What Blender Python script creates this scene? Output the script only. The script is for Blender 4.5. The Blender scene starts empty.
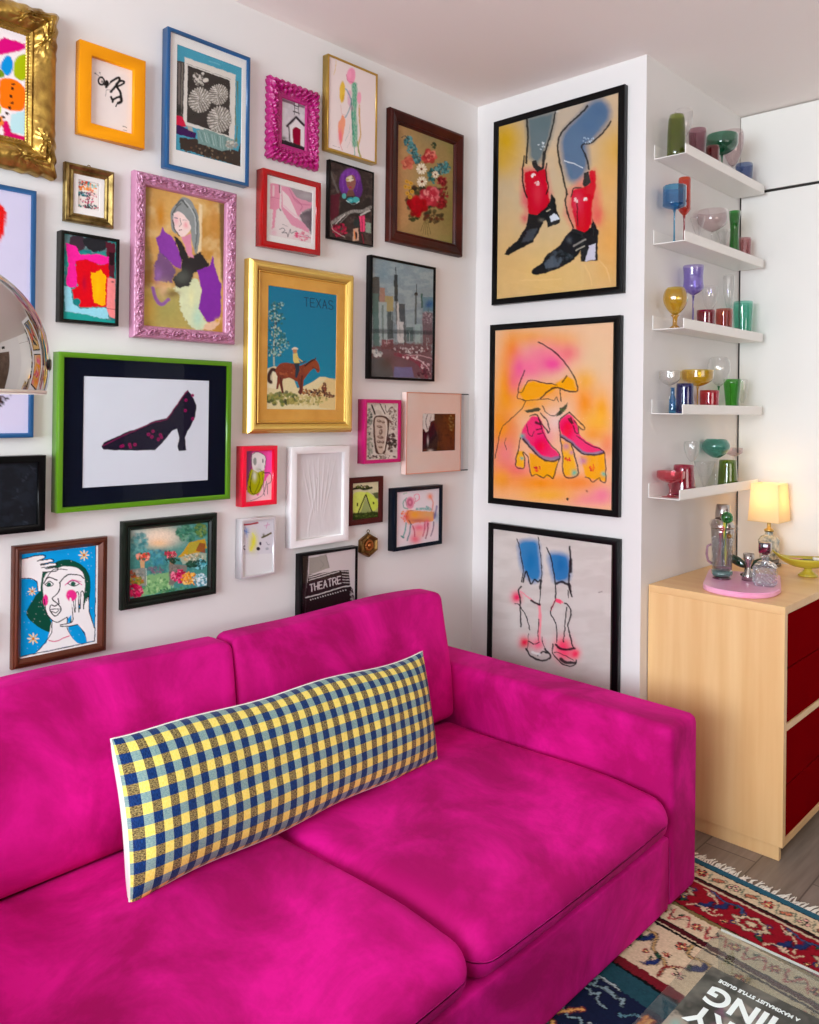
import bpy, bmesh, math, random
import numpy as np
from mathutils import Matrix, Vector

# ---------------------------------------------------------------- camera, light, exposure
SC = bpy.context.scene
COL = SC.collection
PI = math.pi

def make_camera():
    yaw, pitch, roll = math.radians(43.6), math.radians(0.16), math.radians(0.70)
    f = Vector((math.cos(pitch)*math.cos(yaw), math.cos(pitch)*math.sin(yaw), math.sin(pitch)))
    r = Vector((math.sin(yaw), -math.cos(yaw), 0))
    u = r.cross(f)
    r2 = r*math.cos(roll) + u*math.sin(roll)
    u2 = -r*math.sin(roll) + u*math.cos(roll)
    cd = bpy.data.cameras.new('camera')
    cd.sensor_fit = 'HORIZONTAL'; cd.sensor_width = 36; cd.lens = 36*820/819
    cd.shift_y = (406.3-512)/819
    cd.clip_start = 0.02
    o = bpy.data.objects.new('camera', cd); COL.objects.link(o)
    m = Matrix((r2, u2, -f)).transposed().to_4x4()
    m.translation = Vector((-2.702, -2.194, 1.45))
    o.matrix_world = m
    SC.camera = o
make_camera()

def area(name, loc, rot, sx, sy, power, color):
    l = bpy.data.lights.new(name, 'AREA'); l.shape = 'RECTANGLE'; l.size = sx; l.size_y = sy
    l.energy = power; l.color = color
    o = bpy.data.objects.new(name, l); COL.objects.link(o); o.location = loc; o.rotation_euler = rot
    return o
# daylight in the left window opening; the lamp behind the camera is added fill
area('window_and_fill_light', (-5.28, -1.7, 1.68), (0, -PI/2, 0), 1.6, 2.2, 215, (0.82, 0.91, 1.0))
area('window_and_fill_light', (-2.0, -4.86, 1.55), (PI/2+.95, 0, 0), 2.2, 1.4, 38, (1.0, 0.84, 0.72))  # added warm fill, tilted up at the ceiling, no known source here

w = bpy.data.worlds.new('world'); SC.world = w; w.use_nodes = True
w.node_tree.nodes['Background'].inputs[0].default_value = (0.75, 0.86, 1.0, 1)
w.node_tree.nodes['Background'].inputs[1].default_value = 1.0

SC.view_settings.view_transform = 'Standard'; SC.view_settings.look = 'None'
SC.view_settings.gamma = 1; SC.view_settings.use_curve_mapping = False
SC.view_settings.exposure = 0.10
cy = SC.cycles
cy.use_denoising = True
cy.max_bounces = 10; cy.diffuse_bounces = 5; cy.glossy_bounces = 4; cy.transmission_bounces = 8
cy.transparent_max_bounces = 24; cy.caustics_reflective = False; cy.caustics_refractive = False
cy.sample_clamp_indirect = 6

# ---------------------------------------------------------------- colour and material helpers
def s2l(c):
    c = np.asarray(c, float)
    return np.where(c <= 0.04045, c/12.92, ((c+0.055)/1.055)**2.4)
def hexl(h):
    return s2l([int(h[i:i+2], 16)/255 for i in (0, 2, 4)])
def rgba(h):
    c = hexl(h); return (float(c[0]), float(c[1]), float(c[2]), 1.0)

def mat(name, color, rough=0.5, metal=0.0, noise=None, bump=None, sheen=0, coat=0, spec=0.5):
    """Principled; noise = (scale, second colour hex, detail); bump = (scale, strength, distance)."""
    m = bpy.data.materials.new(name); m.use_nodes = True
    nt = m.node_tree; b = nt.nodes['Principled BSDF']
    b.inputs['Base Color'].default_value = rgba(color)
    b.inputs['Roughness'].default_value = rough; b.inputs['Metallic'].default_value = metal
    b.inputs['Specular IOR Level'].default_value = spec
    if coat: b.inputs['Coat Weight'].default_value = coat; b.inputs['Coat Roughness'].default_value = 0.06
    if sheen: b.inputs['Sheen Weight'].default_value = sheen; b.inputs['Sheen Roughness'].default_value = 0.4
    tc = nt.nodes.new('ShaderNodeTexCoord')
    if noise:
        n = nt.nodes.new('ShaderNodeTexNoise'); n.inputs['Scale'].default_value = noise[0]
        n.inputs['Detail'].default_value = noise[2] if len(noise) > 2 else 4
        nt.links.new(tc.outputs['Object'], n.inputs['Vector'])
        r = nt.nodes.new('ShaderNodeValToRGB')
        r.color_ramp.elements[0].position = 0.38; r.color_ramp.elements[1].position = 0.66
        r.color_ramp.elements[0].color = rgba(color); r.color_ramp.elements[1].color = rgba(noise[1])
        nt.links.new(n.outputs['Fac'], r.inputs[0]); nt.links.new(r.outputs[0], b.inputs['Base Color'])
    if bump:
        n = nt.nodes.new('ShaderNodeTexNoise'); n.inputs['Scale'].default_value = bump[0]
        nt.links.new(tc.outputs['Object'], n.inputs['Vector'])
        bn = nt.nodes.new('ShaderNodeBump'); bn.inputs['Strength'].default_value = bump[1]
        bn.inputs['Distance'].default_value = bump[2]
        nt.links.new(n.outputs['Fac'], bn.inputs['Height']); nt.links.new(bn.outputs['Normal'], b.inputs['Normal'])
    return m

def glass_mat(name, tint, dens=0.0, body=None, rough=0.02, refl=1.0, bump=None, edge=1.0):
    """Thin tinted glass: see-through tinted light, fresnel reflections, dens = share of coloured body."""
    m = bpy.data.materials.new(name); m.use_nodes = True; nt = m.node_tree; nt.nodes.clear()
    out = nt.nodes.new('ShaderNodeOutputMaterial')
    tr = nt.nodes.new('ShaderNodeBsdfTransparent'); tr.inputs[0].default_value = rgba(tint)
    lw = nt.nodes.new('ShaderNodeLayerWeight'); lw.inputs[0].default_value = 0.35     # light crosses more glass at the edges
    em = nt.nodes.new('ShaderNodeMix'); em.data_type = 'RGBA'; tt = rgba(tint)
    em.inputs[6].default_value = tt; em.inputs[7].default_value = tuple([c**1.35*edge for c in tt[:3]])+(1,)
    nt.links.new(lw.outputs['Facing'], em.inputs[0]); nt.links.new(em.outputs[2], tr.inputs[0])
    src = tr.outputs[0]
    if dens > 0:
        df = nt.nodes.new('ShaderNodeBsdfDiffuse'); df.inputs[0].default_value = rgba(body or tint)
        tl = nt.nodes.new('ShaderNodeBsdfTranslucent'); tl.inputs[0].default_value = rgba(body or tint)
        m0 = nt.nodes.new('ShaderNodeMixShader'); m0.inputs[0].default_value = 0.5
        nt.links.new(df.outputs[0], m0.inputs[1]); nt.links.new(tl.outputs[0], m0.inputs[2])
        m1 = nt.nodes.new('ShaderNodeMixShader'); m1.inputs[0].default_value = dens
        nt.links.new(src, m1.inputs[1]); nt.links.new(m0.outputs[0], m1.inputs[2]); src = m1.outputs[0]
    gl = nt.nodes.new('ShaderNodeBsdfGlossy'); gl.inputs['Roughness'].default_value = rough
    gl.inputs[0].default_value = (1, 1, 1, 1)
    fr = nt.nodes.new('ShaderNodeFresnel'); fr.inputs[0].default_value = 1.5
    mu = nt.nodes.new('ShaderNodeMath'); mu.operation = 'MULTIPLY'; mu.inputs[1].default_value = refl
    mu.use_clamp = True
    ge = nt.nodes.new('ShaderNodeNewGeometry'); inv = nt.nodes.new('ShaderNodeMath'); inv.operation = 'SUBTRACT'
    inv.inputs[0].default_value = 1.0; nt.links.new(ge.outputs['Backfacing'], inv.inputs[1])
    m2 = nt.nodes.new('ShaderNodeMath'); m2.operation = 'MULTIPLY'     # reflect on outward faces only
    nt.links.new(fr.outputs[0], m2.inputs[0]); nt.links.new(inv.outputs[0], m2.inputs[1])
    nt.links.new(m2.outputs[0], mu.inputs[0])
    mx = nt.nodes.new('ShaderNodeMixShader'); nt.links.new(mu.outputs[0], mx.inputs[0])
    nt.links.new(src, mx.inputs[1]); nt.links.new(gl.outputs[0], mx.inputs[2])
    nt.links.new(mx.outputs[0], out.inputs[0])
    if bump:
        v = nt.nodes.new('ShaderNodeTexVoronoi'); v.inputs['Scale'].default_value = bump[0]
        tc = nt.nodes.new('ShaderNodeTexCoord'); nt.links.new(tc.outputs['Object'], v.inputs['Vector'])
        bn = nt.nodes.new('ShaderNodeBump'); bn.inputs['Strength'].default_value = bump[1]
        bn.inputs['Distance'].default_value = 0.01
        nt.links.new(v.outputs['Distance'], bn.inputs['Height'])
        nt.links.new(bn.outputs[0], gl.inputs['Normal']); nt.links.new(bn.outputs[0], fr.inputs['Normal'])
    return m

def paint_mat(name, rough=0.6, coat=0.0):
    m = bpy.data.materials.new(name); m.use_nodes = True; nt = m.node_tree
    b = nt.nodes['Principled BSDF']; b.inputs['Roughness'].default_value = rough
    b.inputs['Specular IOR Level'].default_value = 0.12
    if coat: b.inputs['Coat Weight'].default_value = coat; b.inputs['Coat Roughness'].default_value = 0.05
    a = nt.nodes.new('ShaderNodeAttribute'); a.attribute_name = 'Col'
    nt.links.new(a.outputs['Color'], b.inputs['Base Color'])
    return m

# ---------------------------------------------------------------- object helpers
def link(o, parent=None):
    COL.objects.link(o)
    if parent is not None: o.parent = parent
    return o
def mesh_obj(name, me, m, parent=None, smooth=False, loc=None):
    if m is not None: me.materials.append(m)
    if smooth: me.polygons.foreach_set('use_smooth', [True]*len(me.polygons))
    o = bpy.data.objects.new(name, me)
    if loc is not None: o.location = loc
    return link(o, parent)
def obj(name, bm, m, parent=None, smooth=False, loc=None, auto=None):
    me = bpy.data.meshes.new(name)
    bmesh.ops.recalc_face_normals(bm, faces=bm.faces)
    bm.to_mesh(me); bm.free()
    if auto is not None:
        smooth = True
    o = mesh_obj(name, me, m, parent, smooth, loc)
    if auto is not None:
        try: me.set_sharp_from_angle(angle=math.radians(auto))
        except Exception: pass
    return o
def thing(name, label, cat, loc=(0, 0, 0), rotz=0, group=None):
    o = bpy.data.objects.new(name, None); o.empty_display_size = 0.05
    o.location = loc; o.rotation_euler = (0, 0, rotz); COL.objects.link(o)
    return tag(o, label, cat, group)
def tag(o, label, cat, group=None):
    o['label'] = label; o['category'] = cat
    if group: o['group'] = group
    return o
def struct(name, bm, m, bevel=None, parent=None):
    o = obj(name, bm, m, parent)
    if parent is None: o['kind'] = 'structure'
    return o
def add_box(bm, x0, x1, y0, y1, z0, z1, bev=0, seg=2):
    r = bmesh.ops.create_cube(bm, size=1)
    vs = r['verts']
    for v in vs:
        v.co = Vector((x0 if v.co.x < 0 else x1, y0 if v.co.y < 0 else y1, z0 if v.co.z < 0 else z1))
    if bev:
        es = list({e for v in vs for e in v.link_edges})
        bmesh.ops.bevel(bm, geom=es, offset=bev, segments=seg, affect='EDGES', profile=0.5)
    return vs
def box(*a, **k):
    bm = bmesh.new(); add_box(bm, *a, **k); return bm
def boxes(*lst, bev=0):
    bm = bmesh.new()
    for b in lst: add_box(bm, *b, bev=bev)
    return bm
def add_lathe(bm, prof, n=40, c=(0, 0, 0), rib=None):
    """prof = [(r, z)], closed at r=0 ends. rib = (count, depth) ripples the radius."""
    rings = []
    for r, z in prof:
        if r <= 1e-6:
            rings.append([bm.verts.new((c[0], c[1], c[2]+z))])
        else:
            ring = []
            for i in range(n):
                a = 2*PI*i/n
                rr = r*(1+(rib[1]*math.cos(rib[0]*a) if rib else 0))
                ring.append(bm.verts.new((c[0]+rr*math.cos(a), c[1]+rr*math.sin(a), c[2]+z)))
            rings.append(ring)
    for A, B in zip(rings, rings[1:]):
        if len(A) == 1 and len(B) == 1: continue
        for i in range(n):
            j = (i+1) % n
            if len(A) == 1: bm.faces.new((A[0], B[i], B[j]))
            elif len(B) == 1: bm.faces.new((A[i], A[j], B[0]))
            else: bm.faces.new((A[i], A[j], B[j], B[i]))
def lathe(prof, n=40, **k):
    bm = bmesh.new(); add_lathe(bm, prof, n, **k); return bm
def add_tube(bm, pts, r, n=10, cap=True):
    pts = [Vector(p) for p in pts]
    rs = r if isinstance(r, (list, tuple)) else [r]*len(pts)
    rings = []; up = None
    for i, p in enumerate(pts):
        d = (pts[min(i+1, len(pts)-1)]-pts[max(i-1, 0)]).normalized()
        if up is None:
            up = Vector((0, 0, 1)) if abs(d.z) < 0.9 else Vector((1, 0, 0))
        a = d.cross(up).normalized(); b = a.cross(d).normalized(); up = b
        rings.append([bm.verts.new(p+(a*math.cos(2*PI*k/n)+b*math.sin(2*PI*k/n))*rs[i]) for k in range(n)])
    for A, B in zip(rings, rings[1:]):
        for k in range(n):
            j = (k+1) % n; bm.faces.new((A[k], A[j], B[j], B[k]))
    if cap:
        bm.faces.new(rings[0][::-1]); bm.faces.new(rings[-1])
def tube(*a, **k):
    bm = bmesh.new(); add_tube(bm, *a, **k); return bm
def add_prism(bm, pts, z0, z1):
    a = [bm.verts.new((x, y, z0)) for x, y in pts]; b = [bm.verts.new((x, y, z1)) for x, y in pts]
    n = len(pts)
    for i in range(n):
        bm.faces.new((a[i], a[(i+1) % n], b[(i+1) % n], b[i]))
    bm.faces.new(a[::-1]); bm.faces.new(b)
def grid_mesh(name, V, closed_u=False):
    """V = (rows, cols, 3) array -> quads mesh"""
    R, Cn = V.shape[:2]
    me = bpy.data.meshes.new(name)
    idx = np.arange(R*Cn).reshape(R, Cn)
    if closed_u: nxt = np.roll(idx, -1, axis=1); a = idx[:-1]; b = nxt[:-1]; c = nxt[1:]; d = idx[1:]
    else: a = idx[:-1, :-1]; b = idx[:-1, 1:]; c = idx[1:, 1:]; d = idx[1:, :-1]
    F = np.stack([a, b, c, d], -1).reshape(-1, 4)
    me.vertices.add(R*Cn); me.vertices.foreach_set('co', V.reshape(-1).astype(np.float32))
    me.loops.add(F.size); me.loops.foreach_set('vertex_index', F.reshape(-1).astype(np.int32))
    me.polygons.add(len(F)); me.polygons.foreach_set('loop_start', np.arange(0, F.size, 4, dtype=np.int32))
    me.update(calc_edges=True)
    return me

# smooth value noise on arrays
_rs = np.random.RandomState(7); _lat = _rs.rand(256, 256)
def vnoise(x, y, seed=0):
    x = np.asarray(x, float)+seed*17.3; y = np.asarray(y, float)+seed*9.1
    xi = np.floor(x).astype(int); yi = np.floor(y).astype(int); fx = x-xi; fy = y-yi
    fx = fx*fx*(3-2*fx); fy = fy*fy*(3-2*fy)
    g = lambda a, b: _lat[a % 256, b % 256]
    return (g(xi, yi)*(1-fx)+g(xi+1, yi)*fx)*(1-fy)+(g(xi, yi+1)*(1-fx)+g(xi+1, yi+1)*fx)*fy
def fbm(x, y, seed=0, o=3):
    s = 0; a = 0.5
    for k in range(o): s = s+a*vnoise(x*2**k, y*2**k, seed+k*3); a *= 0.5
    return s/(1-0.5**o)

# ---------------------------------------------------------------- painting on a sheet's own grid
def smooth_pts(pts, n=8, closed=False):
    P = np.array(pts, float)
    if len(P) < 3: return P
    if closed: Q = np.vstack([P[-1], P, P[0], P[1]])
    else: Q = np.vstack([2*P[0]-P[1], P, 2*P[-1]-P[-2]])
    out = []
    for i in range(1, len(Q)-2):
        for t in np.arange(n)/n:
            out.append(0.5*((2*Q[i])+(-Q[i-1]+Q[i+1])*t+(2*Q[i-1]-5*Q[i]+4*Q[i+1]-Q[i+2])*t*t+(-Q[i-1]+3*Q[i]-3*Q[i+1]+Q[i+2])*t**3))
    if not closed: out.append(Q[-2])
    return np.array(out)
def homog(src, dst):
    A = []
    for (x, y), (u, v) in zip(src, dst):
        A.append([x, y, 1, 0, 0, 0, -u*x, -u*y]); A.append([0, 0, 0, x, y, 1, -v*x, -v*y])
    h = np.linalg.solve(np.array(A, float), np.array(dst, float).reshape(-1))
    return np.append(h, 1).reshape(3, 3)
FONT = {'T': [[(0, 0), (1, 0)], [(.5, 0), (.5, 1)]], 'H': [[(0, 0), (0, 1)], [(1, 0), (1, 1)], [(0, .5), (1, .5)]],
        'E': [[(1, 0), (0, 0), (0, 1), (1, 1)], [(0, .5), (.8, .5)]], 'A': [[(0, 1), (.5, 0), (1, 1)], [(.2, .62), (.8, .62)]],
        'R': [[(0, 1), (0, 0), (.7, 0), (1, .15), (1, .4), (.7, .52), (0, .52)], [(.5, .52), (1, 1)]],
        'X': [[(0, 0), (1, 1)], [(1, 0), (0, 1)]],
        'S': [[(1, .12), (.7, 0), (.25, 0), (0, .2), (.15, .42), (.85, .58), (1, .8), (.75, 1), (.3, 1), (0, .88)]]}
class Painter:
    sat = 1.06; lw = 1.2
    """A colour grid over a rectangular sheet; drawn in the sheet's own sketch coordinates (quad = its four corners)."""
    def __init__(s, quad, nx, ny, wob=.009):
        U, V = np.meshgrid(np.linspace(0, 1, nx), np.linspace(0, 1, ny))   # V = 0 at top
        s.U, s.V = U, V
        H = homog([(0, 0), (1, 0), (1, 1), (0, 1)], quad)
        w = H[2, 0]*U+H[2, 1]*V+H[2, 2]
        s.X = (H[0, 0]*U+H[0, 1]*V+H[0, 2])/w; s.Y = (H[1, 0]*U+H[1, 1]*V+H[1, 2])/w
        q = np.array(quad, float); k = max(np.ptp(q[:, 0]), np.ptp(q[:, 1]))
        k = min(k, 900)*wob
        s.X = s.X+(fbm(s.X/22, s.Y/22, 11)-.5)*k+(fbm(s.X/6, s.Y/6, 13)-.5)*k*.35   # unsteady hand
        s.Y = s.Y+(fbm(s.X/22, s.Y/22, 17)-.5)*k+(fbm(s.X/6, s.Y/6, 19)-.5)*k*.35
        s.C = np.ones(U.shape+(3,))*0.8
    def mix(s, a, col, m=None):
        c = hexl(col) if isinstance(col, str) else col
        if m is None: s.C = s.C*(1-a[..., None])+c*a[..., None]
        else: s.C[m] = s.C[m]*(1-a[..., None])+c*a[..., None]
    def fill(s, col): s.C[:] = hexl(col); return s
    def grad(s, c0, c1, axis='v', p=1.0):
        t = (s.V if axis == 'v' else s.U)**p
        s.C = hexl(c0)*(1-t[..., None])+hexl(c1)*t[..., None]; return s
    def _dist(s, P, m, closed):
        x = s.X[m]; y = s.Y[m]; d = np.full(x.shape, 1e9); ins = np.zeros(x.shape, bool)
        n = len(P)
        for i in range(n if closed else n-1):
            ax, ay = P[i]; bx, by = P[(i+1) % n]; ex, ey = bx-ax, by-ay; L = ex*ex+ey*ey+1e-12
            t = np.clip(((x-ax)*ex+(y-ay)*ey)/L, 0, 1)
            d = np.minimum(d, (x-ax-t*ex)**2+(y-ay-t*ey)**2)
            if closed and ay != by:
                c = ((ay > y) != (by > y)) & (x < (bx-ax)*(y-ay)/(by-ay)+ax); ins ^= c
        return np.sqrt(d), ins
    def _m(s, P, pad):
        return (s.X > P[:, 0].min()-pad) & (s.X < P[:, 0].max()+pad) & (s.Y > P[:, 1].min()-pad) & (s.Y < P[:, 1].max()+pad)
    def poly(s, pts, col, soft=3, a=1.0, sm=False, rough=0):
        P = smooth_pts(pts, 6, True) if sm else np.array(pts, float)
        m = s._m(P, soft+rough+1)
        if not m.any(): return s
        d, ins = s._dist(P, m, True); sd = np.where(ins, d, -d)
        if rough: sd = sd+(fbm(s.X[m]/9, s.Y[m]/9, 3)-0.5)*2*rough
        al = np.clip(sd/soft+0.5, 0, 1)*a
        s.mix(al, col, m); return s
    def line(s, pts, w, col, a=1.0, soft=None, sm=True, dry=0):
        P = smooth_pts(pts, 6) if sm else np.array(pts, float)
        w = w*s.lw; soft = soft or max(1.5, w*0.35)
        m = s._m(P, w+soft)
        if not m.any(): return s
        d, _ = s._dist(P, m, False)
        al = np.clip((w/2-d)/soft+0.5, 0, 1)*a
        if dry: al = al*np.clip(1-dry*(fbm(s.X[m]/4, s.Y[m]/12, 5)-0.35)*3, 0, 1)
        s.mix(al, col, m); return s
    def blob(s, x, y, rx, ry, col, a=1.0, p=1.0):
        d = ((s.X-x)/rx)**2+((s.Y-y)/ry)**2; m = d < 9
        if m.any(): s.mix(a*np.exp(-(d[m]**p)), col, m)
        return s
    def ell(s, x, y, rx, ry, col, a=1.0, rot=0, soft=0.25, ring=0):
        c, q = math.cos(rot), math.sin(rot); X = s.X-x; Y = s.Y-y
        d = np.sqrt(((X*c+Y*q)/rx)**2+((-X*q+Y*c)/ry)**2); m = d < 1.6
        if m.any():
            e = np.clip((1-d[m])/soft+0.5, 0, 1)
            if ring: e = np.clip((ring-np.abs(d[m]-1+ring))/soft+0.5, 0, 1)
            s.mix(a*e, col, m)
        return s
    def dabs(s, x, y, rx, ry, n, size, pal, seed=1, a=0.9):
        r = random.Random(seed)
        for _ in range(n):
            t = r.random()*2*PI; k = math.sqrt(r.random())
            s.ell(x+rx*k*math.cos(t), y+ry*k*math.sin(t), size*r.uniform(.5, 1.2), size*r.uniform(.5, 1.2), r.choice(pal), a, r.random()*3, .5)
        return s
    def flower(s, x, y, r, pal, seed=1):
        rr = random.Random(seed)
        for k in range(4):
            q = r*(1-k*0.23)
            for i in range(9-k):
                t = 2*PI*i/(9-k)+rr.random(); s.ell(x+q*.62*math.cos(t), y+q*.62*math.sin(t), q*.42, q*.34, rr.choice(pal), .85, t, .4)
        s.ell(x, y, r*.2, r*.2, pal[-1], .8); return s
    def noise(s, sc, amp, seed=1):
        n = (fbm(s.X/sc, s.Y/sc, seed)-0.5)*2*amp
        s.C = np.clip(s.C*(1+n[..., None]), 0, 1); return s
    def tint(s, sc, col, lo=.45, hi=.65, a=.6, seed=2, asp=1.0):
        n = fbm(s.X/sc, s.Y/(sc*asp), seed); s.mix(np.clip((n-lo)/(hi-lo), 0, 1)*a, col); return s
    def text(s, txt, o, xv, yv, w, col, gap=.3, soft=None):
        """letters from o; xv = one letter's width vector, yv = its height vector"""
        o = np.array(o, float); xv = np.array(xv, float); yv = np.array(yv, float)
        for i, ch in enumerate(txt):
            b = o+xv*(1+gap)*i
            for st in FONT.get(ch, []):
                s.line([tuple(b+xv*px+yv*py) for px, py in st], w, col, sm=False, soft=soft)
        return s
    def sheet(s, name, W, H, m, parent, y, x0, z0):
        """link the painted sheet: width W, height H, lower-left corner at (x0, z0) in the parent's plane"""
        V = np.zeros(s.U.shape+(3,)); V[..., 0] = x0+s.U*W; V[..., 1] = y; V[..., 2] = z0+(1-s.V)*H
        me = grid_mesh(name, V)
        # grid rows run downward -> faces look toward -Y after flipping
        ca = me.color_attributes.new('Col', 'FLOAT_COLOR', 'POINT')
        L = s.C.mean(-1, keepdims=True); C = np.clip(L+(s.C-L)*s.sat, 0, 1)
        A = np.ones((s.U.size, 4), np.float32); A[:, :3] = C.reshape(-1, 3)
        ca.data.foreach_set('color', A.reshape(-1))
        me.flip_normals()
        return mesh_obj(name, me, m, parent)
# ================================================================ the room
W_COL = 0.7745      # how far the pillar stands out from the gallery wall
H = 2.73
m_wall = mat('white_wall_paint', 'E6E3E0', 0.75, bump=(90, 0.06, 0.002))
m_ceil = mat('ceiling_paint', 'F8F0EB', 0.85, bump=(60, 0.05, 0.002))
m_wall2 = mat('darkened_wall_taupe', '8E847C', 0.8)  # unseen walls, toned darker to cut bounced light
m_door = mat('white_cupboard_lacquer', 'EEECE6', 0.45)
m_dark = mat('dark_gap', '2A2622', 0.8)
m_trim = mat('white_trim_paint', 'F0EEEA', 0.4)

def floor_material():
    m = bpy.data.materials.new('grey_brown_wood_floor'); m.use_nodes = True; nt = m.node_tree
    b = nt.nodes['Principled BSDF']; b.inputs['Roughness'].default_value = 0.42
    tc = nt.nodes.new('ShaderNodeTexCoord'); mp = nt.nodes.new('ShaderNodeMapping')
    nt.links.new(tc.outputs['Object'], mp.inputs[0])
    br = nt.nodes.new('ShaderNodeTexBrick'); br.inputs['Scale'].default_value = 1
    br.inputs['Brick Width'].default_value = 1.3; br.inputs['Row Height'].default_value = 0.17
    br.inputs['Mortar Size'].default_value = 0.0025
    br.inputs['Color1'].default_value = rgba('93857A'); br.inputs['Color2'].default_value = rgba('85786C')
    br.inputs['Mortar'].default_value = rgba('5E5248')
    nt.links.new(mp.outputs[0], br.inputs['Vector'])
    mp2 = nt.nodes.new('ShaderNodeMapping'); mp2.inputs['Scale'].default_value = (2.5, 26, 1)
    nt.links.new(tc.outputs['Object'], mp2.inputs[0])
    n = nt.nodes.new('ShaderNodeTexNoise'); n.inputs['Scale'].default_value = 2; n.inputs['Detail'].default_value = 6
    nt.links.new(mp2.outputs[0], n.inputs['Vector'])
    mx = nt.nodes.new('ShaderNodeMix'); mx.data_type = 'RGBA'; mx.blend_type = 'MULTIPLY'
    mx.inputs[0].default_value = 0.6
    cr = nt.nodes.new('ShaderNodeValToRGB'); cr.color_ramp.elements[0].color = (.5, .47, .44, 1)
    cr.color_ramp.elements[0].position = .3; cr.color_ramp.elements[1].position = .7
    nt.links.new(n.outputs['Fac'], cr.inputs[0])
    nt.links.new(br.outputs['Color'], mx.inputs[6]); nt.links.new(cr.outputs[0], mx.inputs[7])
    nt.links.new(mx.outputs[2], b.inputs['Base Color'])
    return m
XL, YF, XR = -5.2, -4.8, 0.86
struct('floor', box(XL-.1, XR+.1, YF-.1, .1, -.1, 0), floor_material())
struct('ceiling', box(XL-.1, XR+.1, YF-.1, .1, H, H+.1), m_ceil)
struct('wall_gallery', box(XL-.1, 0, 0, .1, 0, H), m_wall)
struct('wall_pillar', box(0, XR+.1, -W_COL, .1, 0, H), m_wall)
struct('wall_right', box(XR, XR+.1, YF-.1, -W_COL, 0, H), m_wall)
# left wall with window opening
struct('wall_left', boxes((XL-.1, XL, YF, -2.9, 0, H), (XL-.1, XL, -.5, 0, 0, H), (XL-.1, XL, -2.9, -.5, 0, .82), (XL-.1, XL, -2.9, -.5, 2.54, H)), m_wall2)
struct('wall_front', boxes((XL, -3.1, YF-.1, YF, 0, H), (-.9, XR, YF-.1, YF, 0, H), (-3.1, -.9, YF-.1, YF, 0, .85), (-3.1, -.9, YF-.1, YF, 2.35, H)), m_wall2)
def window_frame(name, axis, a0, a1, z0, z1, at):
    bm = bmesh.new(); t = .05
    def b(p0, p1, q0, q1):
        if axis == 'y': add_box(bm, at-.03, at+.03, p0, p1, q0, q1, bev=.004)
        else: add_box(bm, p0, p1, at-.03, at+.03, q0, q1, bev=.004)
    b(a0, a0+t, z0, z1); b(a1-t, a1, z0, z1); b(a0+t, a1-t, z0, z0+t); b(a0+t, a1-t, z1-t, z1)
    n = 3 if a1-a0 > 2.3 else 2
    for i in range(1, n): x = a0+(a1-a0)*i/n; b(x-.025, x+.025, z0+t, z1-t)
    struct(name, bm, m_trim)
window_frame('window_1', 'y', -2.9, -.5, .82, 2.54, XL-.05)
window_frame('fill_window_2', 'x', -3.1, -.9, .85, 2.35, YF-.05)  # opening added for the fill lamp, not a known window
# fitted cupboard on the right wall: upper and lower white doors with a dark gap between
struct('door_1', box(XR-.018, XR-.0005, -1.75, -W_COL-.003, 2.395, H-.006, bev=.0015), m_door)
struct('door_2', box(XR-.018, XR-.0005, -1.75, -W_COL-.008, .012, 2.383, bev=.0015), m_door)
m_brown = mat('brown_doorway_stand_in', '6A5446', .5, noise=(3, '54402F', 5))
struct('doorway_panel', boxes((XR-.03, XR-.0005, -3.75, -2.75, .012, 2.1), (XR-.036, XR-.0305, -3.62, -2.88, .15, .95), (XR-.036, XR-.0305, -3.62, -2.88, 1.1, 1.95), bev=.002), m_brown)  # brown panel stands in for the dim hall doorway mirrored in the dome
struct('wall_vent', boxes((XR-.012, XR-.0005, -3.4, -3.1, 2.3, 2.45), bev=.002), m_dark)  # dark plate for the vent above the hall doorway
struct('gap_shade_1', box(XR-.012, XR-.0004, -1.75, -W_COL-.0005, 2.3835, 2.3945), m_dark)  # dark strip colours in the shade of the gap between the doors
struct('gap_shade_2', box(XR-.012, XR-.0004, -W_COL-.0075, -W_COL-.0005, .012, 2.38), m_dark)  # dark strip colours in the shade of the corner gap
struct('baseboard_pillar', box(-.012, -.0005, -W_COL, -.001, 0, .07, bev=.003), m_trim)
# ================================================================ picture frames
m_print = paint_mat('printed_paper', 0.7); m_gloss = paint_mat('glossy_print', 0.35)
m_oil = paint_mat('oil_paint', 0.45)
m_pane = glass_mat('picture_glass', 'FCFDFD', rough=0.0, refl=0.35)
m_mat_white = mat('white_mat_board', 'F1EBE6', 0.9); m_back = mat('backing_board', '6B5A48', 0.9)

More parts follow.
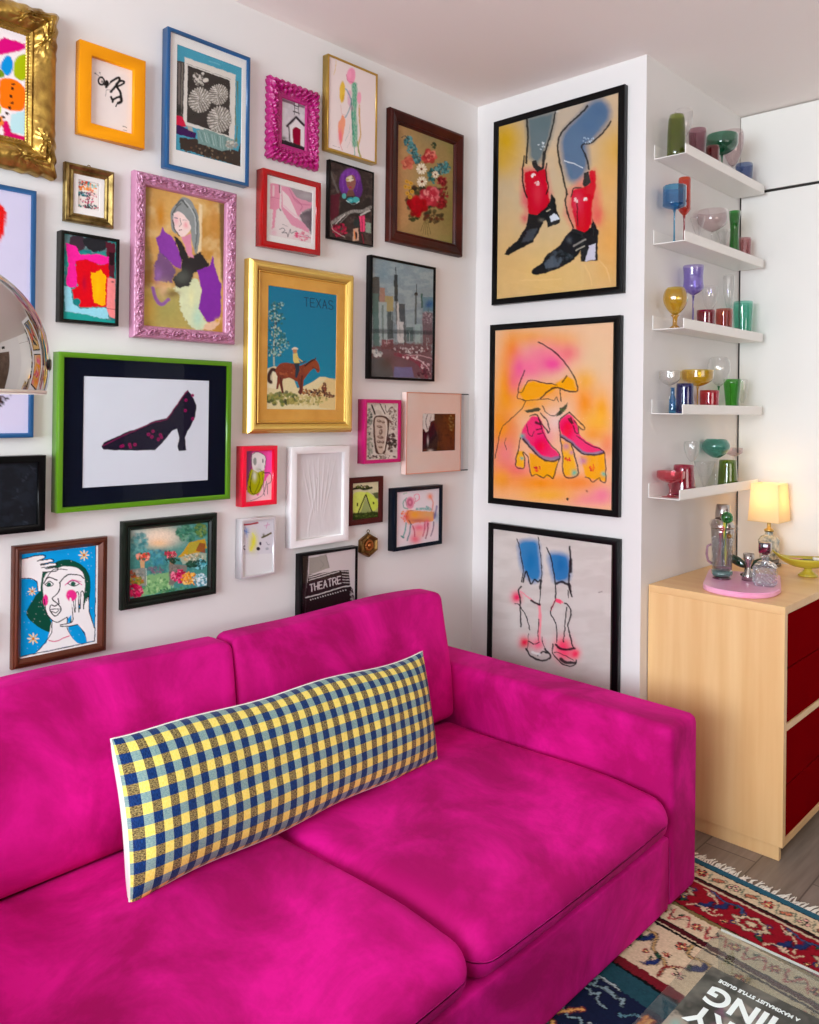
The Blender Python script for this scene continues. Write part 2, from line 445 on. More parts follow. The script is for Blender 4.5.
def ring_frame(W, Hh, prof, relief=None, step=None):
    """Mitred frame swept round a rectangle. prof = [(inset, height)]; local x right, z up, -y out of the wall."""
    P = np.array(prof, float); per = []
    def samp(n, L): return np.arange(n)/n
    for k, L in enumerate((W, Hh, W, Hh)):
        n = 1 if step is None else max(2, int(L/step))
        for s in samp(n, L): per.append((k, s, L))
    V = np.zeros((len(P), len(per), 3)); off = (0, W, W+Hh, 2*W+Hh)
    for j, (ins, h) in enumerate(P):
        for i, (k, s, L) in enumerate(per):
            dh = di = 0
            if relief: dh, di = relief(k, s, L, ins, h, j)
            a = ins+di
            x0, x1, z0, z1 = a, W-a, a, Hh-a
            if k == 0: x, z = x0+(x1-x0)*s, z0
            elif k == 1: x, z = x1, z0+(z1-z0)*s
            elif k == 2: x, z = x1-(x1-x0)*s, z1
            else: x, z = x0, z1-(z1-z0)*s
            V[j, i] = (x-W/2, -(h+dh), z)
    me = grid_mesh('frame', V, closed_u=True); me.flip_normals()
    bm = bmesh.new(); bm.from_mesh(me); bpy.data.meshes.remove(me)
    # close the back
    bm.verts.ensure_lookup_table()
    n = len(per); m0 = len(P)-1
    for i in range(n):
        j = (i+1) % n
        bm.faces.new((bm.verts[j], bm.verts[i], bm.verts[m0*n+i], bm.verts[m0*n+j]))
    return bm
def flat_prof(d, t, rec=.006, bev=.0012):
    return [(0, 0), (0, d-bev), (bev*.3, d-bev*.3), (bev, d), (t-bev, d), (t, d-bev), (t, 0.0005)]

FR = {}
def hang(key, name, label, rect, depth, fmat, prof=None, t=None, opening=None, relief=None, step=None, wall='g', cat='picture', auto=None, group=None):
    """rect = (a0, a1, z0, z1) on the wall. Returns the Empty plus local geometry data."""
    a0, a1, z0, z1 = rect; Wd, Hh = abs(a1-a0), z1-z0
    if wall == 'g': o = thing(name, label, cat, ((a0+a1)/2, -.0015, z0), 0, group)
    else: o = thing(name, label, cat, (-.0015, (a0+a1)/2, z0), -PI/2, group)
    if fmat is not None:
        p = prof or flat_prof(depth, t)
        f = obj('frame', ring_frame(Wd, Hh, p, relief, step), fmat, o, auto=auto)
    return o, Wd, Hh
def backing(o, W, Hh, t, y=.003):
    t = t*.6
    return obj('backing_board', box(-W/2+t, W/2-t, -y, 0, t, Hh-t), m_back, o)
def pane(o, W, Hh, t, y, name='glass_pane'):
    return obj(name, box(-W/2+t*.8, W/2-t*.8, -y-.0012, -y, t*.8, Hh-t*.8), m_pane, o)
def painter(quad, s, dens=0.6, wob=.009):
    q = np.array(quad, float)
    wpx = max(np.hypot(*(q[1]-q[0])), np.hypot(*(q[2]-q[3])))/s; hpx = max(np.hypot(*(q[3]-q[0])), np.hypot(*(q[2]-q[1])))/s
    return Painter(quad, max(8, int(wpx/dens)), max(8, int(hpx/dens)), wob)
def put(p, name, o, origin_rect, rect, y, m=None, wall='g'):
    """place painted sheet: rect (a0,a1,z0,z1) on wall; origin_rect the frame's rect"""
    a0, a1, z0, z1 = rect; A0, A1, Z0, _ = origin_rect
    c = (A0+A1)/2
    x0 = (a0-c) if wall == 'g' else (c-a0)
    return p.sheet(name, abs(a1-a0), z1-z0, m or m_print, o, -y, x0, z0-Z0)
def mat_board(o, W, Hh, t, hole, y, m=None, name='mat'):
    """mat with a window: hole in local coords (x0,x1,z0,z1), with bevelled inner edge"""
    x0, x1, z0, z1 = hole; X0, X1, Z0, Z1 = -W/2+t*.8, W/2-t*.8, t*.8, Hh-t*.8; th = .0015
    bm = bmesh.new()
    def ringv(a, b, c, d, yy): return [bm.verts.new(v) for v in ((a, yy, c), (b, yy, c), (b, yy, d), (a, yy, d))]
    O0 = ringv(X0, X1, Z0, Z1, -y+th); O1 = ringv(X0, X1, Z0, Z1, -y)
    I1 = ringv(x0, x1, z0, z1, -y); I0 = ringv(x0+.001, x1-.001, z0+.001, z1-.001, -y+th)
    for A, B in ((O0, O1), (O1, I1), (I1, I0), (I0, O0)):
        for i in range(4): bm.faces.new((A[i], A[(i+1) % 4], B[(i+1) % 4], B[i]))
    return obj(name, bm, m or m_mat_white, o)
def loc_rect(R, r, wall='g'):
    c = (R[0]+R[1])/2
    if wall == 'g': return (r[0]-c, r[1]-c, r[2]-R[2], r[3]-R[2])
    return (c-r[0], c-r[1], r[2]-R[2], r[3]-R[2])
def simple(key, name, label, rect, depth, t, fcol, quad, s, dens=.6, glass=True, rec=.008, frough=.35, fmetal=0, gmat=None, prof=None, auto=None, relief=None, step=None, inner=None, partname='print', wall='g', fm=None, group=None):
    """frame + backing + painted sheet (filling the opening) + glass; returns (painter, finish)"""
    fm = fm or mat(key+'_frame', fcol, frough, fmetal, spec=.15)
    o, Wd, Hh = hang(key, name, label, rect, depth, fm, prof=prof, t=t, relief=relief, step=step, wall=wall, auto=auto, group=group)
    backing(o, Wd, Hh, t)
    ir = inner or ((rect[0]+t*.9, rect[1]-t*.9, rect[2]+t*.9, rect[3]-t*.9) if wall == 'g' else (rect[0]-t*.9, rect[1]+t*.9, rect[2]+t*.9, rect[3]-t*.9))
    p = painter(quad, s, dens)
    def fin(m=None):
        put(p, partname, o, rect, ir, depth-rec, m or gmat or m_print, wall)
        if glass: pane(o, Wd, Hh, t, depth-rec+.0022)
        return o
    return p, fin, o

# ---- bee sketch in the orange-yellow frame
p, fin, o = simple('bee', 'framed_sketch', 'black ink bee sketch in a thick orange-yellow frame, near the top left of the wall', (-1.727, -1.535, 2.182, 2.433), .025, .034, 'F09A08', [(148, 180), (556, 302), (547, 875), (148, 775)], 8.188, glass=False, rec=.014)
K = '1A1614'; p.lw = 1.6
p.fill('EADFD9').noise(60, .02)
p.ell(265, 402, 33, 42, K, ring=.22, soft=.2, rot=-.2); p.blob(272, 408, 10, 12, K, .9)
p.line([(210, 337), (240, 358)], 4, K, .6); p.blob(208, 336, 8, 6, K); p.blob(250, 330, 5, 5, K); p.line([(251, 333), (258, 350)], 2, K, .4)
p.line([(300, 432), (312, 405), (322, 420), (310, 452)], 15, K); p.line([(325, 440), (345, 418)], 8, K, .8)
p.line([(352, 408), (380, 388), (418, 372), (430, 388), (405, 430), (380, 460), (352, 494)], 13, K)
p.line([(400, 425), (430, 400), (465, 402), (468, 418), (430, 440), (402, 447), (388, 452)], 12, K)
p.line([(408, 455), (432, 490), (438, 530), (400, 545), (368, 560), (352, 538)], 13, K); p.line([(362, 498), (350, 480), (312, 480), (308, 500), (302, 530)], 4, K, .5)
p.line([(440, 530), (446, 575), (420, 590)], 17, K); p.line([(372, 560), (368, 580)], 12, K); p.line([(412, 590), (398, 618)], 8, K)
p.line([(460, 788), (478, 792), (494, 800)], 5, K, .75); p.line([(465, 818), (496, 824)], 4, K, .6)
fin()

# ---- small gold frame with wide white mat
gold = mat('burnished_gold', 'A48C54', .32, .8, noise=(35, '6A5428'), bump=(120, .15, .002))
R = (-1.758, -1.620, 1.941, 2.099)
pr = [(0, 0), (0, .014), (.003, .019), (.008, .021), (.012, .017), (.016, .013), (.021, .016), (.024, .014), (.026, .010), (.027, .0005)]
p, fin, o = simple('smallgold', 'framed_print', 'tiny colourful skyline print with a wide cream mat in a small gold frame', R, .02, .027, '', [(168, 145), (297, 165), (290, 325), (168, 305)], 5.851, prof=pr, fm=gold, auto=40, inner=(-1.719, -1.659, 1.985, 2.060), glass=False, rec=.0145)
p.fill('EFE6DF')
p.dabs(205, 165, 40, 14, 26, 7, ['D8402F', '2F8F98', '34302E', 'E8762E'], 3); p.dabs(258, 178, 35, 14, 24, 6, ['8FD0D2', 'BBD8C8', 'E8A05A', '5CA9A0'], 4)
p.dabs(200, 195, 38, 12, 24, 6, ['E8862A', 'F0A13C', 'D84A34'], 5); p.dabs(262, 205, 34, 14, 20, 6, ['F0B070', 'F4E2C8', '78C2C6', 'E87848'], 6)
p.dabs(200, 232, 40, 16, 34, 6, ['1F4C66', '2C8890', '23303C', '4CA0A0'], 7); p.dabs(250, 235, 36, 18, 30, 5, ['C44060', 'E6CFC4', '3E2A38', 'D86A80'], 8)
p.dabs(225, 268, 44, 20, 44, 5, ['B02C50', '2B2530', 'E8DCD6', 'D05074', '8C2040'], 9); p.dabs(225, 302, 66, 12, 60, 5, ['3A9C98', '26222A', '1C3844', 'C23A54', '2A2A2E'], 10)
mat_board(o, R[1]-R[0], R[3]-R[2], .027, loc_rect(R, (-1.7195, -1.6585, 1.9845, 2.0605)), .0095)
fin()
ringh = bmesh.new(); add_tube(ringh, [(.004*math.cos(a), -.006, .160+.004*math.sin(a)) for a in np.linspace(0, 2*PI, 13)], .0012, 6, False)
obj('hanging_ring', ringh, gold, o, True)

# ---- bold abstract
p, fin, o = simple('abstract', 'framed_painting', 'small bold abstract of pink, red and yellow blocks in a black box frame', (-1.772, -1.610, 1.669, 1.911), .032, .008, '14130F', [(82, 455), (397, 497), (390, 990), (75, 965)], 5.851, glass=False, rec=.006, gmat=m_oil, partname='canvas')
p.fill('2F8C86').tint(40, '1F6E72', a=.7)
p.poly([(85, 460), (350, 490), (345, 560), (85, 540)], '5E7C7E', 8); p.tint(25, '8A9496', .5, .7, .5, 6)
p.poly([(130, 470), (200, 475), (205, 540), (160, 560), (120, 530)], '3E2E38', 6, sm=True, rough=6)
p.poly([(205, 480), (340, 488), (330, 540), (260, 560), (212, 530)], '26262A', 6, sm=True, rough=8)
p.poly([(335, 500), (390, 506), (385, 720), (340, 700)], '5A1E2C', 5, rough=6); p.poly([(352, 560), (385, 565), (385, 640), (355, 640)], '2A1018', 6, rough=5)
p.poly([(95, 515), (155, 530), (180, 580), (280, 575), (352, 590), (350, 640), (170, 625), (150, 640), (165, 700), (160, 770), (112, 785), (95, 740), (112, 640)], 'F0369A', 4, rough=5)
p.poly([(150, 620), (215, 605), (300, 640), (350, 628), (355, 720), (340, 890), (180, 895), (138, 840), (132, 790), (165, 770)], 'D80A28', 4, rough=5); p.blob(205, 750, 12, 40, 'A01440', .6)
p.poly([(85, 765), (125, 780), (135, 860), (180, 900), (345, 895), (350, 960), (280, 965), (130, 925), (90, 920)], '9AD8E6', 4, rough=6)
p.poly([(80, 920), (200, 935), (350, 970), (385, 975), (385, 990), (80, 966)], '2A9A90', 4, rough=6); p.ell(158, 862, 22, 22, '1F7A78')
p.poly([(345, 712), (392, 722), (388, 960), (355, 950), (335, 890)], 'F28E8C', 4, rough=3); p.line([(335, 898), (388, 905)], 3, '8A3030', .8)
p.poly([(240, 680), (262, 690), (300, 668), (335, 705), (330, 880), (300, 880), (262, 865), (250, 760)], 'FBB414', 4, rough=6); p.blob(285, 780, 14, 60, 'FFC62E', .7); p.blob(375, 740, 8, 4, '301018')
p.noise(12, .08)
fin()

# ---- portrait in purple
def rose_relief(k, s, L, ins, h, j):
    if ins < .003 or ins > .036: return 0, 0
    u = s*L; q = (ins-.003)/.031
    b = math.sin(PI*min(max(q, 0), 1))
    c = ((u % .082)/.082-.5)*.082; rr = math.hypot(c, ins-.018)
    ro = .0045*math.cos(rr*800)*(1 if rr < .015 else 0)+(.004 if rr < .015 else 0)
    sc = .0048*math.sin(u*260+math.sin(ins*500)*2)*math.cos(ins*330+u*60)
    return b*(ro+(sc if rr >= .014 else 0)), 0
pink_orn = mat('dusty_pink_carved', 'BC7E9C', .36, .1, bump=(110, .25, .003), coat=.25)
pr = [(0, 0), (0, .018), (.0015, .022)]+[(.003+.031*i/16, .026+.004*math.sin(PI*i/16)-.004*i/16) for i in range(17)]+[(.036, .019), (.0375, .012), (.038, .0005)]
R = (-1.563, -1.220, 1.643, 2.118)
p, fin, o = simple('purple', 'framed_portrait', 'grey-haired woman in a purple wrap, painting in an ornate dusty-pink carved frame', R, .026, .038, '', [(125, 140), (562, 238), (560, 935), (122, 890)], 5.392, prof=pr, fm=pink_orn, relief=rose_relief, step=.0028, auto=60, glass=False, rec=.016, gmat=m_oil, partname='canvas')
p.fill('D2A664').tint(120, 'B98640', a=.8, asp=2).tint(60, 'E6CF9A', .5, .75, .5, 4)
p.poly([(125, 140), (160, 150), (150, 420), (180, 560), (170, 690), (122, 680)], '7C6238', 25, .75); p.poly([(530, 240), (562, 240), (560, 700), (545, 640), (535, 420)], '6A5236', 12, .9)
p.poly([(122, 690), (330, 690), (400, 880), (390, 910), (122, 885)], 'B0A25E', 14, .9, rough=12); p.blob(250, 800, 90, 60, '9CA060', .5); p.blob(160, 800, 40, 90, 'CDA24C', .6)
p.blob(215, 310, 22, 80, 'C8842A', .9); p.blob(500, 330, 20, 90, 'C48A48', .7)
p.poly([(420, 240), (440, 250), (435, 490), (415, 520)], 'EBD9B0', 8, .8)
p.poly([(290, 690), (400, 640), (440, 700), (430, 800), (470, 880), (455, 910), (390, 900), (330, 810), (320, 720)], 'D9E0B6', 8, sm=True, rough=10); p.blob(420, 850, 30, 60, 'B8DCC4', .9); p.blob(385, 740, 16, 50, 'E4E6B0', .9)
p.poly([(190, 420), (215, 405), (225, 365), (245, 395), (285, 420), (330, 520), (330, 590), (300, 580), (215, 500)], '8C46A4', 4, rough=3)
p.poly([(215, 490), (262, 540), (300, 600), (280, 660), (190, 650), (185, 570)], '6A4A80', 8, .9, rough=8); p.blob(205, 620, 20, 40, 'A074B4', .8)
p.line([(178, 690), (195, 740), (225, 775), (262, 750)], 16, '8C54A8', .9); p.blob(235, 700, 26, 40, 'D9B48C', .9)
p.poly([(285, 405), (330, 440), (370, 530), (430, 500), (480, 560), (470, 600), (400, 610), (372, 680), (310, 690), (280, 640), (330, 600), (330, 540)], '2E2A2A', 6, rough=8); p.blob(335, 630, 45, 40, '5A5E56', .85); p.blob(285, 720, 40, 18, '6A5238', .7)
p.poly([(330, 420), (380, 400), (385, 500), (395, 530), (365, 520), (350, 470)], 'D890A8', 5, rough=3)
p.poly([(415, 600), (480, 575), (500, 520), (510, 580), (545, 680), (545, 830), (520, 880), (470, 870), (425, 800), (440, 700)], '8438A0', 4, rough=4); p.tint(30, '6C2C8C', .62, .8, .0)
p.poly([(270, 290), (300, 240), (340, 205), (385, 235), (420, 320), (425, 420), (410, 510), (385, 440), (370, 350), (320, 300), (290, 330), (300, 400), (275, 370)], '8C9290', 4, sm=True)
p.poly([(285, 300), (320, 285), (365, 330), (378, 370), (350, 410), (320, 412), (292, 370)], 'F0D9D2', 4, sm=True); p.blob(352, 356, 13, 15, 'E8949C', .8); p.blob(300, 330, 14, 30, 'E2A4AC', .7)
p.line([(300, 250), (330, 222), (360, 260)], 8, '4A4E4C', .8); p.line([(280, 300), (300, 262), (325, 240)], 6, '3E4240', .7); p.line([(390, 270), (412, 350), (405, 480)], 7, '5E6664', .8); p.line([(345, 225), (395, 300), (405, 400)], 6, 'B4BAB8', .9); p.line([(280, 330), (295, 380), (318, 412)], 6, '30302E', .8)
p.line([(322, 320), (325, 352), (318, 362)], 3, '6A4A48', .8); p.line([(290, 315), (306, 320)], 4, '5A6470', .8); p.line([(335, 328), (355, 330)], 3, '7A6A70', .6); p.line([(316, 382), (330, 380)], 4, '7A2A3C', .9)
p.poly([(455, 890), (500, 870), (540, 850), (540, 880), (500, 920), (450, 910)], 'E6C2A0', 5, rough=6); p.blob(525, 865, 12, 12, 'D8A838', .9)
p.noise(14, .07)
fin()

# ---- dahlia collage in the blue frame
R = (-1.470, -1.180, 2.146, 2.555)
m_blue = mat('blue_frame_lacquer', '085084', .35, coat=.2)
p, fin, o = simple('dahlia', 'framed_collage', 'collage of monochrome dahlias on turquoise with a white mat in a royal blue frame', R, .03, .010, '', [(135, 140), (528, 290), (515, 888), (120, 780)], 6.02, fm=m_blue, inner=(-1.435, -1.205, 2.204, 2.518), rec=.010)
p.fill('4E9DB4').noise(50, .05)
p.poly([(125, 238), (182, 252), (175, 640), (120, 650)], '4A4440', 3); p.line([(150, 260), (146, 500)], 10, '7A6E68', .8); p.line([(132, 250), (128, 520)], 6, '2A2624', .9); p.line([(168, 262), (160, 560)], 5, '8E8478', .8); p.blob(145, 540, 28, 26, '23241C', .9)
p.poly([(170, 545), (500, 640), (495, 372), (488, 366), (490, 700), (480, 730), (495, 735), (505, 370), (490, 366)], '6E7A54', 3, .9)
p.poly([(183, 222), (490, 330), (478, 722), (168, 625)], 'E2DAD0', 3); p.poly([(200, 272), (455, 366), (446, 700), (192, 612)], '3A332E', 3); p.tint(22, '57504A', .5, .8, .0)
p.line([(196, 262), (458, 358)], 3, '3A3430', .6, sm=False)
for (x, y, r, sd) in ((272, 482, 74, 1), (385, 450, 62, 2), (388, 600, 78, 3)):
    p.ell(x, y, r*.92, r*1.0, '8C847A', .95, .3, .12)
    for ring in range(6, -1, -1):
        q = r*(.14+.125*ring)
        n = 7+ring*3
        for i in range(n):
            a = 2*PI*(i+.5*(ring % 2))/n
            p.ell(x+q*math.cos(a)*.95, y+q*math.sin(a)*1.05, r*.13, r*.075, '4A443E', .55, a, .3)
            p.ell(x+q*math.cos(a)*.95-1, y+q*math.sin(a)*1.05-2, r*.11, r*.055, ['C9C0B6', 'E2DAD0', 'B4ABA0'][(i+ring) % 3], .95, a, .3)
    p.blob(x, y, r*.12, r*.14, '7A7268', .8)
p.dabs(265, 345, 32, 38, 40, 9, ['CFC6BC', 'E4DCD2', '8C8478', '5A524A'], 11); p.ell(308, 362, 18, 12, 'DAD2C6'); p.dabs(270, 385, 22, 12, 12, 7, ['C4BCB0', '6A625A'], 12)
p.poly([(120, 568), (165, 582), (190, 640), (165, 640), (120, 628)], 'D62848', 3); p.poly([(120, 622), (165, 640), (248, 680), (240, 712), (120, 682)], '3A1450', 3)
p.poly([(195, 632), (225, 645), (230, 672), (200, 660)], 'B8AEA0', 3)
p.poly([(145, 700), (240, 715), (500, 790), (515, 730), (515, 888), (148, 770)], '3C3028', 4, rough=6); p.dabs(320, 800, 160, 50, 90, 7, ['6A4A34', '241C18', '8C7A64', '4E3424'], 13, .7)
p.poly([(250, 665), (300, 655), (440, 705), (480, 730), (470, 780), (400, 790), (260, 740)], '7E9C96', 4, rough=4)
for i in range(13): p.line([(262+i*16, 668+i*4), (285+i*14, 730+i*5)], 3, ['A8C0BA', '4E6E6A', 'C4D2CC'][i % 3], .75, sm=False)
p.dabs(460, 750, 34, 26, 30, 8, ['D8D4C8', '9C948A', 'BCB8AC'], 14); p.line([(330, 248), (395, 270)], 5, '83C0CE', .6, sm=False)
mat_board(o, R[1]-R[0], R[3]-R[2], .010, loc_rect(R, (-1.4345, -1.2055, 2.2045, 2.5175)), .022)
fin()

# ---- little church in magenta rococo frame
def church_relief(k, s, L, ins, h, j):
    u = s*L
    edge = max(0, 1-ins/.02)
    lam = .024
    sc = abs(math.sin(PI*u/lam))
    di = edge*(.004-.007*sc)
    b = math.sin(PI*min(1, ins/.046)) if ins < .046 else 0
    dh = b*(.006*math.sin(u*330+ins*220)*math.cos(ins*300+u*70)+.004*math.sin(u*95-ins*420)+.002*(sc-.5)+.012*(float(fbm(u*95+k*7, ins*95, 5))-.5))
    return dh, di
mag = mat('magenta_carved_lacquer', 'B00C70', .35, .0, bump=(150, .5, .004), coat=.3)
pr = [(0, 0), (0, .012)]+[(.0005+.0455*i/18, .018+.012*math.sin(PI*min(1, (i+2)/16))) for i in range(19)]+[(.050, .020), (.054, .018), (.056, .012), (.057, .0005)]
R = (-1.098, -.890, 2.264, 2.526)
p, fin, o = simple('church', 'framed_photo', 'little chapel with a red door in a deeply carved magenta baroque frame', R, .024, .057, '', [(170, 345), (298, 385), (295, 645), (167, 605)], 6.3, prof=pr, fm=mag, relief=church_relief, step=.0026, auto=60, inner=(-1.052, -.946, 2.318, 2.470), rec=.010, glass=False)
p.fill('C9C2C6').tint(30, 'DCD6DA', a=.6)
p.poly([(168, 345), (298, 385), (297, 400), (168, 362)], '5A2440', 3, .8); p.line([(172, 370), (176, 420)], 6, '3A2E34', .8)
p.poly([(244, 370), (264, 374), (268, 440), (240, 435)], 'D6D0D2', 3); p.line([(242, 385), (266, 392)], 5, '3A3438'); p.line([(240, 420), (268, 430)], 6, '3A3438'); p.line([(246, 368), (243, 440)], 3, '5A5458'); p.line([(264, 372), (266, 440)], 3, '5A5458'); p.line([(244, 400), (264, 406)], 4, '6A6468')
p.poly([(215, 500), (252, 455), (293, 500), (293, 620), (220, 605)], 'E2DCDC', 3); p.line([(208, 505), (252, 452), (294, 498)], 11, '34282E', sm=False); p.line([(216, 510), (220, 590)], 6, '4A4044', .9)
p.poly([(234, 520), (252, 505), (276, 520), (276, 620), (236, 612)], '8C1030', 3); p.line([(234, 612), (233, 522), (252, 506), (276, 520)], 4, 'F0EAEA', .9)
p.poly([(168, 580), (215, 592), (298, 625), (296, 646), (167, 606)], '2E2428', 3, rough=4); p.blob(190, 575, 14, 10, '4A3A3C', .8)
fin()

# ---- cactus watercolour in thin gold frame
m_tgold = mat('brushed_gold_metal', 'C7A14A', .3, .75)
p, fin, o = simple('cactus', 'framed_watercolour', 'loose pink and green cactus watercolour in a thin deep gold frame, highest on the wall', (-.858, -.619, 2.343, 2.673), .029, .007, '', [(470, 78), (764, 198), (757, 724), (468, 641)], 6.3, fm=m_tgold, rec=.004, glass=False, partname='watercolour')
p.fill('EBDCD8').noise(80, .02)
p.line([(515, 108), (512, 150), (500, 195)], 4, 'E0BC4A', .7, dry=.5); p.ell(610, 200, 27, 50, 'F08CB0', .85, .05); p.ell(600, 190, 12, 25, 'F8A8C4', .7); p.line([(580, 190), (590, 230), (625, 240)], 3, 'D05080', .7)
p.ell(555, 300, 17, 66, 'E6BC28', .9, .05); p.ell(560, 340, 8, 24, 'D09A20', .5); p.line([(545, 380), (552, 430), (575, 440)], 4, 'D8A8A0', .5)
p.line([(630, 255), (632, 340), (628, 420), (634, 520), (634, 620)], 27, '2CA07A', .9, dry=.3); p.line([(632, 640), (632, 690)], 5, '4AA88C', .7); p.line([(600, 300), (598, 350), (612, 400)], 18, 'D8A8BC', .7)
p.line([(575, 280), (590, 300), (610, 360), (590, 430), (575, 455)], 7, '3A8C9C', .6); p.line([(612, 340), (616, 430), (622, 560)], 5, '1E7A66', .8)
p.ell(660, 335, 13, 38, 'F0A0B8', .85); p.line([(662, 380), (663, 470), (668, 560), (655, 640), (672, 695)], 8, 'C89A3C', .8, dry=.3); p.line([(650, 600), (665, 690)], 6, '6AA05A', .8)
p.poly([(545, 470), (558, 440), (575, 470), (568, 540), (556, 600), (545, 620), (535, 570), (530, 500)], 'F09468', 5, .85, sm=True); p.blob(545, 570, 12, 40, 'EE6C8C', .8); p.line([(545, 620), (558, 655)], 3, 'D06070', .7)
p.line([(575, 600), (600, 540), (605, 500)], 2.5, '8CA8A8', .6); p.line([(585, 640), (605, 600), (612, 560)], 2, '9CA8A0', .6); p.line([(498, 628), (520, 634), (545, 640)], 2, '6A5A5A', .7)
fin()

# ---- pink heel in the red frame
R = (-1.131, -.890, 1.968, 2.216)
m_red = mat('glossy_red_frame', 'A80A0C', .2, coat=.3, spec=.2)
p, fin, o = simple('heel', 'framed_print', 'pale pink pointed pump print with a white mat in a glossy red frame', R, .038, .017, '', [(125, 172), (400, 235), (388, 555), (125, 505)], 6.3, fm=m_red, inner=(-1.099, -.920, 2.006, 2.179), rec=.010)
p.fill('EADAD8')
p.poly([(245, 200), (400, 237), (392, 480), (350, 400), (290, 300), (262, 240)], '9A8C90', 8, .9, rough=6); p.blob(360, 260, 50, 20, 'B8AEB0', .8); p.poly([(310, 380), (395, 340), (392, 500), (350, 450)], '5E5058', 10, .9, rough=8); p.blob(350, 400, 26, 20, '8A7A80', .8)
p.poly([(200, 195), (255, 205), (300, 270), (395, 300), (390, 330), (330, 360), (300, 400), (340, 430), (375, 470), (372, 490), (260, 440), (200, 345)], 'E59CB2', 4, rough=4)
p.poly([(205, 225), (245, 260), (310, 400), (290, 400), (210, 330)], 'F4E2E0', 4, .9); p.line([(250, 215), (300, 300), (380, 315)], 8, 'D4809C', .8); p.line([(215, 320), (270, 370), (320, 400)], 6, 'EFC0CC', .9); p.line([(275, 265), (330, 320), (320, 350)], 5, 'C8728E', .8)
p.poly([(128, 180), (190, 185), (190, 340), (170, 350), (158, 460), (142, 470), (150, 350), (128, 345)], 'E898AE', 5, rough=5); p.line([(150, 200), (150, 260)], 10, 'F4DCDC', .8); p.line([(128, 270), (188, 280)], 4, 'D07A94', .8); p.line([(188, 185), (190, 240)], 7, '6A3A44', .8); p.line([(190, 345), (196, 355)], 6, '4A2A30', .8)
p.line([(190, 470), (210, 462), (222, 478), (205, 490), (235, 492), (240, 515), (255, 470), (262, 492), (290, 480), (305, 495), (370, 510)], 3.5, '2A2226', .8); p.line([(205, 440), (240, 452)], 2.5, '3A3236', .6)
p.dabs(325, 510, 48, 26, 26, 9, ['E04878', 'F0A8BC', 'D83068', 'EFC4CE'], 5, .6); p.line([(280, 505), (380, 520)], 5, 'D83068', .7); p.blob(155, 490, 18, 20, 'E8B4C0', .8)
mat_board(o, R[1]-R[0], R[3]-R[2], .017, loc_rect(R, (-1.0985, -.9205, 2.0065, 2.1785)), .030)
fin()

# ---- purple-haired figure
p, fin, o = simple('girl', 'collage_canvas', 'dark collage of a figure with big purple hair and teal necklace, thin black edge', (-.836, -.621, 2.041, 2.315), .018, .006, '15110F', [(497, 42), (762, 120), (760, 570), (494, 518)], 6.3, rec=.003, glass=False, gmat=m_gloss, partname='canvas')
p.fill('3C302C').tint(30, '574A44', a=.7).tint(18, '2A2220', .5, .7, .6, 5)
p.line([(500, 110), (520, 170), (550, 240)], 10, '6E6864', .6); p.poly([(500, 260), (560, 240), (550, 380), (500, 440)], '5A1C2A', 8, .9, rough=6)
p.ell(622, 165, 66, 78, '7A3E98', .97, .1, .15); p.ell(588, 190, 34, 60, '6A3488', .9); p.ell(672, 215, 28, 54, '5C2E78', .9); p.tint(14, '9A5CB8', .6, .8, .0)
for q in range(9): p.line([(565+q*14, 100+(q % 3)*8), (560+q*16, 160), (570+q*13, 230)], 2.5, '9C62BC' if q % 2 else '4E2468', .45)
p.poly([(600, 140), (640, 130), (658, 170), (645, 215), (620, 225), (600, 190)], '8A5A50', 4, sm=True); p.poly([(596, 148), (628, 128), (645, 160), (625, 172), (600, 170)], 'D8CCB4', 4, rough=3); p.ell(605, 158, 10, 8, 'B8A85C'); p.ell(624, 205, 9, 5, 'B02848'); p.blob(636, 150, 5, 5, '2A2220')
p.poly([(606, 225), (642, 222), (650, 260), (600, 262)], '6E4840', 4)
p.ell(625, 290, 23, 20, '2F8E94', 1, 0, .15); p.ell(660, 285, 22, 18, '4CA4A4', 1, 0, .15); p.ell(585, 262, 14, 16, '5CA8A4'); p.ell(625, 290, 12, 10, '7CC4C0', .7); p.line([(600, 290), (640, 315), (680, 295)], 4, 'DCE6E2', .8)
p.poly([(560, 300), (690, 310), (740, 260), (755, 300), (740, 400), (560, 380)], '2A2622', 8, .8, rough=6)
p.line([(750, 330), (700, 355), (630, 360), (560, 395), (510, 430)], 16, 'A8A49C', .8, dry=.5); p.line([(745, 350), (690, 380)], 8, 'CFCCC4', .8); p.line([(590, 380), (530, 440)], 5, 'DAD4CC', .8); p.line([(620, 372), (560, 430)], 4, '8C8880', .8)
p.dabs(560, 475, 45, 42, 40, 10, ['6A1428', '8C1C38', '40101C', 'B02C48'], 6); p.line([(505, 440), (520, 480), (590, 520)], 4, 'C8C0B8', .6)
p.poly([(680, 385), (715, 380), (720, 480), (690, 488)], 'E04E74', 4, rough=4); p.line([(698, 385), (700, 480)], 4, '7A1C38', .8); p.poly([(722, 425), (755, 430), (752, 490), (720, 488)], '8C9C8C', 4, rough=4)
p.poly([(645, 470), (675, 460), (680, 540), (640, 545)], 'CFA890', 4, rough=3); p.ell(660, 510, 9, 26, '3A2A28'); p.line([(650, 480), (655, 530)], 5, 'E88C48', .9); p.ell(665, 430, 20, 26, '2E3432'); p.blob(735, 545, 20, 30, '4A3C38', .8); p.line([(700, 500), (710, 560)], 6, '8A2438', .8)
p.noise(7, .16)
fin()

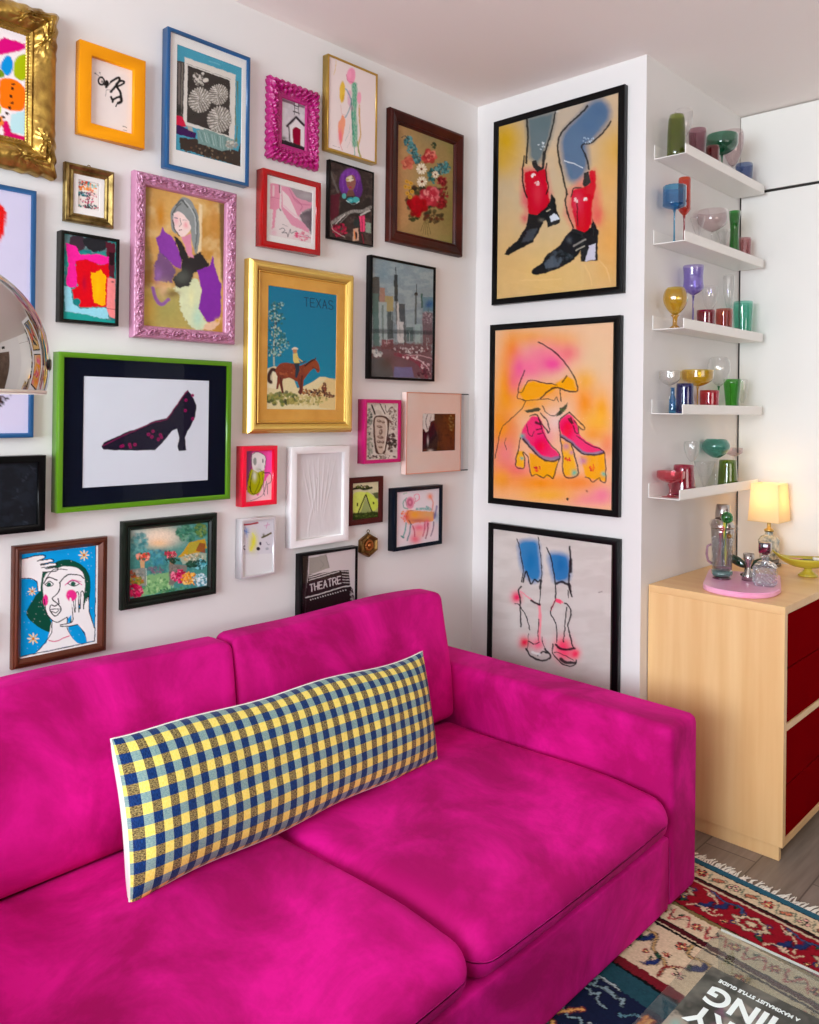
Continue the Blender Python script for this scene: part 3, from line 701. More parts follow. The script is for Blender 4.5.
# ---- rose bouquet in carved mahogany frame
wood = mat('dark_mahogany', '4C170D', .35, noise=(9, '320D07', 6), spec=.25)
def bead(k, s, L, ins, h, j):
    if .040 < ins < .046: return .0016*abs(math.sin(PI*s*L/.009)), 0
    return 0, 0
pr = [(0, 0), (0, .020), (.004, .026), (.012, .028), (.022, .024), (.032, .022), (.038, .018), (.041, .019), (.0435, .0205), (.0455, .019), (.048, .014), (.050, .010), (.051, .0005)]
R = (-.545, -.119, 2.075, 2.577)
p, fin, o = simple('bouquet', 'framed_still_life', 'rose and daisy bouquet on tan ground in a wide dark mahogany frame', R, .028, .051, '', [(120, 163), (460, 293), (449, 878), (113, 798)], 6.211, prof=pr, fm=wood, relief=bead, step=.003, auto=35, rec=.019, glass=False, gmat=m_oil, partname='canvas')
p.fill('B8946C').grad('BD9468', '8E8450', 'u', .8).tint(90, 'A08458', a=.6).blob(330, 230, 70, 60, '8E8664', .7).blob(420, 700, 60, 120, '7E7440', .7).blob(150, 620, 50, 160, 'C08C60', .6)
for x1, y1 in ((262, 800), (275, 815), (290, 820), (305, 825), (320, 815), (345, 760)): p.line([(295, 690), ((295+x1)/2, (690+y1)/2+5), (x1, y1)], 3.5, '5E5A30', .7)
p.dabs(290, 620, 110, 90, 120, 16, ['2E3420', '3C4426', '54301E', '46261C', '2A2A1C'], 20, .8); p.dabs(340, 720, 60, 30, 40, 10, ['4A3A22', '5A2418', '38301C'], 21, .8)
p.dabs(225, 710, 30, 34, 30, 9, ['35401F', '2C3018'], 22, .8)
for (x, y, a) in ((190, 280, .9), (212, 320, .7), (240, 370, .5), (372, 440, .2), (410, 430, .3)): p.dabs(x, y, 26, 34, 46, 8, ['3A6E74', '4C8C90', '2E5458', '6AA0A0'], int(x), .85)
p.line([(150, 250), (170, 242), (190, 262)], 4, '3A4440'); p.dabs(330, 480, 24, 46, 36, 8, ['2E6A66', '3E807C', '1E4A48'], 30)
p.dabs(340, 300, 16, 16, 18, 6, ['3A4428', '2C3A24'], 31)
p.flower(312, 365, 46, ['B83A3C', 'D06058', 'E08878', '9C2A30']); p.flower(186, 405, 40, ['B85844', 'CC705A', 'D88C70', 'A4483C'], 2); p.ell(195, 395, 20, 40, 'C4604E', .6)
p.flower(316, 598, 62, ['C4404C', 'DC7078', 'E89894', 'B02C3C'], 3); p.flower(242, 655, 62, ['A80F1C', 'C01A28', '8C0C18', '9C1420'], 4); p.ell(238, 640, 36, 52, 'B41422', .5)
p.flower(385, 640, 34, ['701418', '8C1C22', '5A1014', 'A02830'], 5); p.flower(388, 510, 32, ['7A1C22', '9A3034', '601418', 'B04A4C'], 6); p.dabs(400, 580, 24, 44, 30, 8, ['7C1A20', '5C1216', 'A0343A'], 33, .8)
for (x, y, r) in ((268, 438, 31), (270, 512, 29), (350, 470, 20)):
    for i in range(12): a = 2*PI*i/12; p.ell(x+r*.62*math.cos(a), y+r*.7*math.sin(a), r*.42, r*.2, ['F0E6D0', 'DCD0B4'][i % 2], 1, a, .3)
    p.ell(x, y, r*.28, r*.28, '7A3E18')
for (x, y) in ((182, 510), (196, 545), (185, 580), (200, 600), (205, 520), (172, 540), (212, 570)): p.ell(x, y, 12, 12, 'D2A040', .95); p.blob(x, y, 4, 4, '8C5A18')
p.noise(9, .10)
fin()

# ---- TEXAS travel poster in stepped gold frame
g2 = mat('yellow_gold_leaf', 'DDB85C', .26, .5, bump=(40, .05, .002)); g3 = mat('ochre_gold_liner', 'E8A840', .5, .1, noise=(14, 'DC9A30'), bump=(70, .05, .002))
R = (-1.173, -.727, 1.364, 1.922)
o, Wd, Hh = hang('texas', 'framed_poster', 'vintage TEXAS poster of a rider on a horse in a wide stepped gold frame', R, .04, g2, prof=[(0, 0), (0, .026), (.003, .030), (.008, .0385), (.015, .042), (.022, .0405), (.029, .034), (.032, .030), (.0335, .033), (.036, .034), (.038, .030), (.039, .022), (.0395, .0005)], step=.2, auto=25)
backing(o, Wd, Hh, .04)
inn = (-1.097, -.801, 1.442, 1.845)
mat_board(o, Wd, Hh, .038, loc_rect(R, inn), .026, g3, 'liner')
red = mat('red_gold_rub_line', '8A3A14', .4, .5)
lr = ring_frame(Wd-.064, Hh-.064, [(0, .0), (0, .0035), (.003, .0035), (.003, .0)]); 
for v in lr.verts: v.co.z += .032; v.co.y -= .0285
obj('rub_line', lr, red, o)
p = painter([(157, 188), (527, 243), (525, 862), (157, 858)], 5.392, .4, .003)
p.fill('13809E').grad('12789A', '1F88A4', 'v')
p.text('TEXAS', (352, 256), (23, 3), (2, 46), 3.4, '0C2E48', gap=.42, soft=2)
p.poly([(157, 640), (200, 625), (300, 690), (320, 745), (345, 740), (400, 712), (440, 685), (470, 685), (525, 705), (525, 862), (157, 858)], 'EAD9A8', 4)
p.poly([(157, 650), (190, 630), (220, 700), (215, 750), (157, 740)], 'F0E4C0', 4); p.poly([(480, 690), (525, 695), (525, 860), (440, 850), (420, 760)], 'E8C888', 6, .8)
p.dabs(240, 800, 85, 36, 120, 10, ['6E7A34', '8C8E44', '4A5A2C', 'A89A50', '3A4422'], 40, .8); p.dabs(380, 810, 100, 26, 90, 8, ['B0A458', 'CDBB78', '8A8440', 'E0CC90'], 41, .8); p.dabs(350, 762, 30, 14, 30, 6, ['8A4A2C', '5A2E1C', 'B0743C'], 42)
p.dabs(425, 770, 60, 20, 70, 6, ['6A3A24', '8C5A34', '3E2418', 'B08048'], 43); p.dabs(465, 745, 10, 30, 24, 6, ['4A2618', '6A3420', '8C3A24'], 44); p.dabs(495, 780, 24, 16, 24, 6, ['5A3020', '8A5A3C'], 45)
p.line([(195, 340), (200, 420), (192, 520), (195, 620)], 7, 'B9C0A4', .9); p.line([(180, 640), (185, 720)], 5, 'C8B890', .8)
for (x, y, rx, ry, n) in ((210, 300, 34, 22, 34), (185, 350, 26, 34, 34), (220, 370, 30, 30, 36), (190, 430, 34, 36, 46), (225, 470, 34, 40, 50), (190, 520, 34, 40, 46), (245, 510, 28, 36, 34), (205, 560, 40, 20, 24)):
    p.dabs(x, y, rx, ry, n, 6, ['1E5A60', '2C6E6A', '86B4B0', '174A58', 'B8C8B0', '3C7C74'], int(x*y) % 97, .8)
p.line([(205, 650), (185, 645), (170, 670), (168, 700), (178, 712)], 16, '3E1E14'); 
p.poly([(205, 640), (235, 610), (290, 612), (330, 625), (372, 610), (395, 625), (375, 670), (350, 705), (320, 710), (280, 690), (250, 695), (225, 690), (208, 670)], '8A3A1E', 4, sm=True)
p.poly([(350, 640), (385, 598), (410, 590), (432, 612), (440, 650), (428, 662), (412, 640), (392, 650), (370, 672)], '94421F', 3, sm=True); p.line([(360, 625), (392, 600), (412, 592)], 7, '3A1A10'); p.line([(412, 592), (418, 582)], 5, '5A2414'); p.line([(400, 632), (436, 650)], 3, '2A120C', .8)
p.poly([(215, 660), (250, 680), (240, 710), (248, 770), (238, 772), (225, 720), (218, 748), (208, 750), (212, 710)], '7A301A', 3); p.poly([(325, 690), (355, 690), (350, 760), (345, 775), (335, 775), (332, 740), (322, 715)], '7C321A', 3); p.line([(345, 680), (340, 740), (338, 775)], 8, '5A2012'); p.line([(230, 690), (243, 765)], 6, '4A1A10', .8)
p.dabs(285, 655, 60, 26, 30, 8, ['A4502A', '7A2E18', 'B8643A'], 46, .5)
p.poly([(296, 560), (318, 555), (328, 600), (335, 612), (310, 620), (298, 600)], 'E2CC74', 3, rough=2); p.ell(306, 545, 11, 13, 'C88A5C'); p.line([(292, 535), (304, 528), (318, 533)], 7, 'E8DCC0'); p.ell(306, 530, 9, 6, 'EDE2C8')
p.poly([(300, 612), (330, 612), (332, 650), (318, 690), (308, 688), (310, 640)], '23323E', 3); p.line([(290, 615), (340, 610), (365, 600)], 5, '4A3A34', .9); p.line([(318, 580), (345, 602)], 5, 'D8B860')
p.noise(7, .05)
put(p, 'poster', o, R, inn, .024, m_print)
pane(o, Wd, Hh, .05, .0268)
# ---- rainy city skyline
p, fin, o = simple('skyline', 'framed_cityscape', 'rainy city skyline with tall towers in a thin black frame', (-.638, -.284, 1.558, 2.010), .026, .009, '060606', [(127, 88), (564, 181), (543, 948), (101, 925)], 7.067, rec=.006, gmat=m_gloss)
p.fill('8C9A9E').grad('93A3A8', '7C868A', 'v').tint(60, 'A9B4B6', a=.6, asp=.4).blob(200, 200, 60, 70, '74909C', .6)
def tower(x0, x1, y0, y1, c, a=.95, r=2): p.poly([(x0, y0), (x1, y0+3), (x1, y1), (x0, y1)], c, 4, a, rough=r)
tower(125, 178, 225, 480, '4A4A48'); tower(178, 215, 300, 420, 'A8745C', .8); tower(215, 275, 360, 470, 'A89868'); tower(230, 270, 470, 660, '4E5552'); tower(125, 170, 340, 720, '56706A'); tower(170, 228, 400, 690, 'A3AFAC'); tower(190, 204, 420, 700, '6A7874', .8)
tower(283, 308, 210, 400, '2E3234'); p.line([(296, 160), (296, 220)], 4, '3A4044'); tower(290, 312, 400, 560, '6A6E6C'); p.poly([(300, 420), (312, 400), (318, 560), (300, 600)], 'D9D4CC', 3, .8)
tower(315, 358, 415, 560, '484D50'); tower(300, 345, 540, 690, 'CDC9C6'); tower(345, 362, 560, 700, '5A5C5C'); tower(362, 420, 470, 600, '9AA8A8', .6); tower(365, 415, 580, 680, '5A6E6C')
p.line([(442, 285), (440, 350)], 4, '2E3030'); p.ell(438, 352, 13, 14, '34302E'); p.line([(437, 360), (434, 430), (430, 560)], 11, '4E5452', .9); tower(425, 465, 560, 700, '9CB0AE', .9); tower(472, 486, 345, 450, '3C5E56'); tower(486, 560, 370, 470, '6C8A96'); p.blob(535, 420, 28, 26, '2C5E94', .9); p.blob(520, 430, 14, 14, '30548A', .8)
tower(480, 552, 480, 700, '6E5258', .9); p.dabs(515, 520, 36, 40, 30, 8, ['9A8488', '7A6068', 'B8A8AA'], 3, .7)
p.poly([(113, 588), (552, 610), (552, 635), (112, 620)], '23282A', 10, .6)
tower(182, 270, 665, 735, '7A4A4E'); p.dabs(225, 690, 34, 22, 20, 7, ['9C7072', '5E3A3E', 'B89294'], 4, .7); p.poly([(110, 720), (300, 690), (545, 700), (545, 945), (101, 925)], '6A4044', 14, .85, rough=16)
p.dabs(150, 760, 40, 22, 34, 10, ['C8C8C4', 'DAD8D4', '8A9290'], 5, .8); p.dabs(400, 740, 140, 22, 60, 9, ['A89A9C', 'CFC8C8', '7A4850', '5A3A40'], 6, .8)
p.poly([(105, 800), (190, 790), (260, 860), (265, 930), (101, 925)], '4E5656', 14, .8, rough=8); p.blob(220, 830, 50, 50, '54423C', .8)
p.line([(285, 770), (360, 790), (430, 820), (480, 880), (500, 940)], 22, '8A2E44', .8, dry=.6); p.line([(340, 790), (430, 800), (500, 850), (530, 910)], 7, 'D0B4B8', .9); p.line([(370, 775), (460, 780), (540, 800)], 7, 'C4A4A8', .8); p.dabs(400, 790, 60, 20, 26, 8, ['E2D2D2', 'B07880', '8C3A4C'], 7, .8); p.dabs(490, 850, 34, 30, 22, 8, ['D8BCC0', '8C4454', 'E8DADA'], 8, .7)
p.poly([(275, 860), (400, 860), (415, 935), (265, 932)], '74749C', 10, .85); p.dabs(480, 900, 50, 30, 30, 9, ['4A2A34', '6A3844', '3A2228'], 9, .7)
for i in range(26):
    r_ = random.Random(i); x = 130+r_.random()*410; y = 430+r_.random()*240; p.line([(x, y), (x, y+30+50*r_.random())], 3, r_.choice(['C8D2D0', '5A6866', 'A8B6B4', '3E4846']), .5, sm=False)
p.noise(10, .12)
fin()

# ---- small hot-pink frame: coffin face sketch
hp = mat('hot_pink_lacquer', 'C00A68', .3, coat=.2, spec=.3)
p, fin, o = simple('coffin', 'framed_drawing', 'sepia drawing of a long carved mask in a small hot-pink box frame', (-.671, -.481, 1.248, 1.482), .036, .013, '', [(112, 112), (328, 118), (318, 490), (105, 497)], 6.552, fm=hp, rec=.006)
p.fill('DCD2C6').tint(20, 'B8A898', a=.5)
p.dabs(130, 240, 20, 90, 60, 7, ['5E6458', '8A8E80', '3E4238'], 2, .7); p.dabs(290, 220, 26, 80, 60, 6, ['4A3434', '6E4A48', '8C706A'], 3, .7); p.dabs(280, 380, 30, 60, 60, 9, ['3E2826', '583A34', '2E1E1C'], 4, .8); p.dabs(135, 400, 20, 60, 40, 8, ['6C7464', '8E9482', 'B0AE9C'], 5, .7)
p.line([(150, 130), (170, 190)], 9, '2A2422'); p.line([(205, 122), (238, 190)], 6, '4A3A38'); p.line([(240, 130), (250, 180), (275, 150)], 4, '4A3A38')
p.poly([(165, 215), (215, 200), (262, 225), (262, 290), (240, 440), (215, 455), (180, 452), (168, 420), (158, 300)], '4A2E28', 4, sm=True)
p.poly([(172, 225), (215, 212), (250, 235), (248, 300), (228, 435), (190, 442), (172, 340)], 'CDB8A8', 4, sm=True); p.line([(240, 230), (248, 300), (228, 430)], 7, 'E6DACC', .9)
for (x, y, rx, ry) in ((198, 238, 15, 9), (225, 245, 12, 8), (200, 275, 18, 9), (208, 310, 12, 20), (205, 345, 22, 10), (195, 375, 14, 9), (220, 378, 12, 9), (205, 410, 14, 8)): p.ell(x, y, rx, ry, '5A342C', .85, .2, .5); p.blob(x-3, y-3, rx*.4, ry*.4, 'D8C4B4', .8)
p.dabs(210, 475, 100, 12, 60, 6, ['3A2826', 'E0D6CA', '8C7A70'], 6, .8); p.noise(6, .12)
fin()

# ---- blush mat with a dark photo in a clear acrylic block
m_acr = glass_mat('clear_acrylic', 'FAFCFC', rough=.02, refl=.5)
R = (-.447, -.078, 1.196, 1.515)
o = thing('acrylic_picture', 'dark narrow photo on a pale peach board held in a clear acrylic frame', 'picture', ((R[0]+R[1])/2, -.0015, R[2]))
Wd, Hh = R[1]-R[0], R[3]-R[2]
obj('acrylic_panel', boxes((-Wd/2, Wd/2, -.0335, -.0295, 0, Hh), bev=.0008), m_acr, o)
lx = loc_rect(R, (-.446, -.123, 1.198, 1.513))
m_peach = mat('pale_peach_board', 'F4D9CE', .7, noise=(7, 'F3CDBE'))
obj('board', box(lx[0], lx[1], -.028, -.004, .002, Hh-.002, bev=.001), m_peach, o)
bm = ring_frame(lx[1]-lx[0], Hh-.003, [(0, 0), (0, .0012), (.004, .0012), (.004, 0)])
for v in bm.verts: v.co.x += (lx[0]+lx[1])/2; v.co.y -= .0282; v.co.z += .0015
obj('edge_tape', bm, mat('coral_edge', 'F0A48C', .4), o)
m_blk = mat('black_metal', '121212', .35, .4)
for z in (.002, Hh-.006): obj('corner_clip', box(Wd/2-.040, Wd/2+.0005, -.0300, -.0255, z, z+.004), m_blk, o)
obj('shade_sheet', box(lx[1]+.001, Wd/2-.001, -.006, -.001, .004, Hh-.004), mat('gap_shade_grey', 'D8D6DA', .5), o)  # grey sheet paints the shaded gap behind the clear strip
p = painter([(470, 188), (682, 192), (680, 428), (467, 435)], 6.552)
p.fill('4A2010').grad('3A1812', '5E2C10', 'u', .7); p.tint(30, '6E3818', a=.6, asp=3).tint(16, '30120C', .5, .75, .5, 4)
p.poly([(470, 188), (545, 190), (545, 230), (520, 240), (505, 300), (490, 310), (470, 280)], 'E6DCD4', 4, rough=5); p.line([(500, 195), (490, 240), (500, 290)], 5, '4A3430', .8); p.line([(525, 200), (515, 240)], 4, '7A6058', .7)
p.poly([(470, 310), (500, 310), (540, 250), (570, 340), (565, 430), (470, 432)], '2C1216', 5, rough=4); p.blob(503, 365, 5, 26, 'E8DCD8', .8); p.blob(520, 428, 16, 8, 'E2D6D0', .9); p.blob(485, 425, 12, 6, '6A2C30', .8)
p.dabs(655, 250, 18, 50, 40, 6, ['7A5A30', '9A7A4C', '5E3A1C'], 3, .6)
put(p, 'photo', o, R, (-.354, -.159, 1.283, 1.431), .0286, m_print)

# ---- big shoe print in green frame: plain stand-in court shoe with dots
R = (-1.777, -1.240, 1.163, 1.589)
m_green = mat('apple_green_lacquer', '568A0C', .3, coat=.2, spec=.3)
o, Wd, Hh = hang('shoe', 'framed_shoe_print', 'large dark high-heeled shoe print on a navy mat in an apple-green frame', R, .038, m_green, t=.014)
backing(o, Wd, Hh, .014)
inn = (-1.706, -1.314, 1.224, 1.528)
mat_board(o, Wd, Hh, .014, loc_rect(R, inn), .0285, mat('navy_mat_board', '080E20', .9, spec=.05), 'mat')
p = painter([(150, 132), (692, 157), (682, 583), (142, 620)], 4.31)
p.fill('DFE2EA').noise(90, .015)
p.poly([(228, 440), (238, 422), (285, 402), (340, 375), (400, 356), (450, 332), (480, 322), (508, 318), (530, 290), (560, 250), (585, 210), (600, 196), (625, 235), (637, 265), (630, 315), (600, 370), (586, 400), (592, 456), (560, 458), (555, 436), (562, 400), (552, 362), (532, 372), (500, 412), (458, 456), (280, 456), (235, 452)], '171226', 3)
r_ = random.Random(5)
for i in range(70):
    x, y = 240+r_.random()*390, 215+r_.random()*235
    top = 440-(x-230)*.42 if x < 480 else 335-(x-480)*1.1
    bot = 450 if x < 455 else 450-(x-455)*1.15
    if x > 560: bot = 345
    if y > top+12 and y < bot-8: p.ell(x, y, 7, 7, 'A0185C', .95, 0, .3); p.ell(x, y, 3, 3, '171226', .8)
p.line([(235, 436), (340, 384), (460, 334), (508, 324), (532, 294), (588, 212), (602, 200)], 3, 'A0185C', .7, sm=False)
put(p, 'print', o, R, inn, .0270, m_print)
pane(o, Wd, Hh, .016, .0305)

# ---- woman with raised hands
R = (-1.878, -1.626, .768, 1.085)
wb = mat('bronze_brown_wood', '663018', .32, .3, noise=(6, '4C2010', 5), coat=.2)
pr = [(0, 0), (0, .014), (.002, .018), (.005, .017), (.009, .020), (.014, .019), (.018, .015), (.021, .012), (.023, .010), (.024, .0005)]
p, fin, o = simple('woman', 'framed_illustration', 'pop drawing of a green-haired woman touching her face, bronze-brown frame', R, .020, .024, '', [(92, 488), (442, 447), (435, 890), (88, 957)], 4.452, prof=pr, fm=wb, auto=30, rec=.0125, glass=False)
B_, Wt, G_, Kk = '1E9CDC', 'F4F2F0', '0E4A38', '141414'
p.fill(Wt); p.poly([(94, 492), (428, 452), (424, 880), (90, 945)], B_, 3)
p.poly([(180, 590), (215, 545), (290, 515), (360, 535), (400, 590), (402, 660), (385, 740), (340, 700), (320, 620), (240, 570), (200, 620), (205, 720), (235, 830), (190, 825), (118, 762), (150, 690), (175, 650)], G_, 3, sm=True); p.poly([(330, 740), (375, 720), (350, 790), (310, 800)], G_, 3)
p.poly([(195, 600), (235, 560), (300, 545), (355, 560), (378, 600), (372, 680), (330, 745), (300, 780), (250, 795), (215, 765), (195, 700)], Wt, 3, sm=True)
p.poly([(232, 785), (300, 770), (300, 805), (360, 890), (160, 930), (210, 880)], Wt, 3); p.line([(232, 785), (225, 850), (165, 925)], 3, Kk); p.line([(300, 775), (300, 820), (325, 865), (355, 888)], 3, Kk); p.poly([(305, 812), (345, 805), (380, 850), (388, 880), (350, 888), (320, 860)], B_, 3, sm=True); p.line([(305, 812), (345, 805), (380, 850), (388, 878)], 3.5, Kk)
p.poly([(270, 810), (320, 795), (315, 690), (322, 680), (335, 745), (338, 670), (350, 665), (350, 745), (358, 735), (362, 665), (374, 670), (372, 735), (385, 690), (395, 680), (398, 745), (422, 820), (424, 878), (388, 882), (380, 840), (345, 805), (300, 815)], Wt, 2.5)
for L_ in ([(268, 806), (320, 795), (325, 760), (314, 690), (322, 682), (334, 752)], [(336, 750), (338, 672), (350, 664), (352, 750)], [(358, 735), (362, 662), (374, 668), (373, 738)], [(385, 700), (395, 680), (400, 750), (420, 820)], [(268, 812), (310, 812), (345, 806)]): p.line(L_, 3.2, Kk)
p.poly([(94, 515), (150, 500), (190, 495), (200, 505), (175, 518), (228, 512), (236, 522), (180, 538), (245, 530), (250, 540), (185, 552), (252, 552), (250, 566), (190, 572), (185, 600), (180, 655), (168, 655), (165, 610), (130, 600), (94, 602)], Wt, 2.5)
for L_ in ([(94, 515), (150, 500), (195, 494), (202, 505), (165, 522)], [(172, 520), (228, 512), (236, 523), (178, 536)], [(180, 540), (245, 530), (248, 542), (185, 552)], [(190, 572), (250, 566), (254, 552), (200, 556)], [(94, 600), (140, 600), (165, 620), (168, 658)]): p.line(L_, 3.2, Kk)
p.line([(195, 620), (215, 595), (255, 608)], 4, Kk); p.line([(265, 620), (300, 585), (355, 585), (375, 600)], 4, Kk); p.line([(268, 618), (262, 660), (232, 690), (262, 712), (258, 690)], 4, Kk)
p.line([(200, 625), (220, 612), (238, 625), (218, 636), (200, 625)], 3, Kk); p.ell(218, 627, 10, 10, '1E5A48'); p.line([(300, 622), (325, 610), (355, 622), (328, 634), (300, 622)], 3, Kk); p.ell(326, 624, 10, 10, '1E5A48'); p.line([(290, 630), (322, 608), (365, 628)], 3.5, 'D84A90', .9); p.line([(320, 604), (362, 616)], 3, 'D84A90', .7)
p.ell(203, 695, 12, 25, 'E83C8C'); p.ell(318, 675, 24, 26, 'E83C8C'); p.line([(314, 690), (316, 740)], 8, Wt); p.line([(300, 560), (240, 560), (205, 600)], 3, Kk); p.line([(196, 690), (212, 760), (250, 794), (300, 772)], 3.5, Kk)
p.line([(222, 735), (228, 718), (244, 724), (258, 715), (272, 735), (258, 760), (240, 765), (222, 740)], 4, Kk); p.line([(224, 738), (245, 736), (270, 735)], 3, Kk); p.line([(228, 746), (248, 752), (262, 742)], 3, Kk)
p.line([(218, 875), (250, 878), (280, 866), (308, 855)], 4, 'D03068', .8)
for (x, y, r) in ((375, 495, 24), (143, 657, 20), (148, 865, 26)):
    for i in range(8): a = 2*PI*i/8; p.ell(x+r*.6*math.cos(a), y+r*.65*math.sin(a), r*.42, r*.14, 'EFC878' if i % 2 else 'F4E6C8', 1, a, .3)
    p.ell(x, y, r*.25, r*.25, 'D87C1C')
p.line([(92, 490), (428, 450), (426, 700), (422, 880)], 3, Kk, .9, sm=False); p.line([(422, 880), (90, 945), (92, 490)], 3.5, Kk, .9, sm=False)
for i in range(90): r_ = random.Random(i); p.blob(95+r_.random()*325, 480+r_.random()*450, 2, 2, 'FFFFFF', .35)
fin()

# ---- all-black relief panel at the left edge
p, fin, o = simple('black', 'framed_relief', 'black textured relief panel in a plain black frame at the far left', (-2.20, -1.805, 1.120, 1.317), .032, .018, '050506', [(-420, 60), (167, 80), (163, 352), (-420, 420)], 4.452, dens=1.5, glass=False, rec=.012, frough=.3)
p.fill('17191E').tint(30, '20242C', a=.7)
for i in range(60): r_ = random.Random(i); x = -380+r_.random()*540; y = 90+r_.random()*260; p.line([(x, y), (x+r_.uniform(-20, 20), y+r_.uniform(10, 40)), (x+r_.uniform(-30, 30), y+r_.uniform(20, 60))], 3, r_.choice(['2E333C', '0C0D10', '383E48']), .5)
fin(m_gloss)

# ---- cottage garden in dark green frame
gw = mat('dark_green_black_wood', '0F1A10', .3, noise=(18, '080C08', 5), spec=.3)
pr = [(0, 0), (0, .014), (.002, .018), (.006, .020), (.012, .0195), (.017, .016), (.0185, .018), (.022, .0185), (.026, .014), (.028, .010), (.0295, .0005)]
p, fin, o = simple('garden', 'framed_landscape', 'misty cottage garden with flower urns in a moulded dark green frame', (-1.583, -1.272, .870, 1.121), .020, .030, '', [(143, 192), (717, 138), (697, 614), (117, 708)], 7.445, prof=pr, fm=gw, auto=30, rec=.0125, glass=False, gmat=m_oil, partname='canvas')
p.fill('4C8C84').tint(70, '3A7A78', a=.8).tint(30, '6AA69A', .5, .75, .5, 4)
p.blob(350, 240, 170, 80, 'F0DCC4', 1, 1.4); p.blob(350, 290, 70, 30, 'F2C490', .8); p.blob(200, 210, 70, 30, 'C8D8CC', .7); p.dabs(210, 300, 60, 90, 90, 16, ['2E6E74', '5AA0A0', '7CB8B0', '3C8488'], 1, .5); p.dabs(560, 220, 80, 60, 120, 14, ['2C6A54', '4C8C6C', '1E5644', '6AA080', '3A7A6A'], 2, .6)
p.dabs(660, 200, 40, 50, 60, 12, ['345E34', '5E8040', '8A9C50'], 3, .7); p.dabs(330, 400, 90, 60, 100, 12, ['4690A0', '5FA8B0', '3A7C90', '2E6A78'], 4, .5); p.dabs(320, 490, 60, 24, 40, 9, ['6E5A70', '8A6878', '4E5E6A'], 5, .6)
p.poly([(250, 530), (420, 510), (430, 620), (300, 670), (200, 690), (240, 600)], '86B476', 12, .9, rough=12); p.dabs(330, 610, 120, 60, 110, 10, ['9CC88A', '5E9A5C', 'B8D8A0', '3E7A4C'], 6, .6); p.dabs(470, 640, 120, 20, 60, 9, ['3E7A50', '6AA070', '2E6444'], 7, .7)
p.poly([(490, 400), (575, 290), (690, 262), (700, 330), (640, 370)], 'C09A34', 5, rough=4); p.poly([(575, 292), (640, 282), (660, 300), (600, 360), (560, 380)], 'A8A040', 5, .8); p.poly([(620, 350), (650, 290), (690, 300), (688, 370)], '8A4A2C', 4, .9); p.poly([(500, 400), (620, 365), (700, 370), (695, 430), (520, 450)], 'A8B49C', 5, .9, rough=5); p.dabs(600, 400, 80, 26, 60, 9, ['D8D4C0', '8C9C84', 'C4A878', '5E7C6A'], 8, .7)
p.poly([(130, 485), (245, 470), (250, 610), (135, 600)], '8C8C84', 6, .9, rough=5); p.dabs(190, 540, 50, 50, 60, 9, ['A8A498', '6A6E66', '7C8078', 'B8AE9C'], 9, .6); p.line([(252, 480), (250, 600)], 4, 'D8D4C8', .8)
p.poly([(420, 450), (560, 455), (545, 500), (440, 610), (415, 600)], '7E746C', 6, .9, rough=6); p.dabs(460, 500, 36, 50, 40, 9, ['9A8C80', '5E564E', '8C7A70'], 10, .6)
p.poly([(205, 420), (245, 420), (238, 475), (212, 475)], 'C8A478', 4); p.poly([(420, 410), (460, 405), (455, 450), (428, 452)], '9A7A5C', 4)
p.dabs(235, 390, 50, 30, 60, 10, ['D8543C', 'E88870', 'B83A40', 'F0A890', '2E5E40'], 11); p.dabs(432, 375, 45, 26, 60, 9, ['D04458', 'E88088', 'A83048', '2E5A40'], 12); p.dabs(445, 420, 55, 20, 40, 8, ['2A4A36', '1E3A2C'], 13)
p.dabs(495, 540, 62, 46, 110, 10, ['C81E54', 'E0487A', 'A01440', 'F08CA4'], 14); p.dabs(570, 560, 60, 50, 110, 9, ['E08C28', 'F0B050', 'C46A1C', 'F4D080'], 15); p.dabs(650, 570, 50, 50, 100, 9, ['BFDCE4', '8CC0D0', '4E8C9C', 'E8F0F0'], 16); p.dabs(650, 450, 50, 34, 90, 9, ['4EA4B4', '2E6A70', '8CD0D8', '1E4A44'], 17); p.dabs(590, 450, 40, 26, 40, 9, ['26503C', '1C3C2C'], 18)
p.dabs(180, 570, 50, 34, 60, 10, ['8C8430', 'A8A048', 'B86A34', '5E6A2C'], 19); p.dabs(165, 645, 55, 46, 100, 12, ['C0184C', 'DC3C6C', '901038', 'E87C94'], 20); p.dabs(150, 520, 24, 24, 20, 9, ['B04A2C', '6A4A2C'], 21)
p.noise(8, .14)
fin()

# ---- figure in thick neon red-pink frame
nr = mat('neon_red_lacquer', 'EE0A34', .3, coat=.2, spec=.3)
p, fin, o = simple('figure', 'framed_drawing', 'white-haired figure in lime on pink, small drawing in a thick neon red box frame', (-1.194, -1.059, 1.133, 1.324), .036, .015, '', [(108, 78), (303, 78), (296, 430), (105, 445)], 7.07, fm=nr, rec=.010, glass=False)
p.fill('D83A98').grad('C04088', 'EE5CA8', 'u'); p.poly([(105, 90), (160, 80), (150, 280), (105, 360)], '6A4A6E', 8, .8, rough=6); p.poly([(270, 80), (300, 80), (298, 260), (262, 250)], 'F060B0', 6)
p.poly([(105, 370), (140, 350), (200, 400), (250, 300), (290, 240), (298, 300), (296, 430), (105, 445)], 'F0C8CC', 6, .95, rough=5)
p.poly([(158, 110), (198, 92), (252, 125), (250, 200), (230, 235), (185, 235), (160, 190)], 'E4E0DC', 4, sm=True); p.ell(180, 158, 12, 28, '6E7A70', .8); p.ell(236, 155, 6, 16, '3A3A3A', .8); p.blob(205, 215, 20, 14, 'A8B098', .8); p.blob(212, 190, 16, 20, 'CDD0CC', .7)
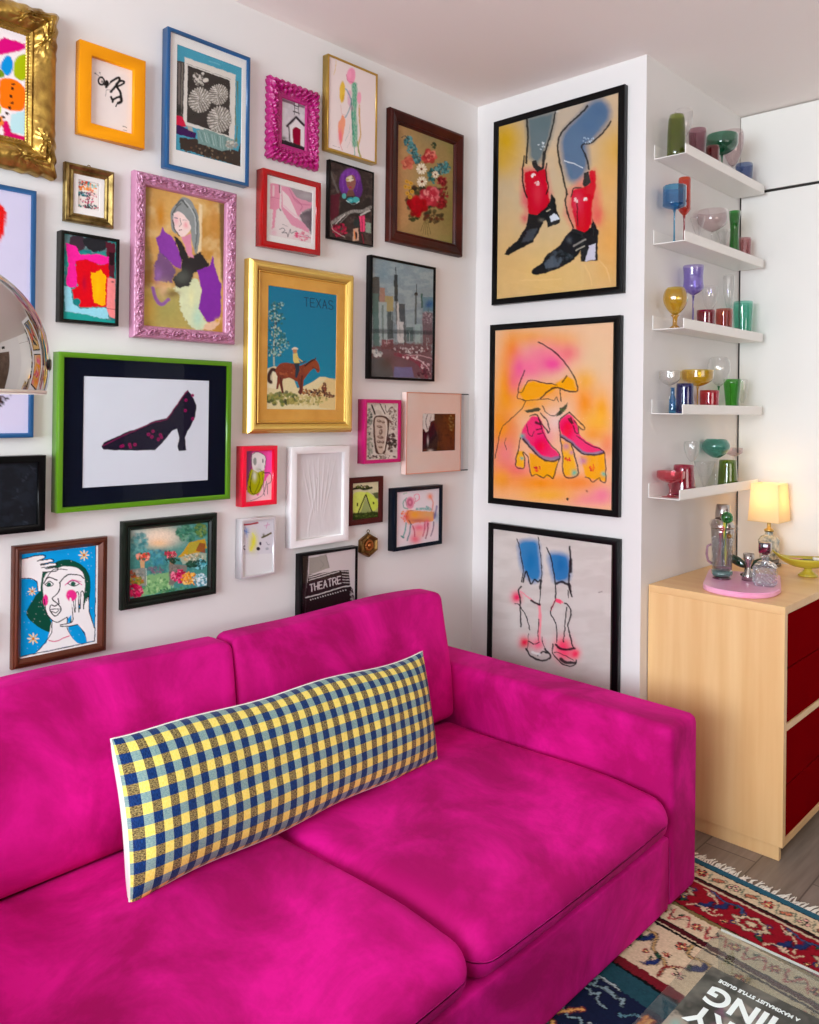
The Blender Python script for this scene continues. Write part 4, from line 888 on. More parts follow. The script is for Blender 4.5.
p.poly([(150, 215), (200, 235), (245, 225), (240, 300), (215, 370), (170, 395), (130, 370), (128, 320)], 'A8AA10', 4, sm=True, rough=4); p.line([(165, 240), (150, 300), (150, 370)], 5, '4A5010', .9); p.line([(205, 240), (212, 300), (180, 380)], 6, '6A6E14', .8); p.blob(178, 260, 14, 34, 'DCE0D0', .9); p.line([(140, 330), (165, 385), (200, 375), (232, 320)], 4, '2E3010', .9)
for L_ in ([(158, 110), (198, 90), (255, 128), (248, 205)], [(158, 112), (156, 190), (130, 300)], [(232, 240), (240, 330), (245, 400)], [(240, 240), (290, 250), (292, 300), (265, 320)], [(150, 435), (200, 415), (240, 385), (262, 300)], [(265, 320), (268, 390)], [(215, 215), (235, 235), (285, 240)]): p.line(L_, 3.5, '221A22', .8)
fin()

# ---- silver frame with paint marks
sv = mat('pale_silver_metal', 'DAD6D8', .3, .35)
R = (-1.193, -1.059, .906, 1.093)
p, fin, o = simple('silver', 'framed_sketch', 'white sheet with small yellow, blue and black paint marks in a slim silver frame', R, .033, .008, '', [(105, 580), (308, 560), (305, 925), (100, 963)], 7.07, fm=sv, rec=.006)
p.fill('EEEAEA'); p.poly([(105, 580), (308, 560), (306, 800), (102, 810)], 'E2DCE2', 3); p.line([(112, 600), (160, 596), (205, 588)], 9, 'B02030'); p.blob(128, 645, 16, 22, '7AA0D8', .7); p.line([(112, 640), (145, 655)], 5, '5A84CC', .7); p.line([(128, 620), (135, 690)], 4, '5A84CC', .6)
p.blob(178, 720, 26, 60, 'E8E020', .9); p.blob(160, 765, 14, 22, 'F0E84A', .8); p.line([(170, 660), (185, 700), (160, 780)], 8, 'F0EC50', .7); p.line([(235, 690), (262, 678), (292, 660)], 10, '5E5220'); p.blob(245, 675, 8, 12, '4A4218', .9)
p.line([(272, 590), (262, 625)], 4, 'D070A8', .8); p.line([(250, 610), (285, 600)], 4, 'D88AB8', .7); p.line([(118, 748), (108, 760), (120, 775)], 6, '2A2A2A'); p.ell(210, 767, 12, 12, '241A28'); p.ell(224, 732, 8, 12, '3A3048'); p.line([(262, 720), (275, 740), (285, 735)], 4, '7A7A88', .7); p.ell(268, 768, 10, 10, '9A9AA4', .7, ring=.4)
fin()

# ---- white frame with white relief
wf = mat('white_box_frame', 'F3F1F0', .45); wr = mat('white_plaster', 'DAD6D6', .8)
R = (-.996, -.737, .979, 1.317)
o, Wd, Hh = hang('white', 'framed_relief', 'white-on-white textured artwork in a deep white box frame', R, .030, wf, t=.024)
backing(o, Wd, Hh, .024)
ny, nx = 120, 90
U, V_ = np.meshgrid(np.linspace(0, 1, nx), np.linspace(0, 1, ny))
fan = sum(np.exp(-((U-.5-(k-3)*.09*(1-V_)*1.3-(k-3)*.01)/.012)**2)*np.clip(1.1-np.abs(V_-.42)*2.6, 0, 1) for k in range(7))
st = np.exp(-((U-.38-.08*np.sin(V_*5))/.015)**2)*(V_ > .3)
hgt = .0012*fan+.0010*st+.0012*fbm(U*14, V_*5, 4)
VV = np.zeros(U.shape+(3,)); VV[..., 0] = (U-.5)*(Wd-.044); VV[..., 1] = -.016-hgt; VV[..., 2] = .022+(1-V_)*(Hh-.044)
me = grid_mesh('relief', VV); me.flip_normals(); mesh_obj('relief_panel', me, wr, o, True)

# ---- green pears / tent photo in dark wood
p, fin, o = simple('pear', 'framed_photo', 'lime-green botanical photo in a small dark maroon wood frame', (-.724, -.552, 1.026, 1.198), .016, .020, '4A1614', [(87, 112), (275, 97), (272, 368), (87, 390)], 7.8, rec=.007, glass=False)
p.fill('C8D060').grad('D8D4B0', '8C9C3C', 'v', 1.4); p.poly([(87, 112), (275, 97), (275, 180), (240, 180), (215, 150), (87, 165)], 'D4CDA8', 5)
p.line([(95, 158), (140, 150), (175, 160), (225, 148)], 14, '20240E'); p.dabs(165, 142, 45, 12, 34, 6, ['1A1E0C', '3A4218', '6A7430'], 1)
p.poly([(105, 190), (185, 185), (180, 230), (150, 320), (115, 340), (98, 300)], 'D2E070', 5, sm=True); p.poly([(185, 185), (215, 190), (265, 240), (270, 290), (235, 320), (205, 260)], 'C6D85C', 5, sm=True); p.line([(185, 200), (150, 290), (130, 345)], 7, '24300E'); p.line([(188, 200), (208, 270), (232, 335)], 7, '24300E'); p.poly([(184, 215), (206, 280), (215, 330), (150, 335), (165, 280)], '8C9C60', 4, .8); p.ell(128, 272, 6, 14, '3E4410'); p.ell(240, 262, 6, 9, '3E4410')
p.poly([(87, 335), (272, 325), (272, 370), (87, 392)], '2E3A14', 8, rough=6); p.poly([(228, 190), (275, 180), (274, 230), (255, 230)], '3A4A20', 6, .9, rough=4); p.dabs(180, 355, 80, 14, 40, 7, ['3E5020', '5A6C2C', '1E280C'], 2, .7); p.noise(7, .1)
fin()

# ---- colourful animal in navy frame
p, fin, o = simple('animal', 'framed_watercolour', 'splashy orange and pink four-legged animal watercolour in a deep navy-black frame', (-.509, -.236, .912, 1.148), .034, .014, '06101E', [(395, 183), (738, 149), (734, 551), (392, 609)], 7.8, rec=.008, glass=False, partname='watercolour')
p.fill('E6E0E4').tint(80, 'EFD6DA', a=.5).blob(720, 380, 30, 40, 'A8C8D4', .7)
p.poly([(480, 330), (560, 325), (650, 330), (700, 340), (690, 400), (620, 410), (540, 420), (490, 420)], 'E8A05C', 8, .95, sm=True, rough=8); p.blob(480, 370, 26, 40, 'E04A4A', .85); p.blob(545, 355, 34, 26, 'F0A838', .8); p.blob(570, 400, 70, 16, 'A83A58', .6); p.blob(655, 350, 40, 24, 'D8B07C', .7)
p.blob(580, 455, 60, 36, 'F06080', .85); p.blob(550, 540, 44, 40, 'F0506C', .85); p.blob(645, 420, 20, 34, 'E84E84', .7); p.blob(585, 500, 40, 30, 'F4A8A0', .8)
p.ell(508, 265, 34, 46, 'E07898', .75); p.ell(508, 262, 22, 30, 'B84470', .6, 0, .25, .3); p.line([(480, 230), (455, 260), (460, 300), (490, 310)], 8, '5AA094', .7); p.line([(540, 240), (545, 205), (575, 200), (580, 235), (555, 255)], 6, 'F07098', .7); p.line([(545, 270), (552, 230)], 5, 'C83A68', .7); p.line([(455, 200), (480, 190)], 8, '9CC0A8', .6); p.line([(470, 240), (485, 290)], 4, '3A7A70', .7)
p.line([(560, 312), (620, 310), (670, 315), (640, 296)], 15, '4AAAA4', .8, dry=.4); p.blob(665, 215, 20, 22, 'F08040', .85); p.line([(672, 225), (688, 260), (682, 320)], 9, 'E09080', .7); p.line([(700, 380), (712, 320), (718, 290)], 12, '7C70A8', .7); p.blob(705, 355, 16, 20, '5A6CA0', .7)
for (x0, y0, x1, y1, c) in ((478, 420, 452, 530, '2C9C94'), (512, 430, 488, 550, '2C7C84'), (530, 440, 545, 520, 'C03858'), (625, 410, 610, 520, 'C84468'), (650, 420, 632, 535, '8C2C48'), (695, 410, 672, 515, '7A5C78')): p.line([(x0, y0), ((x0+x1)/2+6, (y0+y1)/2), (x1, y1)], 10, c, .8, dry=.3)
p.line([(440, 520), (460, 530)], 10, '2C8C84', .8); p.dabs(460, 370, 24, 40, 20, 6, ['F08040', 'E85048', 'F0B040'], 3, .7); p.line([(500, 400), (520, 430)], 7, '5A2A3C', .8); p.line([(560, 320), (500, 330), (480, 370)], 3, '8C3A48', .6)
fin()

# ---- THEATRE photograph
p, fin, o = simple('theatre', 'framed_photo', 'black and white photo of a THEATRE marquee in a thin black frame above the sofa', (-.950, -.692, .742, .954), .032, .008, '060506', [(100, 132), (570, 68), (557, 552), (88, 662)], 8.62, rec=.006)
p.fill('D8CACA'); p.poly([(100, 130), (158, 124), (130, 520), (120, 655), (86, 662)], '2A1E20', 4); p.poly([(156, 150), (150, 300), (128, 500), (118, 500), (140, 200)], '4A3C3C', 4, .8)
p.poly([(160, 150), (305, 120), (336, 240), (160, 300)], 'A39A92', 3); p.poly([(305, 120), (318, 118), (345, 235), (336, 242)], '8A807A', 3, .9); p.tint(30, '8E857E', .62, .8, .0); p.line([(265, 170), (290, 210), (262, 245)], 3, '6A605A', .5)
p.poly([(155, 300), (430, 262), (510, 262), (520, 400), (545, 430), (557, 552), (88, 662), (125, 500)], '241618', 3)
for (a, b, w_) in (((160, 310), (350, 250), 8), ((160, 328), (410, 258), 8), ((160, 348), (425, 272), 7)): p.line([a, b], w_, 'D8CCCA', .95, sm=False)
for y0 in (276, 300, 324, 348, 372): p.line([(448, y0-4+(y0-324)*.05), (512, y0)], 6, 'CDBFC0', .9, sm=False)
p.poly([(158, 358), (440, 285), (455, 300), (455, 385), (150, 470)], '2E1A1E', 3)
p.text('THEATRE', (166, 388), (29, -8), (3, 62), 7, 'DCCFCF', gap=.40)
p.line([(128, 505), (250, 475), (440, 412), (520, 400)], 8, 'E0D4D2', .95, sm=False)
for i in range(15): t = i/14; p.ell(172+(480-172)*t, 524-(524-436)*t, 5.5, 6, 'E2D6D4', .9)
p.line([(130, 520), (120, 640)], 4, '5A4A4A', .6); p.dabs(530, 470, 14, 46, 26, 8, ['8C7A7A', '3A2A2A', 'C8BABA'], 4, .7); p.blob(540, 520, 8, 24, 'C8BCBC', .8)
fin()

# ---- left-edge poster with blue frame
R = (-2.62, -1.834, 1.363, 2.002)
p, fin, o = simple('poster', 'framed_poster', 'lilac poster with a red shape in a blue frame, behind the chrome lamp', R, .022, .012, '', [(-1000, -200), (128, 60), (124, 1003), (-1000, 950)], 3.933, dens=2.2, fm=m_blue, rec=.006)
p.fill('DCD4EC').noise(200, .02)
p.poly([(-60, -60), (20, 75), (52, 130), (50, 180), (35, 245), (15, 300), (-30, 340), (-120, 340), (-180, 100)], 'E81818', 4, sm=False); p.line([(0, 80), (32, 130), (16, 245), (-2, 305)], 3, '3A0C0C')
p.poly([(-60, 858), (48, 850), (38, 892), (-60, 905)], '4A2C2C', 3); p.line([(-60, 905), (38, 893), (70, 850)], 4, '141414', sm=False); p.line([(44, 880), (58, 852)], 4, '141414')
p.poly([(-700, 300), (-300, 250), (-250, 700), (-640, 760)], '4A2C2C', 6); p.poly([(-800, 100), (-500, 80), (-520, 240), (-780, 260)], 'E81818', 6)
fin()

# ---- big gilded baroque frame, top left
def baroque(k, s, L, ins, h, j):
    u = s*L; c = min(u, L-u); rr = math.hypot(max(0, c-.03), ins-.045)
    cor = max(0, 1-(c/.125))**.6 if c < .125 else 0
    band = math.sin(PI*min(1, ins/.062)) if ins < .062 else 0
    leaf = math.cos(14*math.atan2(ins-.03, c-.06)+rr*230)
    dh = cor*band*(.010+.005*leaf+.014*(float(fbm(u*80+k*5, ins*80, 7))-.5))+.0016*math.sin(u*520)*(1 if .070 < ins < .078 else 0)
    di = -.007*cor*(.5+.5*math.sin(u*170))*max(0, 1-ins/.02)
    return dh, di
bg = mat('antique_gilt', 'BE9A48', .3, .75, noise=(24, '86642A'), bump=(110, .25, .004))
pr = [(0, 0), (0, .022), (.004, .028)]+[(.006+.050*i/20, .030+.012*math.sin(PI*i/20)) for i in range(21)]+[(.060, .026), (.064, .030), (.068, .027), (.071, .024), (.074, .026), (.077, .024), (.080, .018), (.082, .0005)]
R = (-2.36, -1.789, 2.048, 2.472)
p, fin, o = simple('gold', 'framed_painting', 'bright abstract floral in a heavy gilded baroque frame, top left corner', R, .040, .082, '', [(-900, -300), (140, 215), (140, 778), (-900, 700)], 5.686, dens=1.6, prof=pr, fm=bg, relief=baroque, step=.004, auto=60, rec=.018, glass=False, gmat=m_oil, partname='canvas')
p.fill('EFE4E4')
for i in range(46): r_ = random.Random(i+5); p.poly([(x_, y_) for x_, y_ in ((lambda cx, cy, r: [(cx+r*math.cos(t)*r_.uniform(.7, 1.2), cy+r*math.sin(t)*r_.uniform(.7, 1.2)) for t in np.arange(7)*.9])(r_.uniform(-880, -40), r_.uniform(-150, 700), r_.uniform(40, 90)))], r_.choice(['F07C1E', 'D81E78', '2A90D0', 'A8B41E', 'F4A0C0', 'E02A3A', 'F0C030', 'EFE4E4']), 6, sm=True)
p.poly([(0, 160), (8, 165), (12, 350), (0, 360)], '5A0C30', 3); p.poly([(20, 260), (60, 230), (100, 250), (138, 260), (130, 290), (90, 310), (60, 320), (30, 330), (15, 300)], 'D4147A', 4, rough=6)
p.poly([(45, 380), (62, 330), (85, 340), (88, 400), (70, 435), (50, 410)], '1E90D4', 4, sm=True); p.poly([(100, 340), (138, 320), (138, 440), (115, 455), (92, 420)], 'A8B81C', 4, sm=True); p.poly([(15, 410), (45, 405), (60, 440), (20, 450)], '6E8C1C', 4, sm=True)
p.poly([(0, 460), (40, 450), (50, 520), (20, 540), (0, 500)], 'F4A4C4', 4, sm=True); p.poly([(45, 460), (80, 450), (125, 480), (138, 540), (125, 610), (80, 620), (45, 600), (40, 520)], 'F4781C', 4, sm=True)
p.poly([(0, 560), (30, 590), (20, 680), (0, 690)], 'E8B024', 4, sm=True); p.poly([(20, 600), (50, 610), (40, 660), (15, 650)], 'B4BC2C', 4, sm=True); p.poly([(85, 640), (138, 610), (138, 740), (80, 740)], 'BCE0E4', 5, rough=4); p.poly([(50, 690), (75, 680), (90, 740), (138, 750), (138, 778), (60, 765)], 'D01464', 4, rough=5); p.poly([(0, 700), (50, 660), (60, 700), (30, 750), (0, 745)], 'E8863C', 4)
for (x, y) in ((92, 480), (90, 505), (84, 545), (88, 580), (82, 608), (70, 640), (55, 665), (42, 680), (22, 690), (12, 712), (5, 735), (30, 712)): p.ell(x, y, 6, 8, '3A1A10')
fin()

# ---- sliver of a pink frame at the far left edge
p, fin, o = simple('pinkedge', 'framed_print', 'dusky pink frame only just showing at the left edge of the photo', (-2.08, -1.930, .830, .925), .015, .012, 'D9918A', [(0, 0), (100, 0), (100, 60), (0, 60)], 1, glass=False, rec=.006)
p.fill('E8D8D0').poly([(20, 15), (80, 18), (70, 50), (25, 45)], 'C87870', 4)
fin()

# ---- small hexagonal gilt ornament
o = thing('hexagonal_ornament', 'tiny six-sided gilt ornament with a hanging ring, right of the THEATRE photo', 'ornament', (-.618, -.0015, .905))
bm = bmesh.new(); rings = []
prof = [(1.0, 0), (1.0, .010), (.94, .016), (.80, .020), (.70, .014), (.62, .010)]
for r, h in prof:
    rings.append([bm.verts.new((.050*r*math.sin(PI/3*i), -h, .041+.044*r*math.cos(PI/3*i))) for i in range(6)])
for A, B in zip(rings, rings[1:]):
    for i in range(6): bm.faces.new((A[i], A[(i+1) % 6], B[(i+1) % 6], B[i]))
bm.faces.new(rings[0][::-1]); bm.faces.new(rings[-1])
obj('frame', bm, mat('aged_brass', '8E6A34', .35, .7, noise=(40, '5E3E1C')), o)
bm = bmesh.new()
for i in range(16):
    a = 2*PI*i/16; bmesh.ops.create_icosphere(bm, subdivisions=1, radius=.006, matrix=Matrix.Translation((.016*math.cos(a), -.012, .041+.016*math.sin(a))))
bmesh.ops.create_icosphere(bm, subdivisions=2, radius=.010, matrix=Matrix.Translation((0, -.012, .041)))
obj('rosette', bm, mat('copper_relief', 'A8602A', .35, .6), o, True)
obj('ring', tube([(.006*math.cos(a), -.006, .092+.006*math.sin(a)) for a in np.linspace(0, 2*PI, 17)], .0014, 6, cap=False), mat('brass_ring', '6E5A30', .3, .8), o, True)

# ================================================================ three tall posters on the pillar face
m_pblk = mat('black_poster_frame', '050506', .3, spec=.2)
def pillar(key, label, rect, inner, quad, s):
    return simple(key, 'framed_poster', label, rect, .024, .024, '', quad, s, dens=.68, fm=m_pblk, rec=.006, wall='p', inner=inner)
# painted in photo-style coordinates of one sketch system (5.648 units per step)
R1, I1 = (-.104, -.702, 1.880, 2.636), (-.1175, -.673, 1.900, 2.618)
q1 = [(72, 262), (752, 62), (735, 1166), (55, 1243)]
p, fin, o = pillar('boots', 'poster of red and black cowboy boots on tan paper, topmost on the white pillar', R1, I1, q1, 5.648)
p.fill('CDB49C').grad('C3B09C', 'D9B67C', 'v', 1.0).tint(160, 'DDB98C', a=.5)
p.blob(120, 340, 120, 150, 'D2A010', .95); p.blob(90, 470, 80, 80, 'D8A418', .6); p.blob(760, 400, 130, 150, 'D8A23C', .85); p.blob(700, 560, 100, 120, 'E0A860', .7); p.blob(700, 900, 110, 260, 'E6A04C', .75); p.blob(300, 1100, 300, 160, 'E8BC74', .7); p.blob(120, 1000, 90, 260, 'DFB276', .6)
p.poly([(235, 215), (400, 175), (370, 330), (330, 440), (300, 480), (250, 440)], '5E7076', 40, .95); p.blob(330, 240, 60, 50, '5A6C70', .6)
p.poly([(440, 300), (520, 210), (620, 110), (690, 130), (700, 220), (620, 330), (580, 370), (585, 470), (540, 560), (470, 560), (430, 420)], '4E6C8C', 45, .95, sm=True); p.blob(640, 170, 60, 50, '4A668A', .7); p.blob(590, 250, 70, 60, '4C6A8C', .7)
p.poly([(215, 500), (345, 490), (375, 640), (360, 760), (260, 780), (205, 690)], 'E04460', 40, .75); p.poly([(470, 620), (620, 500), (650, 640), (640, 800), (520, 880), (450, 760)], 'E8505C', 45, .6); p.blob(640, 760, 30, 60, 'E03048', .6); p.blob(225, 780, 22, 30, 'D83058', .7)
p.poly([(225, 520), (330, 505), (345, 500), (350, 580), (360, 650), (372, 700), (330, 745), (265, 770), (245, 745), (235, 650), (228, 600)], 'C8102C', 6, rough=5); p.blob(300, 640, 30, 70, 'E04858', .5)
p.poly([(495, 620), (585, 590), (590, 510), (625, 510), (625, 600), (605, 680), (598, 800), (570, 870), (520, 860), (490, 720), (485, 660)], 'CC0F2A', 6, rough=5); p.blob(520, 690, 30, 60, 'E0506A', .5)
p.poly([(265, 460), (290, 450), (300, 480), (320, 490), (330, 400), (348, 400), (335, 500), (295, 520), (275, 495)], '2E2A28', 4, rough=3); p.poly([(560, 520), (582, 515), (598, 580), (560, 605), (550, 590)], '2E2A28', 4, rough=3)
for (x, y) in ((275, 540), (297, 582), (515, 672), (570, 670)): p.dabs(x, y, 12, 10, 7, 6, ['F4E4E0', 'F0B8B8'], int(x), .95)
for L_, w_ in (([(238, 212), (245, 300), (240, 400), (235, 470)], 9), ([(402, 170), (385, 260), (350, 380), (335, 420)], 8), ([(225, 430), (215, 520), (218, 600), (240, 660)], 8), ([(350, 470), (345, 540), (360, 600), (345, 640)], 7), ([(578, 145), (540, 190), (450, 275), (418, 330), (412, 400), (430, 500), (462, 640)], 9), ([(710, 232), (660, 300), (600, 350), (545, 368), (575, 440), (585, 500)], 8), ([(462, 640), (455, 690), (475, 780), (500, 830)], 8), ([(485, 655), (500, 610), (540, 605)], 6), ([(520, 690), (518, 760), (525, 820)], 5)): p.line(L_, w_, '171310', .95)
p.line([(450, 455), (500, 470), (550, 495)], 5, 'DDE2E6', .85); p.dabs(320, 370, 20, 30, 14, 4, ['E4E8EA'], 3, .7); p.dabs(585, 335, 30, 26, 14, 4, ['C8DCEC'], 4, .7); p.line([(402, 180), (420, 178)], 4, 'F4F0EA', .6)
BK = '17181A'
p.poly([(245, 750), (290, 760), (340, 725), (365, 690), (375, 640), (395, 670), (405, 730), (425, 785), (420, 805), (352, 830), (345, 790), (330, 800), (300, 860), (270, 915), (200, 950), (135, 987), (108, 985), (118, 960), (185, 900), (235, 820)], BK, 4, rough=3); p.poly([(365, 770), (395, 745), (420, 780), (372, 800)], 'D8DCE4', 3, rough=4); p.poly([(240, 850), (300, 830), (270, 900), (205, 915)], '4A5058', 8, .7, rough=8); p.line([(350, 740), (368, 730)], 6, 'C8B8A0', .8); p.blob(320, 790, 16, 10, '8C8478', .5)
p.poly([(495, 835), (560, 855), (595, 830), (605, 780), (640, 850), (635, 900), (632, 1015), (540, 1022), (535, 960), (500, 1010), (420, 1060), (300, 1098), (262, 1092), (262, 1070), (320, 1030), (350, 980), (420, 930), (460, 870)], BK, 4, rough=3)
p.poly([(588, 930), (622, 915), (620, 1008), (565, 1020), (570, 985)], 'CFCAD8', 3, rough=4); p.poly([(330, 1030), (380, 990), (440, 1000), (410, 1050), (340, 1062)], '5A6470', 8, .75, rough=8); p.dabs(430, 990, 60, 30, 20, 12, ['343A40', '1C1E22', '4E5660'], 5, .6); p.line([(500, 935), (540, 910), (565, 895)], 8, 'A8A098', .7); p.line([(510, 960), (560, 930)], 5, 'C8C0B0', .7); p.blob(475, 900, 14, 16, '5A6068', .6)
for L_ in ([(640, 1010), (680, 1060), (700, 1130)], [(560, 1040), (590, 1100), (600, 1150)], [(205, 1130), (330, 1125), (430, 1120)]): p.line(L_, 6, 'F0C88C', .5)
p.noise(30, .035)
fin()

R2, I2 = (-.098, -.695, 1.064, 1.799), (-.112, -.664, 1.083, 1.780)
# same sketch units, lower half drawn with +508 offset
q2 = [(52, 115), (722, 62), (700, 1140), (37, 1063)]
p, fin, o = pillar('platforms', 'poster of pink platform lace-up shoes on orange, middle of the white pillar', R2, I2, q2, 5.648)
O = 508
p.sat = 1.18; p.fill('F4C4A4').grad('EEC4A4', 'F6BC98', 'v')
for (x, y, rx, ry, c, a) in ((130, 420, 60, 220, 'F8A01C', .95), (80, 700, 55, 260, 'F09428', .8), (160, 230, 50, 90, 'F58A30', .85), (250, 160, 110, 50, 'F5A454', .8), (420, 180, 120, 60, 'F0A868', .8), (330, 250, 130, 70, 'F48C9C', .85), (250, 330, 100, 80, 'F87CA0', .9), (380, 310, 70, 50, 'F0589C', .9), (480, 250, 70, 50, 'F06C80', .85), (190, 340, 30, 70, 'EE5CA0', .6), (165, 420, 40, 80, 'F06A90', .7), (560, 520, 60, 130, 'F88C28', .9), (650, 560, 50, 120, 'F8A43C', .9), (620, 300, 110, 160, 'EAC8A4', .8), (560, 400, 60, 60, 'F6B04C', .7), (340, 470, 150, 50, 'F59C40', .7), (250, 530, 100, 60, 'F6A23C', .8), (140, 560+140, 60, 120, 'F08C5C', .8), (110, 300+O, 60, 100, 'F08890', .8), (170, 400+O, 110, 60, 'EE6478', .8), (90, 440+O, 60, 60, 'F8A850', .8), (300, 470+O, 200, 60, 'F8953C', .9), (520, 470+O, 130, 50, 'F69050', .9), (560, 560+O, 110, 40, 'F08C9C', .8), (650, 540+O, 60, 50, 'EE7CA0', .75), (350, 540+O, 160, 40, 'F6B04C', .8), (680, 250+O, 40, 80, 'F07050', .6), (620, 130+O, 90, 70, 'F6B858', .8), (600, 200+O, 60, 50, 'F49840', .7), (400, 130+O, 60, 60, 'F0D0C8', .9), (330, 210+O, 60, 60, 'F29CA8', .8), (100, 170+O, 40, 60, 'F69C3C', .6)): p.blob(x, y, rx, ry, c, a)
p.poly([(190, 470), (240, 415), (270, 405), (380, 425), (460, 375), (500, 400), (512, 465), (400, 445), (350, 480), (230, 515)], 'F8A820', 14, .9)
LK = '2A1A20'
for L_, w_ in (([(300, 187), (340, 205), (400, 250), (455, 310), (500, 380), (515, 430), (512, 465), (450, 458), (395, 440), (350, 465), (310, 505)], 7), ([(222, 345), (205, 390), (190, 430), (190, 465), (210, 465), (240, 410), (275, 403), (330, 415), (400, 425)], 5), ([(430, 410), (460, 375)], 6), ([(420, 450), (424, 520)], 4), ([(215, 515), (280, 512), (350, 505), (385, 515), (400, 495), (410, 520)], 4), ([(190, 465), (185, 500), (225, 515), (200, 570), (130, 630), (90, 680), (75, 760), (55, 840)], 4), ([(118, 725), (112, 755), (122, 790)], 3)): p.line(L_, w_, LK, .9)
p.line([(320, 545), (345, 585), (385, 600), (430, 560)], 5, LK, .8); p.poly([(220, 572), (300, 552), (312, 562), (300, 578), (235, 582)], '35402E', 4, .95); p.poly([(395, 605), (420, 560), (462, 525), (455, 560), (420, 600)], '35402E', 4, .95); p.dabs(430, 575, 18, 20, 8, 5, ['5A7A3C', '1E2A1E'], 2)
def platf(dx, body, sole, heel):
    p.poly(body, 'EE4478', 8, .95, sm=True); p.poly(sole, 'F6AC48', 8, .95); p.poly(heel, 'F6B44C', 8, .95)
platf(0, [(205, 200+O), (235, 130+O), (270, 95+O), (310, 110+O), (340, 200+O), (365, 260+O), (412, 310+O), (400, 330+O), (330, 330+O), (270, 285+O)], [(245, 300+O), (410, 350+O), (380, 445+O), (255, 425+O)], [(180, 290+O), (215, 290+O), (220, 385+O), (170, 372+O)])
platf(0, [(415, 125+O), (470, 85+O), (510, 130+O), (530, 200+O), (590, 250+O), (658, 285+O), (650, 300+O), (560, 300+O), (500, 260+O), (430, 200+O)], [(530, 320+O), (665, 300+O), (672, 465+O), (560, 440+O)], [(425, 230+O), (480, 250+O), (515, 425+O), (438, 430+O)])
for (x, y, r) in ((310, 265+O, 26), (460, 150+O, 22), (455, 190+O, 20)): p.blob(x, y, r*1.6, r*1.6, 'F02048', .8)
for (x, y) in ((290, 385+O), (458, 335+O), (594, 385+O)): p.dabs(x, y, 16, 18, 12, 6, ['E03048', 'F07048', 'C82C40'], int(x), .8)
for (x, y, r) in ((210, 205+O, 14), (497, 415+O, 18), (662, 422+O, 14), (205, 330+O, 9)): p.blob(x, y, r, r, '36B4A8', .85)
for (x, y, r) in ((450, 265+O, 22), (545, 345+O, 22), (480, 300+O, 12)): p.blob(x, y, r, r, 'A860C0', .55)
for L_, w_, c in (([(215, 215+O), (260, 270+O), (310, 320+O), (360, 335+O), (412, 325+O)], 16, '8C7A94'), ([(425, 205+O), (480, 240+O), (530, 290+O), (590, 308+O), (655, 296+O)], 15, '8C7A94')): p.line(L_, w_, c, .9)
for L_, w_ in (([(215, 225+O), (262, 282+O), (320, 335+O), (375, 348+O), (412, 335+O)], 8), ([(425, 212+O), (482, 250+O), (535, 300+O), (600, 315+O), (660, 302+O)], 8), ([(250, 95+O), (285, 85+O), (300, 105+O), (330, 200+O), (370, 260+O), (415, 315+O), (395, 390+O), (378, 445+O)], 5), ([(235, 140+O), (240, 190+O), (262, 205+O), (275, 180+O)], 4), ([(310, 80+O), (345, 120+O), (360, 170+O), (355, 188+O), (340, 170+O), (300, 110+O)], 6), ([(285, 130+O), (310, 140+O)], 12), ([(288, 170+O), (315, 165+O)], 6), ([(295, 195+O), (320, 190+O)], 5), ([(200, 215+O), (190, 270+O), (170, 370+O), (215, 385+O), (222, 340+O), (210, 295+O), (240, 330+O), (255, 425+O), (285, 420+O), (320, 440+O), (345, 425+O), (375, 445+O)], 5), ([(470, 75+O), (415, 120+O), (418, 200+O), (430, 300+O), (440, 430+O), (515, 428+O), (505, 340+O), (480, 255+O)], 6), ([(470, 75+O), (500, 100+O), (540, 140+O), (555, 165+O), (540, 172+O), (495, 120+O)], 6), ([(465, 110+O), (485, 135+O), (478, 105+O)], 9), ([(490, 150+O), (505, 185+O), (522, 190+O), (520, 160+O)], 5), ([(510, 205+O), (530, 220+O), (590, 262+O), (650, 285+O), (668, 320+O), (670, 460+O), (645, 462+O), (635, 445+O), (600, 465+O), (580, 445+O), (555, 438+O)], 5)): p.line(L_, w_, LK, .9)
p.ell(456, 560+O, 8, 9, '2A2A20'); p.blob(565, 516+O, 5, 5, '8C3A38')
p.noise(40, .025)
fin()

R3, I3 = (-.101, -.699, .262, .985), (-.113, -.667, .281, .961)
q3 = [(37, 47), (716, 141), (704, 1193), (26, 980)]
p, fin, o = pillar('sandals', 'poster of blue jeans and strappy pink heels on grey paper, lowest on the white pillar', R3, I3, q3, 5.648)
p.fill('D6CCC8').grad('DAD0CA', 'CFC6C2', 'v').tint(150, 'C4B8B2', a=.4, asp=.3)
p.poly([(190, 130), (245, 110), (300, 125), (312, 200), (318, 320), (270, 350), (215, 290), (195, 200)], '3A7AAE', 34, .95, sm=True); p.blob(260, 230, 34, 80, '2C6CA4', .6); p.poly([(360, 200), (410, 185), (475, 215), (478, 330), (400, 350), (375, 290)], '3A76AC', 36, .95, sm=True); p.blob(430, 250, 34, 50, '2C68A0', .6)
p.sat = 1.25
for (x, y, r, c) in ((180, 435, 30, 'E82860'), (225, 690, 32, 'E41844'), (300, 700, 36, 'F0708A'), (440, 710, 50, 'F04868'), (510, 755, 30, 'F0385C'), (450, 750, 50, 'F05C78')): p.blob(x, y, r, r*1.05, c, .9)
